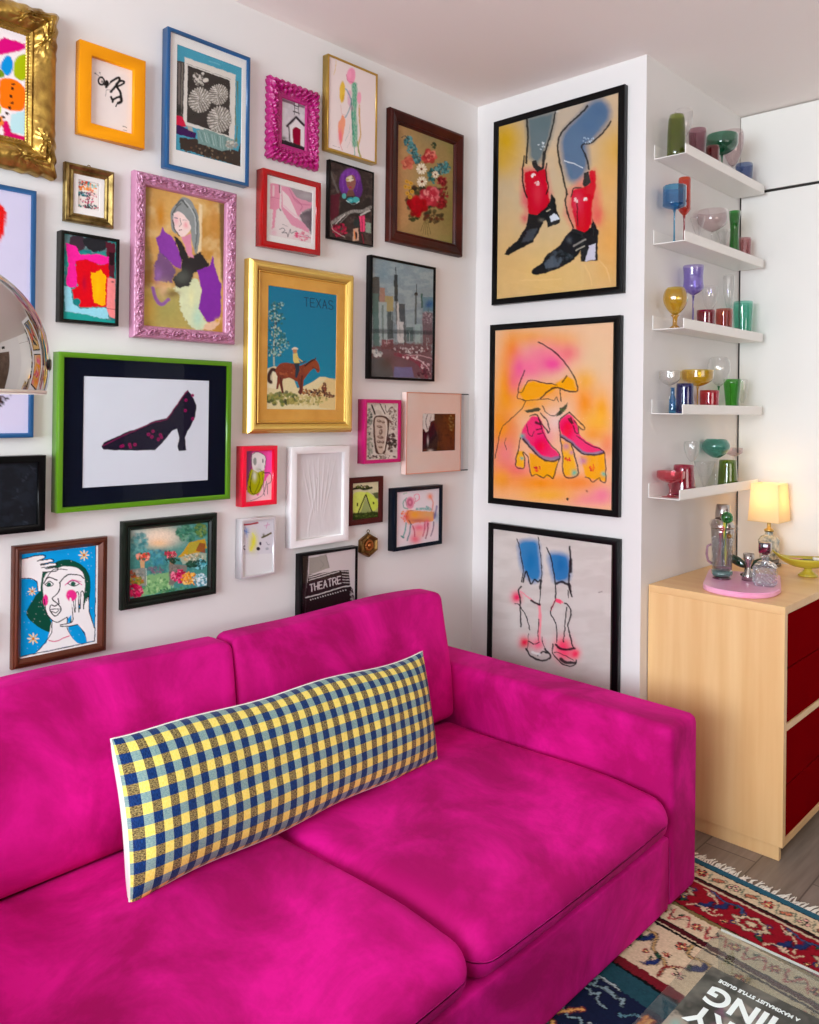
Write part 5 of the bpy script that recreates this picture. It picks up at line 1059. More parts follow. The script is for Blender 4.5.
p.line([(308, 480), (312, 560), (306, 680)], 14, 'F08C98', .8); p.line([(200, 400), (250, 440), (300, 480)], 6, 'F08C9C', .8); p.line([(372, 510), (402, 450), (440, 465)], 8, 'F07888', .8); p.poly([(398, 440), (432, 455), (430, 475), (400, 462)], 'F06880', 5)
for L_, w_ in (([(182, 105), (195, 150), (210, 230), (215, 300), (205, 350)], 5), ([(302, 95), (308, 150), (318, 220), (322, 300), (316, 400), (308, 480)], 5), ([(215, 350), (232, 290), (245, 320), (262, 360), (280, 335), (300, 350), (315, 340), (312, 390)], 8), ([(350, 155), (372, 210), (385, 270), (395, 340), (400, 400), (398, 440)], 6), ([(478, 150), (484, 220), (478, 300), (476, 370), (492, 430)], 9), ([(486, 225), (485, 290)], 17), ([(405, 360), (430, 350), (470, 362), (482, 370), (485, 405)], 12), ([(205, 375), (190, 400), (200, 450), (202, 520), (205, 600)], 7), ([(172, 470), (195, 480), (235, 545), (255, 620)], 5), ([(262, 455), (285, 468), (310, 478)], 10), ([(470, 400), (472, 440)], 5), ([(450, 470), (470, 480), (488, 530), (470, 590), (480, 650), (500, 720)], 7), ([(462, 490), (455, 560), (445, 690)], 6), ([(400, 450), (375, 500), (372, 530), (405, 600), (405, 690)], 5), ([(235, 730), (262, 770), (320, 795), (360, 785), (372, 765), (340, 730)], 9), ([(325, 660), (330, 700), (345, 730)], 4), ([(245, 685), (280, 700), (305, 690)], 5), ([(300, 765), (330, 745), (352, 750)], 8), ([(385, 700), (385, 750), (425, 800), (470, 825), (512, 815), (515, 790)], 6), ([(400, 705), (440, 730), (505, 725)], 11), ([(395, 745), (430, 755), (500, 790)], 4), ([(428, 785), (460, 805), (512, 805)], 14), ([(248, 640), (245, 690), (240, 735)], 3), ([(305, 560), (300, 680)], 4)): p.line(L_, w_, '171418', .95)
p.line([(270, 745), (310, 760)], 12, 'F4EEEC', .8); p.line([(645, 408), (662, 402)], 5, '6A5A58', .7)
p.noise(60, .03)
fin()
# ================================================================ sofa
def velvet():
    m = bpy.data.materials.new('magenta_velvet'); m.use_nodes = True; nt = m.node_tree
    b = nt.nodes['Principled BSDF']; b.inputs['Roughness'].default_value = .8
    b.inputs['Specular IOR Level'].default_value = .15
    b.inputs['Sheen Weight'].default_value = .12; b.inputs['Sheen Roughness'].default_value = .45
    b.inputs['Sheen Tint'].default_value = rgba('FF4CC0')
    tc = nt.nodes.new('ShaderNodeTexCoord')
    n = nt.nodes.new('ShaderNodeTexNoise'); n.inputs['Scale'].default_value = 3.2; n.inputs['Detail'].default_value = 7
    n.inputs['Roughness'].default_value = .62; n.inputs['Distortion'].default_value = .5
    nt.links.new(tc.outputs['Object'], n.inputs['Vector'])
    r = nt.nodes.new('ShaderNodeValToRGB')
    r.color_ramp.elements[0].position = .40; r.color_ramp.elements[1].position = .62
    r.color_ramp.elements[0].color = rgba('A80260'); r.color_ramp.elements[1].color = rgba('DE0E8E')
    nt.links.new(n.outputs['Fac'], r.inputs[0]); nt.links.new(r.outputs[0], b.inputs['Base Color'])
    n2 = nt.nodes.new('ShaderNodeTexNoise'); n2.inputs['Scale'].default_value = 9; n2.inputs['Detail'].default_value = 4
    nt.links.new(tc.outputs['Object'], n2.inputs['Vector'])
    bn = nt.nodes.new('ShaderNodeBump'); bn.inputs['Strength'].default_value = .35; bn.inputs['Distance'].default_value = .015
    nt.links.new(n2.outputs['Fac'], bn.inputs['Height']); nt.links.new(bn.outputs[0], b.inputs['Normal'])
    return m
m_vel = velvet()
def soft_box(w, d, h, r, crown=(0, 0, 0), n=26, warp=None):
    """Rounded cushion block centred on its base. crown = bulge along x, y, z faces."""
    bm = bmesh.new(); bmesh.ops.create_cube(bm, size=2)
    bmesh.ops.subdivide_edges(bm, edges=bm.edges[:], cuts=n, use_grid_fill=True)
    hx, hy, hz = w/2, d/2, h/2
    def sp(t, half):       # denser toward the ends
        k = 1.0-(1.0-abs(t))**1.35
        return math.copysign(k, t)*half
    for v in bm.verts:
        a = Vector((sp(v.co.x, hx), sp(v.co.y, hy), sp(v.co.z, hz)))
        q = Vector((max(-hx+r, min(hx-r, a.x)), max(-hy+r, min(hy-r, a.y)), max(-hz+r, min(hz-r, a.z))))
        dlt = a-q
        if dlt.length > 1e-9: a = q+dlt.normalized()*r
        u, v_, t = a.x/hx, a.y/hy, a.z/hz
        f = lambda p: max(0, 1-p*p)
        a.x += crown[0]*math.copysign(1, u)*abs(u)**2*f(v_)*f(t)
        a.y += crown[1]*math.copysign(1, v_)*abs(v_)**2*f(u)**.6*f(t)**.6
        a.z += crown[2]*math.copysign(1, t)*abs(t)**2*f(u)**.6*f(v_)**.6
        if warp: a = warp(a, u, v_, t)
        v.co = a
    return bm
SX1, SX0, SY0, SY1 = -.283, -2.44, -1.120, -.055        # right, left, front, back
sofa = thing('sofa', 'bright magenta velvet two-cushion sofa against the gallery wall', 'sofa', ((SX0+SX1)/2, (SY0+SY1)/2, 0))
cx, cyy = (SX0+SX1)/2, (SY0+SY1)/2
def spart(name, bm, x, y, z, m=None):
    return obj(name, bm, m or m_vel, sofa, True, (x-cx, y-cyy, z))
TH = .185
# base with a slight front panel
spart('base', soft_box(SX1-SX0-2*TH+.004, SY1-SY0-.03, .212, .010, n=14), cx, cyy-.0145, .018+.106)
for s in (0, 1):
    x = SX1-TH/2 if s == 0 else SX0+TH/2
    spart('arm', soft_box(TH, SY1-SY0, .522, .026, (.003, .002, .005), 22), x, cyy, .016+.261)
spart('back', soft_box(SX1-SX0-2*TH, .06, .60, .025, (0, .002, .004), 16), cx, SY1-.03, .03+.30)
def seat_warp(a, u, v, t):
    # front top edge rolls down softly
    if v < 0: a.z -= .012*max(0, -v-.55)/.45*(1 if t > 0 else 0)
    a.z += .006*math.sin(a.x*9+1)*math.sin(a.y*7)*(1 if t > 0 else 0)
    return a
sw = (SX1-SX0-2*TH)/2
for s in (0, 1):
    x = SX1-TH-sw/2 if s == 0 else SX0+TH+sw/2
    spart('seat_cushion', soft_box(sw-.004, .865, .128, .056, (.002, .010, .006), 32, seat_warp), x, SY0-.012+.4325, .228+.064)
def back_warp(seed):
    def f(a, u, v, t):
        # thinner and pulled in toward the top; lean backwards
        k = max(0.0, (t+1)/2)
        a.y *= 1-.45*k**1.6
        a.z += (-.004*abs(u)**6+.005*math.sin(a.x*8+seed))*k
        a.y += .030*k
        a.y += .006*math.sin(a.x*13+a.z*9+seed)*(1-abs(t))
        return a
    return f
for s in (0, 1):
    x = SX1-TH-sw/2 if s == 0 else SX0+TH+sw/2
    spart('back_cushion', soft_box(sw-.001, .190, .436, .028, (.000, .022, .006), 32, back_warp(s*2.1)), x, -.222, .358+.218)
for x in (SX0+.12, SX1-.12):
    for y in (SY0+.12, SY1-.12):
        obj('foot', lathe([(0, 0), (.02, 0), (.024, .012), (0, .012)], 16), mat('dark_foot', '1A1414', .5), sofa, True, (x-cx, y-cyy, .0114))
# seam on the arm front and base front
obj('seam', tube([(SX1-TH-cx, SY0-cyy-.0005, .05), (SX1-TH-cx, SY0-cyy-.0005, .20)], .0012, 6), mat('seam_thread', '8A0458', .8), sofa)

# ================================================================ long gingham lumbar cushion
def gingham():
    m = bpy.data.materials.new('gingham_weave'); m.use_nodes = True; nt = m.node_tree
    b = nt.nodes['Principled BSDF']; b.inputs['Roughness'].default_value = .85; b.inputs['Specular IOR Level'].default_value = .1
    b.inputs['Sheen Weight'].default_value = .15
    uv = nt.nodes.new('ShaderNodeUVMap'); uv.uv_map = 'UVMap'
    wob = nt.nodes.new('ShaderNodeTexNoise'); wob.inputs['Scale'].default_value = 60; nt.links.new(uv.outputs[0], wob.inputs['Vector'])
    sep = nt.nodes.new('ShaderNodeSeparateXYZ'); nt.links.new(uv.outputs[0], sep.inputs[0])
    def M_(op, a, b_=None, c=None):
        n = nt.nodes.new('ShaderNodeMath'); n.operation = op
        for i, v in enumerate((a, b_, c)):
            if v is None: continue
            if isinstance(v, (int, float)): n.inputs[i].default_value = v
            else: nt.links.new(v, n.inputs[i])
        return n.outputs[0]
    def stripe(ax, off):
        t = M_('ADD', M_('MULTIPLY', M_('SUBTRACT', wob.outputs[0], .5), .05), sep.outputs[ax])
        t = M_('FRACT', M_('ADD', t, off))
        return M_('GREATER_THAN', t, .5)
    sx, sy = stripe(0, .0), stripe(1, .22)      # 1 = blue thread
    # thread noise stretched both ways
    def threads(sc):
        mp = nt.nodes.new('ShaderNodeMapping'); mp.inputs['Scale'].default_value = sc; nt.links.new(uv.outputs[0], mp.inputs[0])
        n = nt.nodes.new('ShaderNodeTexNoise'); n.inputs['Scale'].default_value = 1; n.inputs['Detail'].default_value = 2
        nt.links.new(mp.outputs[0], n.inputs['Vector']); return n.outputs[0]
    tn = threads((9, 30, 1)); tn2 = threads((30, 7, 1))
    def mixc(f, a, b_):
        n = nt.nodes.new('ShaderNodeMix'); n.data_type = 'RGBA'
        (nt.links.new(f, n.inputs[0]) if not isinstance(f, float) else setattr(n.inputs[0], 'default_value', f))
        for i, v in ((6, a), (7, b_)):
            if isinstance(v, str): n.inputs[i].default_value = rgba(v)
            else: nt.links.new(v, n.inputs[i])
        return n.outputs[2]
    sp = M_('MULTIPLY', M_('SUBTRACT', tn, .42), 6.0); spn = nt.nodes.new('ShaderNodeClamp'); nt.links.new(sp, spn.inputs[0])
    sp2 = M_('MULTIPLY', M_('SUBTRACT', tn2, .40), 5.0); spn2 = nt.nodes.new('ShaderNodeClamp'); nt.links.new(sp2, spn2.inputs[0])
    yel = mixc(spn2.outputs[0], 'EFD75C', 'F8E57E')
    blue = mixc(spn2.outputs[0], '0A2454', '153C74')
    mixA = mixc(spn.outputs[0], '6E9296', '93AEA2')     # yellow warp under blue weft
    mixB = mixc(spn.outputs[0], '443824', 'A8945A')     # blue warp under yellow weft
    rowY = mixc(sx, yel, mixB); rowB = mixc(sx, mixA, blue)
    out = mixc(sy, rowY, rowB)
    nt.links.new(out, b.inputs['Base Color'])
    bn = nt.nodes.new('ShaderNodeBump'); bn.inputs['Strength'].default_value = .3; bn.inputs['Distance'].default_value = .002
    nt.links.new(tn, bn.inputs['Height']); nt.links.new(bn.outputs[0], b.inputs['Normal'])
    return m
PW, PH, PT = 1.03, .350, .070
def pillow_half(sign, nx=110, ny=44):
    u, v = np.meshgrid(np.linspace(-1, 1, nx), np.linspace(-1, 1, ny))
    u = np.sign(u)*(1-(1-np.abs(u))**1.25); v = np.sign(v)*(1-(1-np.abs(v))**1.25)
    th = PT*np.clip(1-np.abs(u)**7, 0, 1)**.5*np.clip(1-np.abs(v)**2.4, 0, 1)**.62
    if sign < 0: th = .098*np.clip(1-np.abs(u)**9, 0, 1)**.45*np.clip(1-np.abs(v)**5, 0, 1)**.42
    x = u*PW/2*(1-.028*(1-v*v)*np.abs(u)**3)
    z = v*PH/2*(1-.06*np.abs(v)**3*(1-np.abs(u)**8))+.004*np.sin(u*7)*np.abs(v)**4
    th = th+.004*(fbm(u*9, v*3, 2)-.5)*(1-np.abs(u)**4)*(1-v**4)*2
    top = (v+1)/2; rt = (u+1)/2      # the far upper corner sags and stretches a little
    x = x+.034*top*rt+.008*top*(1-rt); z = z-.026*top*rt**2
    V = np.zeros(u.shape+(3,)); V[..., 0] = x; V[..., 2] = z; V[..., 1] = -sign*th
    return V, u, v
pil = thing('lumbar_cushion', 'long yellow and navy gingham cushion with white back, propped on the sofa', 'cushion', (-1.302, -.520, .359))
# lie of the cushion: yaw slightly, lean back
def place_pillow(o):
    o.parent = pil
V, u, v = pillow_half(1); me = grid_mesh('front_cover', V)
uvl = me.uv_layers.new(name='UVMap')
li = np.zeros(len(me.loops), np.int32); me.loops.foreach_get('vertex_index', li)
UVc = np.stack([(u.reshape(-1)+1)/2*25+.42, (v.reshape(-1)+1)/2*7.6], -1)[li]
uvl.data.foreach_set('uv', UVc.reshape(-1).astype(np.float32))
fo = mesh_obj('front_cover', me, gingham(), pil, True)
V, u, v = pillow_half(-1); me = grid_mesh('back_cover', V); me.flip_normals()
bo = mesh_obj('back_cover', me, mat('white_cotton', 'F2EEEA', .85, bump=(40, .2, .002)), pil, True)
# white piping round the edge
Vf, _, _ = pillow_half(1, 60, 24)
edge = [tuple(Vf[0, i]) for i in range(60)]+[tuple(Vf[i, -1]) for i in range(1, 24)]+[tuple(Vf[-1, i]) for i in range(58, -1, -1)]+[tuple(Vf[i, 0]) for i in range(22, 0, -1)]
edge.append(edge[0])
obj('edge_seam', tube([(a, b+.002, c) for a, b, c in edge], .0028, 6, cap=False), mat('white_seam', 'EFEAE2', .8), pil, True)
tilt = math.atan2(.105, .325)
for o_ in (fo, bo, bpy.data.objects['edge_seam']):
    o_.location = (0, 0, 0)
    o_.data.transform(Matrix.Rotation(-tilt, 4, 'X') @ Matrix.Translation((0, 0, PH/2)))
pil.rotation_euler = (0, 0, math.radians(.9))
# ================================================================ five white metal picture ledges on the side of the pillar
m_shelf = mat('white_powder_coat', 'EFECE7', .4)
SHZ = {1: 2.366, 2: 2.056, 3: 1.746, 4: 1.441, 5: 1.138}
place_word = {1: 'topmost', 2: 'second from the top', 3: 'middle', 4: 'second from the bottom', 5: 'lowest'}
for k, z in SHZ.items():
    x0, x1 = (.062, .800) if k < 5 else (.046, .765)
    o = thing('ledge_shelf', 'white metal ledge of coloured glasses, %s of five' % place_word[k], 'shelf', ((x0+x1)/2, -W_COL-.001, z), 0, 'white picture ledges')
    hw = (x1-x0)/2
    obj('tray', boxes((-hw, hw, -.120, 0, 0, .003), (-hw, hw, -.003, 0, .003, .052), bev=.0006), m_shelf, o)
    obj('front_lip', boxes((-hw, hw, -.1205, -.1165, .003, .036), bev=.0008), m_shelf, o)

# ---------------------------------------------------------------- glassware
def gm(tint, dens=.25, body=None, **k):
    tint = ''.join('%02X' % int(round(255*(int(tint[i:i+2], 16)/255)**.6)) for i in (0, 2, 4))
    dens *= .6
    return glass_mat('glass_'+tint+str(int(dens*100)), tint, dens, body, **dict(dict(refl=1.8, rough=.03, edge=.88), **k))
def gq(tint, dens, body): return gm(tint, dens, body)
G = dict(olive=gq('B4C060', .35, '7C8C20'), clear=gq('FBFCFC', .02, 'F0F0F2'), pinkclear=gq('F4E9EC', .04, 'E0C8D0'), mauve=gq('CFA4B4', .28, 'A8707E'),
         red=gq('C83040', .5, '98101C'), teal=gq('6CB89C', .3, '2A7A5C'), blue=gq('A4BAE0', .3, '4C74AC'), cyan=gq('70C8EC', .22, '2A9ACC'), orange=gq('F47838', .35, 'DC4414'),
         green=gq('4CC860', .4, '12982C'), pink=gq('E6B8BC', .28, 'C88C94'), yellow=gq('F8E474', .14, 'E0C02C'), purple=gq('D2C8F4', .16, 'A898E4'), dpurple=gq('9484DC', .4, '5444B8'),
         magenta=gq('CC3064', .45, 'AC0C44'), coral=gq('ECA090', .3, 'D06C5C'), aqua=gq('B4F0E4', .16, '6CD4C0'), navy=gq('3040B4', .6, '141C84'), crimson=gq('F03468', .5, 'D80C48'),
         leaf=gq('98E088', .2, '4CB040'), emerald=gq('38B468', .45, '0C8C40'), raspberry=gq('DC4474', .45, 'C01458'), rose=gq('F8ACB4', .16, 'E8607A'), lime=gq('B0C848', .45, '84A014'), sea=gq('98D8D0', .2, '50ACA0'), amber=gq('ECC040', .25, 'DC9C10'))
def tumbler(H_, rt, rb, wall=.0022, belly=0):
    """straight or tapered drinking glass with thick base"""
    pts = [(0, 0), (rb*.92, 0), (rb, .003)]
    for i in range(1, 9):
        t = i/8; pts.append((rb+(rt-rb)*t+belly*math.sin(PI*t), .003+(H_-.003)*t))
    pts.append((rt-wall, H_))
    for i in range(7, 0, -1):
        t = i/8; pts.append((rb+(rt-rb)*t+belly*math.sin(PI*t)-wall, max(.010, .003+(H_-.003)*t)))
    pts += [(rb-wall-.003, .009), (0, .008)]
    return pts
def bowl_prof(kind, r, z0, z1, wall=.0016):
    """outer then inner profile of a bowl between z0 (stem top) and z1 (rim)"""
    h = z1-z0; out = []
    for i in range(13):
        t = i/12
        if kind == 'coupe': rr = r*min(1, math.sin(min(1, t/.55)*PI/2)**.75) if t < .55 else r*(1+.03*(t-.55))
        elif kind == 'wine': rr = r*(math.sin(PI*(.04+.62*t))**.8) if t > 0 else .1*r
        elif kind == 'cyl': rr = r*min(1, (t/.16)**.6)
        elif kind == 'ball': rr = r*math.sin(PI*min(.78, .04+.74*t))**.7
        elif kind == 'vee': rr = r*(.08+.92*t)
        elif kind == 'flute': rr = r*(.25+.75*math.sin(min(1, t*1.6)*PI/2))
        elif kind == 'waist': rr = r*(min(1, (t/.22)**.8))*(1-.10*math.sin(PI*max(0, (t-.22)/.78)))
        out.append((max(rr, .003), z0+h*t))
    inn = [(max(a-wall, .0012), b+(.002 if i == 0 else 0)) for i, (a, b) in enumerate(out)][::-1]
    return out, inn
def goblet(name, label, mbowl, mstem, kind, r, H_, zb, rfoot, x, shelf, y=None, rstem=.0032, rib=None, group=None, cat='glass'):
    """stemmed glass > bowl, stem, foot"""
    z = SHZ[shelf]+.0034; y = -W_COL-.060 if y is None else y
    o = thing(name, label, cat, (x, y, z))
    out, inn = bowl_prof(kind, r, zb, H_)
    obj('bowl', lathe([(0, zb-.001)]+out+inn+[(0, zb+.003)], 40, rib=rib), mbowl, o, True)
    obj('stem', lathe([(0, .004), (rstem*2.2, .004), (rstem, .014), (rstem*.9, zb*.5), (rstem, zb-.010), (max(rstem*1.9, .005), zb-.0015), (0, zb-.0015)], 20), mstem, o, True)
    obj('foot', lathe([(0, 0), (rfoot, 0), (rfoot, .0018), (rfoot*.4, .0038), (0, .0045)], 36), mstem, o, True)
    return o
def glass(name, label, m, H_, rt, rb, x, shelf, y=None, belly=0, n=40, rib=None):
    z = SHZ[shelf]+.0034; y = -W_COL-.060 if y is None else y
    o = obj(name, lathe(tumbler(H_, rt, rb, belly=belly), n, rib=rib), m, None, True, (x, y, z))
    return tag(o, label, 'glass')
YF_ = -W_COL-.070; YB = -W_COL-.045
# top ledge
glass('tumbler', 'tall olive-green tapered tumbler at the front end of the top ledge', G['olive'], .152, .028, .033, .103, 1, YF_+.004, belly=.002)
goblet('wine_glass', 'clear tulip wine glass behind the olive tumbler on the top ledge', G['clear'], G['clear'], 'wine', .034, .200, .095, .032, .190, 1, YB-.006)
glass('tumbler', 'mauve round tumbler on the top ledge', G['mauve'], .150, .034, .028, .290, 1)
glass('tumbler', 'small dark red cup between mauve and green glasses on the top ledge', G['red'], .112, .026, .024, .405, 1, YF_+.001)
goblet('coupe_glass', 'wide dark-green coupe on the top ledge', G['teal'], G['teal'], 'coupe', .060, .184, .105, .036, .515, 1)
goblet('wine_glass', 'pale pink-tinted stem glass near the cupboard end of the top ledge', G['pinkclear'], G['clear'], 'wine', .044, .232, .088, .034, .632, 1, YB-.010)
glass('tumbler', 'smoky blue tumbler at the cupboard end of the top ledge', G['blue'], .120, .036, .030, .740, 1)
# second ledge
goblet('goblet', 'turquoise ribbed goblet on a long stem, front end of the second ledge', G['cyan'], G['cyan'], 'cyl', .041, .208, .122, .034, .106, 2, YF_+.010, rib=(16, .045))
goblet('goblet', 'tall narrow orange-red goblet on the second ledge', G['orange'], G['red'], 'cyl', .0225, .258, .118, .030, .196, 2, YB-.010)
goblet('coupe_glass', 'clear lilac-tinted coupe in the middle of the second ledge', G['pinkclear'], G['clear'], 'coupe', .056, .178, .095, .036, .430, 2)
goblet('cordial_glass', 'small clear slanted-sided cordial glass left of the lilac coupe, second ledge', G['clear'], G['clear'], 'vee', .030, .128, .045, .026, .300, 2)
o = obj('bud_vase', lathe([(0, 0), (.020, 0), (.023, .004), (.020, .06), (.0165, .12), (.018, .165), (.0245, .215), (.0228, .215), (.016, .165), (.0145, .12), (.018, .06), (.018, .012), (0, .010)], 32), G['green'], None, True, (.645, YF_+.010, SHZ[2]+.0034)); tag(o, 'slim bright green waisted vase on the second ledge', 'vase')
goblet('cordial_glass', 'little clear cordial glass with dark foot beside the green vase', G['clear'], G['clear'], 'vee', .028, .125, .040, .024, .560, 2, YB-.004)
glass('tumbler', 'pale pink tumbler at the cupboard end of the second ledge', G['pink'], .122, .028, .025, .750, 2)
# middle ledge
goblet('goblet', 'amber-yellow cut goblet with a thick stem, front end of the middle ledge', G['yellow'], G['amber'], 'ball', .042, .150, .052, .032, .108, 3, YF_+.004, rstem=.009, rib=(12, .03))
goblet('wine_glass', 'tall lavender glass with a violet stem on the middle ledge', G['purple'], G['dpurple'], 'waist', .040, .252, .140, .034, .275, 3, YB-.012)
glass('tumbler', 'short wine-red tumbler in front on the middle ledge', G['magenta'], .093, .036, .031, .372, 3, YF_+.005)
goblet('wine_glass', 'clear tulip glass behind the wine-red tumbler, middle ledge', G['clear'], G['clear'], 'wine', .031, .198, .100, .026, .452, 3, YB+.0)
glass('tumbler', 'coral-pink short tumbler on the middle ledge', G['coral'], .115, .034, .030, .548, 3, YF_+.008)
goblet('flute_glass', 'slim clear flute with a red and green base, middle ledge', G['clear'], G['teal'], 'flute', .022, .265, .120, .024, .640, 3, YB+.004)
glass('tumbler', 'aqua seeded-glass tumbler at the cupboard end of the middle ledge', G['aqua'], .165, .040, .033, .745, 3, n=24)
# fourth ledge
o = obj('small_bottle', lathe([(0, 0), (.013, 0), (.014, .004), (.012, .05), (.007, .066), (.007, .09), (.009, .093), (.005, .093), (.005, .066), (.010, .048), (.011, .01), (0, .008)], 24), G['cyan'], None, True, (.092, YF_-.004+.006, SHZ[4]+.0034)); tag(o, 'tiny turquoise bottle at the front end of the fourth ledge', 'bottle')
goblet('coupe_glass', 'clear shallow coupe above the turquoise bottle, fourth ledge', G['clear'], G['clear'], 'coupe', .038, .156, .100, .026, .122, 4, YB+.004)
glass('tumbler', 'deep navy tumbler on the fourth ledge', G['navy'], .111, .031, .034, .200, 4, YF_+.006)
goblet('coupe_glass', 'wide golden-yellow coupe on the fourth ledge', G['yellow'], G['amber'], 'coupe', .058, .166, .102, .034, .315, 4)
glass('tumbler', 'crimson short tumbler in front on the fourth ledge', G['crimson'], .091, .037, .035, .418, 4, YF_+.008)
goblet('wine_glass', 'big clear balloon wine glass with a green stem on the fourth ledge', G['clear'], G['emerald'], 'ball', .044, .226, .112, .034, .520, 4, YB-.010)
glass('tumbler', 'leaf-green flared tumbler on the fourth ledge', G['leaf'], .142, .036, .022, .640, 4)
goblet('flute_glass', 'short clear flute at the cupboard end of the fourth ledge', G['clear'], G['clear'], 'flute', .022, .145, .045, .022, .745, 4)
# lowest ledge
goblet('coupe_glass', 'rose-pink pressed dessert coupe at the front end of the lowest ledge', G['rose'], G['rose'], 'coupe', .049, .094, .048, .032, .104, 5, YF_+.012, rstem=.006, rib=(14, .025))
glass('tumbler', 'upturned raspberry tumbler on the lowest ledge', G['raspberry'], .112, .036, .045, .205, 5)
goblet('wine_glass', 'small clear cut wine glass on the lowest ledge', G['clear'], G['clear'], 'wine', .029, .198, .118, .026, .298, 5, YB-.002)
for k_, (x_, lb) in enumerate(((.372, 'clear faceted cone glass beside the raspberry tumbler, lowest ledge'),)):
    goblet('cone_glass', lb, G['clear'], G['clear'], 'vee', .042, .118, .012, .026, x_+.018, 5, YF_+.012, rib=(8, .03))
goblet('goblet', 'round sea-green goblet on a clear flaring stem, lowest ledge', G['sea'], G['clear'], 'ball', .054, .202, .128, .034, .500, 5, YB-.010, rstem=.006)
glass('tumbler', 'olive-lime tumbler on the lowest ledge', G['lime'], .115, .034, .040, .605, 5, YF_+.010)
goblet('coupe_glass', 'shallow pale-pink coupe at the cupboard end of the lowest ledge', G['pinkclear'], G['clear'], 'coupe', .036, .162, .125, .026, .705, 5, YB+.002)
# ================================================================ maple drawer cabinet with red fronts
def maple(name, axis):
    m = bpy.data.materials.new(name); m.use_nodes = True; nt = m.node_tree
    b = nt.nodes['Principled BSDF']; b.inputs['Roughness'].default_value = .38
    tc = nt.nodes.new('ShaderNodeTexCoord'); mp = nt.nodes.new('ShaderNodeMapping')
    mp.inputs['Scale'].default_value = {'z': (14, 14, .8), 'y': (14, .8, 14), 'x': (.8, 14, 14)}[axis]
    nt.links.new(tc.outputs['Object'], mp.inputs[0])
    n = nt.nodes.new('ShaderNodeTexNoise'); n.inputs['Scale'].default_value = 1.6; n.inputs['Detail'].default_value = 8
    nt.links.new(mp.outputs[0], n.inputs['Vector'])
    r = nt.nodes.new('ShaderNodeValToRGB'); r.color_ramp.elements[0].position = .3; r.color_ramp.elements[1].position = .7
    r.color_ramp.elements[0].color = rgba('DFB076'); r.color_ramp.elements[1].color = rgba('EBC48C')
    nt.links.new(n.outputs['Fac'], r.inputs[0]); nt.links.new(r.outputs[0], b.inputs['Base Color'])
    return m
mz, mx_, my = maple('maple_upright_grain', 'z'), maple('maple_top', 'y'), maple('maple_rail', 'x')
CX0, CX1, CY0, CY1, CZ = .051, .838, -1.254, -.778, .825
cab = thing('drawer_cabinet', 'pale maple chest with glossy red drawers beside the pillar', 'cabinet', ((CX0+CX1)/2, (CY0+CY1)/2, 0))
ccx, ccy = (CX0+CX1)/2, (CY0+CY1)/2
def cpart(name, bm, m, parent=None, **k):
    for v in bm.verts: v.co.x -= ccx; v.co.y -= ccy
    return obj(name, bm, m, parent or cab, **k)
cpart('top', box(CX0, CX1, CY0, CY1, CZ-.026, CZ, bev=.0012), mx_)
cpart('side_panel', box(CX0+.0006, CX0+.026, CY0+.001, CY1, .048, CZ-.0262, bev=.0008), mz)
cpart('side_panel', box(CX1-.026, CX1-.0006, CY0+.001, CY1, .048, CZ-.0262, bev=.0008), mz)
cpart('bottom_board', box(CX0+.0265, CX1-.0265, CY0+.001, CY1-.01, .048, .070, bev=.0008), my)
cpart('back_board', box(CX0+.027, CX1-.027, CY1-.012, CY1-.002, .071, CZ-.027), my)
cpart('rail', box(CX0+.0265, CX1-.0265, CY0+.001, CY1-.03, .418, .440, bev=.0008), my)
cpart('plinth', boxes((CX0+.007, CX0+.026, CY0+.014, CY1-.01, 0.0005, .0475), (CX1-.026, CX1-.006, CY0+.014, CY1-.01, .0005, .0475), (CX0+.03, CX1-.03, CY0+.05, CY0+.07, .0005, .0475), bev=.001), mz)
m_rd = mat('gloss_dark_red_lacquer', '7E0309', .12, spec=.0)
m_rdk = mat('drawer_gap', '20080A', .8)
for z0, z1 in ((.6215, .796), (.4425, .6165), (.240, .4155), (.0725, .234)):
    d = cpart('drawer', boxes((CX0+.029, CX1-.029, CY0+.004, CY0+.022, z0, z1), (CX0+.036, CX1-.036, CY0+.0225, CY1-.05, z0+.004, z1-.02), bev=.0012), m_rd)
# ================================================================ things on the cabinet
TZ = CZ+.0006
# pink slab tray, rounded toward the room's window side
tray_pts = [(.49, -1.085), (.25, -1.172), (.19, -1.178), (.135, -1.168), (.098, -1.142), (.075, -1.105), (.067, -1.06), (.072, -1.02), (.085, -.985), (.105, -.960), (.132, -.945), (.41, -.845)]
bm = bmesh.new(); add_prism(bm, [(x-.28, y+1.03) for x, y in tray_pts], 0, .018)
es = [e for e in bm.edges if abs(e.verts[0].co.z-e.verts[1].co.z) < 1e-6]
bmesh.ops.bevel(bm, geom=es, offset=.004, segments=3, affect='EDGES')
tr = obj('serving_tray', bm, mat('pink_marbled_resin', 'EE9CC4', .3, noise=(6, 'F6BCD8', 5), coat=.3), None, False, (.28, -1.03, TZ), auto=35)
tag(tr, 'bubblegum-pink D-shaped slab tray on the maple cabinet', 'tray')
TT = TZ+.0185
steel = mat('polished_steel', 'B8B2AE', .16, 1.0); m_gc = G['clear']
# cocktail shaker
o = thing('cocktail_shaker', 'steel cocktail shaker standing behind the glass of swizzle sticks', 'shaker', (.398, -.903, TT))
obj('body', lathe([(0, 0), (.032, 0), (.034, .004), (.042, .15), (.043, .165), (0, .165)], 36), steel, o, True)
obj('shoulder', lathe([(0, .1655), (.044, .1655), (.045, .172), (.040, .188), (.029, .200), (0, .200)], 36), steel, o, True)
obj('cap', lathe([(0, .2005), (.0285, .2005), (.0275, .225), (.025, .252), (.022, .2545), (0, .2545)], 36), steel, o, True)
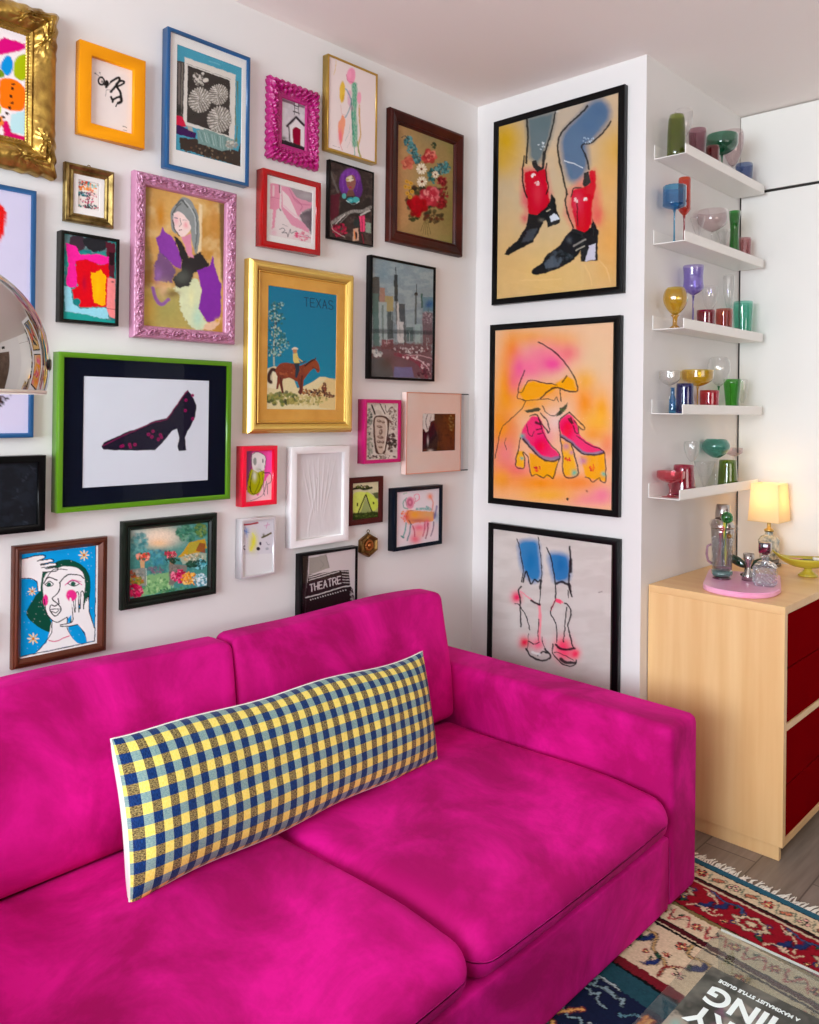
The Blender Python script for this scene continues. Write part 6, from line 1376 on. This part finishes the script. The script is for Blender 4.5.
# highball mug with violet foot, holding swizzle sticks
o = thing('glass_mug', 'clear glass mug with purple foot, full of swizzle sticks, on pink tray', 'glass', (.262, -.958, TT))
obj('bowl', lathe([(0, .030), (.030, .030), (.035, .036), (.036, .08), (.038, .150), (.0362, .150), (.0342, .08), (.033, .046), (0, .044)], 40), glass_mat('crystal_clear', 'F0F2F4', .05, 'E0E0E6', bump=(140, .5)), o, True)
obj('base', lathe([(0, .010), (.033, .010), (.0352, .016), (.0352, .0295), (0, .0295)], 40, rib=(10, .04)), gm('A8E0D8', .35, '70B8B0'), o, True)
obj('foot', lathe([(0, 0), (.034, 0), (.030, .005), (.014, .009), (0, .0095)], 40), gm('A81C60', .6, '8A1450'), o, True)
hd = [(-.034, .026, .125), (-.044, .036, .118), (-.046, .038, .09), (-.042, .034, .065), (-.032, .024, .055)]
obj('handle', tube([(a*1.0, b, c) for a, b, c in hd], .0045, 8), gm('DCC0DC', .3, 'B890B8'), o, True)
sticks = [((-.010, -.004), (.004, -.014, .205), 'emerald', .022, 'swizzle stick with a big emerald glass ball'), ((.012, -.010), (.022, .004, .232), 'yellow', 0, 'flat yellow swizzle stick, tallest in the mug'), ((-.006, .012), (-.034, .016, .190), 'clear', .016, 'swizzle stick with a clear glass ball leaning left'), ((.004, -.016), (.020, -.034, .170), 'clear', .015, 'swizzle stick with a clear ball leaning right'), ((-.014, .010), (-.026, -.010, .175), 'rose', .010, 'pink-tipped swizzle stick'), ((.014, .012), (.028, .030, .185), 'pinkclear', .014, 'pale lilac ball swizzle stick at the back'), ((-.002, -.016), (-.002, -.026, .150), 'amber', .009, 'amber-tipped swizzle stick')]
for (bx, by), (tx, ty, tz), c, rb, lb in sticks:
    st = thing('swizzle_stick', lb+' in the glass mug', 'swizzle stick', (.262+bx, -.958+by, TT+.0465), 0)
    m_ = G[c]
    top = Vector((tx-bx, ty-by, tz-.0465))
    if rb: obj('stick', tube([(0, 0, 0), tuple(top*.5), tuple(top)], .0026, 8), m_, st, True)
    else: obj('stick', tube([(0, 0, 0), tuple(top*.5), tuple(top)], .0046, 4), mat('yellow_plastic', 'D8CC3A', .4), st)
    if rb:
        bm = bmesh.new(); bmesh.ops.create_uvsphere(bm, u_segments=24, v_segments=16, radius=rb)
        for v in bm.verts: v.co += top+top.normalized()*rb*.8
        obj('ball', bm, m_, st, True)
# jigger
jg = obj('double_jigger', lathe([(0, .004), (.0215, 0), (.0235, 0), (.0205, .022), (.0075, .042), (.0065, .046), (.0075, .050), (.018, .075), (.0195, .096), (.0185, .096), (.016, .074), (0, .055)], 36), steel, None, True, (.300, -1.040, TT))
tag(jg, 'hourglass-shaped steel double jigger on the pink tray', 'jigger')
# crystal decanter
o = thing('crystal_decanter', 'small square cut-crystal decanter with a silver-banded stopper on the pink tray', 'decanter', (.262, -1.112, TT), math.radians(10))
crys = glass_mat('cut_crystal', 'EEF0F4', .14, 'D8DCE4', bump=(75, 1.0), refl=3.5)
bm = bmesh.new()
prof = [(.034, 0)]+[(.036, .004+.0065*q) for q in range(10)]+[(.033, .072), (.020, .084), (.0125, .088), (.0125, .100), (.018, .104), (.018, .1065)]
rings = []
for r, z in prof:
    k = 4.5 if z < .075 else 2; ring = []
    for i in range(40):
        a = 2*PI*i/40; c, s = math.cos(a), math.sin(a); q = (abs(c)**k+abs(s)**k)**(-1/k); f = 1+(.075*math.cos(a*20+PI*round((z-.004)/.0065)) if .006 < z < .066 else 0)
        ring.append(bm.verts.new((r*q*c*f, r*q*s*f, z)))
    rings.append(ring)
for A, B in zip(rings, rings[1:]):
    for i in range(40): bm.faces.new((A[i], A[(i+1) % 40], B[(i+1) % 40], B[i]))
bm.faces.new(rings[0][::-1]); bm.faces.new(rings[-1])
obj('bottle', bm, crys, o)
bm = bmesh.new(); add_box(bm, -.020, .020, -.020, .020, .112, .150, bev=.006); add_lathe(bm, [(0, .1068), (.011, .1068), (.011, .1118), (0, .1118)], 20)
obj('stopper', bm, mat('dark_faceted_stopper', '1A1014', .12, .2, noise=(60, '7A2038', 2), coat=.8), o, auto=30)
# dark green leafy sunglasses-like ornament behind the jigger: glossy green twin dish
o = thing('green_glass_bird', 'dark green glass ornament with two raised wings behind the jigger', 'ornament', (.382, -1.004, TT))
for s in (-1, 1):
    bm = bmesh.new(); bmesh.ops.create_uvsphere(bm, u_segments=24, v_segments=14, radius=1)
    for v in bm.verts: v.co = Vector((v.co.x*.012, v.co.y*.042, v.co.z*.017)); 
    bmesh.ops.rotate(bm, verts=bm.verts, cent=(0, 0, 0), matrix=Matrix.Rotation(s*-.45, 3, 'X'))
    for v in bm.verts: v.co += Vector((0, s*-.040, .050))
    obj('wing', bm, gm('0E5A30', .8, '064A24'), o, True)
obj('body', lathe([(0, 0), (.024, 0), (.026, .004), (.012, .012), (.010, .026), (.016, .04), (0, .046)], 28), mat('dark_bronze', '3A2620', .3, .5), o, True)
# table lamp
o = thing('table_lamp', 'small lit table lamp with a square cream shade and a painted jar base', 'lamp', (.730, -.955, TZ))
lamp_shade = bpy.data.materials.new('lit_cream_shade'); lamp_shade.use_nodes = True; nt = lamp_shade.node_tree; nt.nodes.clear()
oo = nt.nodes.new('ShaderNodeOutputMaterial'); d1 = nt.nodes.new('ShaderNodeBsdfDiffuse'); t1 = nt.nodes.new('ShaderNodeBsdfTranslucent'); mx = nt.nodes.new('ShaderNodeMixShader')
d1.inputs[0].default_value = rgba('FAF0D4'); t1.inputs[0].default_value = rgba('FFF0CC'); mx.inputs[0].default_value = .55
nt.links.new(d1.outputs[0], mx.inputs[1]); nt.links.new(t1.outputs[0], mx.inputs[2]); nt.links.new(mx.outputs[0], oo.inputs[0])
def frustum(hx0, hy0, hx1, hy1, z0, z1, t):
    bm = bmesh.new()
    def ring(hx, hy, z): return [bm.verts.new((sx*hx, sy*hy, z)) for sx, sy in ((-1, -1), (1, -1), (1, 1), (-1, 1))]
    O0, O1 = ring(hx0, hy0, z0), ring(hx1, hy1, z1); I0, I1 = ring(hx0-t, hy0-t, z0), ring(hx1-t, hy1-t, z1)
    for A, B in ((O0, O1), (O1, I1), (I1, I0), (I0, O0)):
        for i in range(4): bm.faces.new((A[i], A[(i+1) % 4], B[(i+1) % 4], B[i]))
    return bm
obj('lamp_shade', frustum(.066, .061, .055, .053, .186, .338, .0015), lamp_shade, o)
obj('shade_trim', boxes((-.067, .067, -.062, -.0605, .1855, .1885), (-.067, .067, .0605, .062, .1855, .1885), (-.067, -.0655, -.0605, .0605, .1855, .1885), (.0655, .067, -.0605, .0605, .1855, .1885)), mat('cream_trim', 'F0DCA8', .7), o)
obj('base', boxes((-.042, .042, -.036, .036, 0, .014), (-.036, .036, -.030, .030, .0142, .030), bev=.003), mat('black_lacquer', '0E0C0C', .2, coat=.5), o)
bm = bmesh.new()
prof = [(.026, .0305), (.030, .036), (.034, .075), (.036, .108), (.030, .122), (.015, .128), (.014, .140), (.018, .143)]
rings = []
for r, z in prof:
    k = 5 if z < .12 else 2.2; ring = []
    for i in range(32):
        a = 2*PI*i/32; c, s = math.cos(a), math.sin(a); q = (abs(c)**k+abs(s)**k)**(-1/k); ring.append(bm.verts.new((r*q*c, r*q*s, z)))
    rings.append(ring)
for A, B in zip(rings, rings[1:]):
    for i in range(32): bm.faces.new((A[i], A[(i+1) % 32], B[(i+1) % 32], B[i]))
bm.faces.new(rings[0][::-1]); bm.faces.new(rings[-1])
obj('jar', bm, mat('painted_porcelain', 'E8DCC0', .25, noise=(34, '4A6468', 3), coat=.5), o, auto=40)
obj('neck', lathe([(0, .1435), (.018, .1435), (.019, .150), (.008, .156), (.007, .185), (.010, .187), (.010, .205), (0, .205)], 28), mat('old_gold_fitting', 'C8A860', .3, .6), o, True)
bulb = bpy.data.materials.new('lit_bulb'); bulb.use_nodes = True; nt = bulb.node_tree; nt.nodes.clear()
oo = nt.nodes.new('ShaderNodeOutputMaterial'); e1 = nt.nodes.new('ShaderNodeEmission'); e1.inputs[0].default_value = rgba('FFC070'); e1.inputs[1].default_value = 4
nt.links.new(e1.outputs[0], oo.inputs[0])
obj('bulb', lathe([(0, .2055), (.008, .2055), (.013, .225), (.020, .242), (.018, .258), (.009, .267), (0, .269)], 24), bulb, o, True)
pl = bpy.data.lights.new('lamp_bulb_light', 'POINT'); pl.energy = .5; pl.color = (1.0, .70, .40); pl.shadow_soft_size = .03
po = bpy.data.objects.new('lamp_bulb_light', pl); COL.objects.link(po); po.location = (.730, -.955, TZ+.275)
# boat shaped bowl
o = thing('boat_bowl', 'mustard-yellow boat-shaped footed bowl with odds and ends, right of the lamp', 'bowl', (.640, -1.135, TZ), math.radians(-55))
NB = 48; rows = []
def boat(t, a, off=0):
    """t: 0 foot centre .. 1 rim"""
    L, Wb = .135, .052
    r = t**.75; x = (L-off)*r*math.cos(a); y = (Wb-off)*r*math.sin(a)*(1-.25*abs(math.cos(a))**3)
    z = .030+.036*t**1.8+.030*t**2*abs(math.cos(a))**4
    return (x, y, z)
V = np.zeros((20, NB, 3))
for j in range(10):
    for i in range(NB): V[j, i] = boat(.08+.92*j/9, 2*PI*i/NB)
for j in range(10):
    for i in range(NB):
        x, y, z = boat(.08+.92*(9-j)/9, 2*PI*i/NB, .003); V[10+j, i] = (x, y, z+.003)
me = grid_mesh('bowl', V, True); bm = bmesh.new(); bm.from_mesh(me); bm.verts.ensure_lookup_table()
bm.faces.new([bm.verts[i] for i in range(NB)][::-1]); bm.faces.new([bm.verts[19*NB+i] for i in range(NB)])
m_mus = mat('mustard_glaze', 'CDBC3C', .35, noise=(12, 'B8A428'), coat=.4)
obj('bowl', bm, m_mus, o, True)
obj('foot', lathe([(0, 0), (.034, 0), (.036, .004), (.026, .012), (.014, .024), (.014, .0315), (0, .0315)], 32), m_mus, o, True)
rr = random.Random(3)
for k_, (x, y, sx, sy, sz, c, lb, rz) in enumerate(((.636, -1.126, .030, .010, .006, '22302C', 'dark green folded case lying in the yellow bowl', -.9), (.612, -1.100, .024, .009, .006, 'D89078', 'salmon-coloured packet lying in the yellow bowl', -.7), (.668, -1.170, .026, .010, .005, 'E8E4E0', 'white card strip lying in the yellow bowl', -1.1))):
    bm = bmesh.new(); add_box(bm, -sx, sx, -sy, sy, 0, sz*2, bev=.002)
    q = obj('trinket', bm, mat('trinket_%d' % k_, c, .4), None, False, (x, y, TZ+.052+.004*k_), auto=30); q.rotation_euler = (0, .05, rz); tag(q, lb, 'trinket')
# ================================================================ persian rug
def seg_axis(a, b, fine0, fine1, df, dc):
    L = list(np.arange(a, fine0, dc))+list(np.arange(fine0, fine1, df))+list(np.arange(fine1, b, dc))+[b]
    return np.unique(np.round(np.array(L), 5))
rug_rot = math.radians(6.3)
RX, RY = -.152, -1.25          # a point on the fringed short edge
# rug coordinates: u = distance in from the fringed edge, v = along the edge (toward the viewer = negative)
us = seg_axis(0, 2.6, 0, 1.15, .0028, .012); vs = seg_axis(-1.45, .75, -.62, .28, .0028, .012)
UU, VV_ = np.meshgrid(us, vs)
class RugP(Painter):
    def __init__(s, X, Y):
        s.X, s.Y = X, Y; s.U = X; s.V = Y; s.C = np.ones(X.shape+(3,))
rp = RugP(UU*1000, VV_*1000)        # millimetres
jit = (fbm(UU*120, VV_*120, 3)-.5)*9
rp.X = np.round((rp.X+jit)/4.5)*4.5; rp.Y = np.round((rp.Y+(fbm(UU*120, VV_*120, 8)-.5)*9)/4.5)*4.5      # knots
NAVY, CREAM, RED, DRED, TEAL, BLK = '101A36', 'D2BF9E', '8E0C20', '480C16', '1E4650', '0C090C'
def band(a, b, c): m = (rp.X >= a) & (rp.X < b); rp.C[m] = hexl(c)
band(-50, 30, '2A5C70'); band(24, 30, '10202C'); band(30, 98, CREAM); band(98, 104, BLK); band(104, 116, DRED); band(116, 122, 'C8B89C'); band(122, 262, RED); band(262, 268, BLK); band(268, 280, '7A6A40'); band(280, 362, CREAM); band(362, 367, BLK); band(367, 384, DRED); band(384, 390, CREAM); band(390, 398, BLK)
band(398, 590, CREAM); band(590, 622, '6E1420'); band(622, 634, BLK); band(634, 700, TEAL); band(700, 3000, NAVY)
def motif(cx_, cy_, s, kind, seed=0):
    r = random.Random(seed)
    if kind == 'rosette':     # diamond medallion
        for k, c in ((1.0, BLK), (.9, CREAM), (.66, BLK), (.60, RED), (.34, BLK), (.28, CREAM)):
            p_ = [(cx_+s*k*math.cos(a)*(.75 if i % 2 else 1.05), cy_+s*1.35*k*math.sin(a)*(.75 if i % 2 else 1.05)) for i, a in enumerate(np.arange(16)*PI/8)]
            rp.poly(p_, c, 4)
        for a in np.arange(4)*PI/2+PI/4: rp.ell(cx_+s*.95*math.cos(a), cy_+s*1.2*math.sin(a), s*.22, s*.22, '1A2A5A'); rp.ell(cx_+s*.95*math.cos(a), cy_+s*1.2*math.sin(a), s*.10, s*.10, 'D8A85C')
    elif kind == 'bird':
        pts = [(-1, -.3), (-.6, .1), (-.2, 0), (.2, .5), (.7, .4), (1, .9), (.9, .2), (.5, -.2), (.1, -.5), (-.4, -.45)]
        rp.poly([(cx_+s*x, cy_+s*y) for x, y in pts], BLK, 5); rp.poly([(cx_+s*x*.82, cy_+s*y*.82) for x, y in pts], '1E2E62', 5)
    elif kind == 'cluster':
        for i in range(7): a = 2*PI*i/6 if i else 0; k = .62*s if i else 0; rp.ell(cx_+k*math.cos(a), cy_+k*math.sin(a), s*.36, s*.36, BLK); rp.ell(cx_+k*math.cos(a), cy_+k*math.sin(a), s*.25, s*.25, [CREAM, 'E0A89C'][i % 2])
    elif kind == 'leaf':
        rp.ell(cx_, cy_, s, s*.5, BLK, 1, r.random()*3); rp.ell(cx_, cy_, s*.75, s*.32, '1C4A36', 1, r.random()*3)
    elif kind == 'flower':
        for i in range(6): a = i*PI/3; rp.ell(cx_+s*.6*math.cos(a), cy_+s*.6*math.sin(a), s*.38, s*.3, BLK, 1, a); rp.ell(cx_+s*.6*math.cos(a), cy_+s*.6*math.sin(a), s*.27, s*.2, ['C05848', 'D8876C', '9C1E30'][i % 3], 1, a)
        rp.ell(cx_, cy_, s*.25, s*.25, 'E8C888')
for i in range(9):      # outer cream band
    y = 250-i*105
    motif(64, y, 22, 'flower' if i % 2 else 'cluster', i)
    rp.poly([(48, y-62), (66, y-34), (84, y-44), (64, y-76)], BLK, 4); rp.poly([(52, y-60), (66, y-40), (78, y-46), (63, y-70)], 'D07A5C', 4)
    rp.line([(40, y-20), (88, y-38), (44, y-70), (86, y-88)], 3.5, '3E5A4A', .8)
for i in range(6):      # red band: medallions, birds, flowers
    y = 225-i*230
    motif(192, y-75, 44, 'rosette', i); motif(176, y+22, 34, 'bird', i); motif(205, y-175, 34, 'bird', i+9)
    motif(228, y+45, 15, 'cluster', i); motif(150, y-10, 12, 'leaf', i); motif(236, y+110, 16, 'leaf', i+3); motif(150, y-160, 14, 'cluster', i+5); motif(238, y-20, 13, 'flower', i)
    rp.line([(130, y+80), (150, y+30), (140, y-20), (165, y-30)], 9, BLK, .95); rp.line([(130, y+80), (150, y+30), (140, y-20), (165, y-30)], 5, '35507C', .95)
    rp.line([(135, y-130), (160, y-180), (190, y-200), (225, y-210)], 4, CREAM, .9); rp.line([(250, y+90), (225, y+70), (240, y+20), (215, y)], 4, CREAM, .9)
for i in range(9):      # second cream band
    y = 230-i*110
    motif(322, y, 19, 'flower', i+20); rp.line([(295, y-25), (350, y-40), (300, y-70), (345, y-95)], 5, 'B0203A', .9); rp.line([(300, y-15), (335, y-45), (312, y-80)], 3.5, BLK, .8); motif(308, y-55, 10, 'leaf', i)
for i in range(7):      # wide cream field of beasts and vines
    y = 235-i*160
    motif(470, y, 38, 'bird', i+30); motif(545, y-70, 30, 'bird', i+40); motif(430, y-85, 20, 'flower', i+31); motif(540, y+20, 17, 'cluster', i+33)
    rp.line([(405, y+60), (450, y+45), (440, y-10), (500, y-40), (520, y-90), (580, y-110)], 9, BLK, .95); rp.line([(405, y+60), (450, y+45), (440, y-10), (500, y-40), (520, y-90), (580, y-110)], 4.5, 'C0A068', .95)
    rp.line([(580, y+50), (540, y+60), (505, y+30)], 7, '7A1420', .95)
for i in range(30):      # small knots strewn over the cream field
    r = random.Random(i+300); motif(r.uniform(415, 580), r.uniform(-620, 260), r.uniform(9, 15), r.choice(['flower', 'leaf', 'cluster']), i)
for i in range(40):     # teal/navy field: pale zigzag outlines, gold flames
    r = random.Random(i); x = r.uniform(650, 1150); y = r.uniform(-620, 260)
    P_ = [(x, y)]
    for k in range(7): P_.append((P_[-1][0]+r.uniform(-22, 22)+(12 if k % 2 else -12), P_[-1][1]+r.uniform(6, 24)))
    rp.line(P_, 9, BLK, .8, sm=False); rp.line(P_, 4.5, r.choice(['8CA8AC', 'B8C8C4', '5E8C98']), .9, sm=False)
for i in range(110):    # the rest of the field, past the table
    r = random.Random(i+500); x = r.uniform(1180, 2560); y = r.uniform(-1400, 700)
    if i % 3 == 0: motif(x, y, r.uniform(50, 90), 'rosette', i)
    else: P_ = [(x+r.uniform(-60, 60), y+40*k) for k in range(5)]; rp.line(P_, 14, r.choice(['8CA8AC', 'B8C8C4', '8C2A1C', 'D88A3C']), .9, sm=False)
for i in range(9):
    r = random.Random(i+70); x = 760+r.uniform(-40, 60)+110*(i % 3); y = 160-i*90
    for k in range(5): a = r.uniform(-1.2, 1.2); rp.line([(x+60, y), (x+20*math.cos(a), y+30*math.sin(a)), (x-30+10*math.cos(a*2), y+60*math.sin(a))], 12, '8C2A1C', .9); rp.line([(x+60, y), (x+20*math.cos(a), y+30*math.sin(a)), (x-30+10*math.cos(a*2), y+60*math.sin(a))], 7, ['D88A3C', 'E0A860', 'C8502C'][k % 3], .95)
rp.C = np.clip(rp.C*(1+((fbm(UU*260, VV_*260, 5)-.5)*.5)[..., None]), 0, 1)
V = np.zeros(UU.shape+(3,))
# local rug frame: u runs along -x, v along +y, then rotated
V[..., 0] = -UU; V[..., 1] = VV_; V[..., 2] = .009+.0016*fbm(UU*200, VV_*200, 6)
me = grid_mesh('pile', V)
ca = me.color_attributes.new('Col', 'FLOAT_COLOR', 'POINT'); A = np.ones((UU.size, 4), np.float32); A[:, :3] = rp.C.reshape(-1, 3); ca.data.foreach_set('color', A.reshape(-1))
me.flip_normals()
rug = thing('persian_rug', 'red, cream and navy persian rug with fringe on the grey floor', 'rug', (RX, RY, 0))
m_pile = paint_mat('wool_pile', .95)
mesh_obj('pile', me, m_pile, rug)
obj('backing', box(-2.6, 0, -1.45, .75, .001, .0086), mat('rug_backing', 'B8A888', .9), rug)
bm = bmesh.new(); rr = random.Random(1)
y = -1.44
while y < .74:
    yy = y+rr.uniform(-.002, .002); L = rr.uniform(.028, .055); sx = rr.uniform(-.014, .014)
    add_tube(bm, [(-.002, yy, .007), (L*.5, yy+sx*.5+rr.uniform(-.004, .004), .006+rr.random()*.003), (L, yy+sx, .003)], [.0032, .0026, .0014], 4)
    y += .0065
fr = obj('fringe', bm, mat('cream_wool_fringe', 'E8E2D6', .9), rug); fr['kind'] = 'stuff'
rug.rotation_euler = (0, 0, -rug_rot)
# note: turned so the fringed edge runs slightly off the wall line

# ================================================================ clear acrylic coffee table
TX1, TX0, TY1, TY0, TH_ = -1.042, -1.95, -1.508, -2.02, .40
acr = glass_mat('acrylic', 'F2F5F3', .045, 'C8CCC8', rough=.03, refl=1.0)
tb = thing('coffee_table', 'clear acrylic waterfall coffee table at the lower right, book on it', 'table', ((TX0+TX1)/2, (TY0+TY1)/2, 0))
tx, ty = (TX0+TX1)/2, (TY0+TY1)/2
obj('tabletop', box(TX0-tx, TX1-tx, TY0-ty, TY1-ty, TH_-.014, TH_, bev=.002), acr, tb)
obj('side_panel', box(TX1-tx-.014, TX1-tx, TY0-ty, TY1-ty, .0115, TH_-.0145, bev=.002), acr, tb)
obj('side_panel', box(TX0-tx, TX0-tx+.014, TY0-ty, TY1-ty, .0115, TH_-.0145, bev=.002), acr, tb)
m_edge_highlight = mat('acrylic_edge_highlight', 'F0E6E0', .15, coat=.6)
obj('edge', boxes((TX1-tx+.0002, TX1-tx+.0022, TY0-ty, TY1-ty, TH_-.0075, TH_-.003), bev=.0005), m_edge_highlight, tb)  # opaque pale strip paints the bright gleam along the clear edge
# ================================================================ book on the table
BX1, BX0, BY1, BY0 = -1.212, -1.50, -1.562, -1.790
bk = thing('coffee_table_book', 'dark-covered maximalist style guide book with big white EVERYTHING title, on the acrylic table', 'book', ((BX0+BX1)/2, (BY0+BY1)/2, TH_+.0004))
bx, by = (BX0+BX1)/2, (BY0+BY1)/2; BT = .028
p = Painter([(0, 0), (325, 0), (325, 280), (0, 280)], 130, 112)   # x runs to +x (bottom of the cover is +x)
p.fill('4A4A44').tint(60, '62625A', a=.8).tint(26, '33332F', .5, .7, .7, 4); p.tint(40, '7A746A', .6, .8, .5, 7)
p.poly([(60, 0), (150, 0), (130, 60), (70, 50)], 'A89C8C', 8, .8, rough=10); p.blob(120, 20, 14, 10, '7EA8A0', .7); p.dabs(200, 120, 70, 50, 40, 14, ['7A5A6A', '8C8478', '4E6A60', '9C9488'], 6, .5); p.dabs(90, 200, 60, 60, 40, 14, ['5A5048', '7C7468', '3A3A38', '94585E'], 9, .5)
V = np.zeros(p.U.shape+(3,)); V[..., 0] = BX0-bx+p.U*(BX1-BX0); V[..., 1] = BY1-by-p.V*(BY1-BY0); V[..., 2] = BT+.0002
me = grid_mesh('cover_art', V); ca = me.color_attributes.new('Col', 'FLOAT_COLOR', 'POINT'); A = np.ones((p.U.size, 4), np.float32); A[:, :3] = p.C.reshape(-1, 3); ca.data.foreach_set('color', A.reshape(-1)); me.flip_normals()
mesh_obj('cover_art', me, paint_mat('laminated_cover', .3), bk)
m_cov = mat('dark_book_cloth', '3C3C38', .5)
hx, hy = (BX1-BX0)/2, (BY1-BY0)/2
obj('cover', boxes((-hx, hx, -hy, hy, 0, .003), (-hx, hx, -hy, hy, BT-.003, BT), (-hx, hx, -hy, -hy+.004, .003, BT-.003), bev=.0008), m_cov, bk)
obj('page_block', box(-hx+.004, hx-.004, -hy+.006, hy-.004, .0034, BT-.0034), mat('book_pages', 'E6E0D4', .8), bk)
m_wt = mat('white_title_ink', 'E6F0EC', .5)
def text3d(s, size, x, y, z, bold=0, sx=1.0):
    c = bpy.data.curves.new('title', 'FONT'); c.body = s; c.size = size; c.extrude = .0003; c.offset = bold; c.align_x = 'RIGHT'; c.space_character = 1.0
    t = bpy.data.objects.new('title', c); COL.objects.link(t)
    dg = bpy.context.evaluated_depsgraph_get(); dg.update()
    me = bpy.data.meshes.new_from_object(t.evaluated_get(dg)); bpy.data.objects.remove(t)
    me.transform(Matrix.Scale(sx, 4, (1, 0, 0))); 
    # reader stands at +x looking toward -x: text right = +y, text up = -x
    me.transform(Matrix(((0, -1, 0, x), (1, 0, 0, y), (0, 0, 1, z), (0, 0, 0, 1))))
    return mesh_obj('title_lettering', me, m_wt, bk)
ZT = BT+.0006
text3d('A MAXIMALIST STYLE GUIDE', .0125, -1.236-bx, -1.588-by, ZT, .0003, .86)
text3d('THING', .068, -1.262-bx, -1.583-by, ZT, .0018, .86)
text3d('EVERY', .068, -1.326-bx, -1.583-by, ZT, .0018, .86)

# ================================================================ chrome dome of the arc lamp
LC = Vector((-2.3005, -.8032, 1.514)); LR = .1669
al = thing('arc_floor_lamp', 'polished chrome dome lamp hanging at the left edge in front of the pictures', 'lamp', (-2.95, -.62, 0))
base = Vector((-2.95, -.62, 0))
chrome = mat('mirror_chrome', 'C4BEBA', .04, 1.0)
zr = -.0435; a0 = math.asin(zr/LR); prof = []
for i in range(25): t = a0+(PI/2-a0)*i/24; prof.append((LR*math.cos(t), LR*math.sin(t)))
inner = [((LR-.003)*math.cos(t), (LR-.003)*math.sin(t)) for t in [a0+(PI/2-a0)*i/24 for i in range(24, -1, -1)]]
prof = [(max(r, 0), z) for r, z in prof[:-1]]+[(0, LR)]
bm = lathe(prof, 96)
for v in bm.verts: v.co += LC-base
obj('dome_shade', bm, chrome, al, True)
bm = lathe([(0, LR-.004)]+[(max(r, .0005), z) for r, z in inner[1:]], 64)
for v in bm.verts: v.co += LC-base
obj('shade_lining', bm, mat('white_enamel_lining', 'F2E8DE', .4), al, True)
rl = math.sqrt(LR**2-zr**2)
bm = bmesh.new(); V_ = []
bm = lathe([(rl-.004, zr-.0045), (rl+.0012, zr-.0045), (rl+.0012, zr+.0005), (rl-.004, zr+.0005), (rl-.004, zr-.0045)], 96)
for v in bm.verts: v.co += LC-base
obj('rim', bm, mat('pale_rim', 'E8DCD0', .35), al, True)
kd = Vector((.85, -.52, -.01)).normalized()
bm = bmesh.new(); add_tube(bm, [LC-base+kd*(LR-.001), LC-base+kd*(LR+.0025)], .0085, 20)
obj('pivot_screw', bm, mat('black_screw', '151515', .4), al)
arc = []
top = LC+Vector((0, 0, LR))
for i in range(25):
    t = PI*i/24*.5
    arc.append((top.x-(top.x-(-2.95))*math.sin(t)-base.x*1, top.y+(base.y-top.y)*math.sin(t)-base.y, (top.z+.02)+.30*math.sin(t*2)*1.0-0*i))
pole = [(0, 0, .05), (0, 0, .8), (0, 0, 1.5)]
arcpts = pole+[( (top.x-base.x)*(1-math.cos(s))/1.0*0.5*1.0, (top.y-base.y)*(1-math.cos(s))*.5, 1.5+.62*math.sin(s)+ (top.z+.02-1.5)*(s/PI)) for s in np.linspace(.12, PI, 18)]
obj('arc_pole', tube(arcpts, .009, 14), chrome, al, True)
obj('base', lathe([(0, 0), (.15, 0), (.155, .006), (.155, .045), (.150, .05), (0, .05)], 48), mat('white_marble', 'E8E6E4', .25, noise=(5, 'C4C2C4', 8)), al, True)
obj('bulb', (lambda b: ([setattr(v, 'co', v.co+(LC-base)) for v in b.verts], b)[1])(lathe([(0, .03), (.012, .03), (.014, .06), (.02, .09), (0, .10)], 20)), mat('frosted_bulb', 'F0EEEA', .5), al, True)
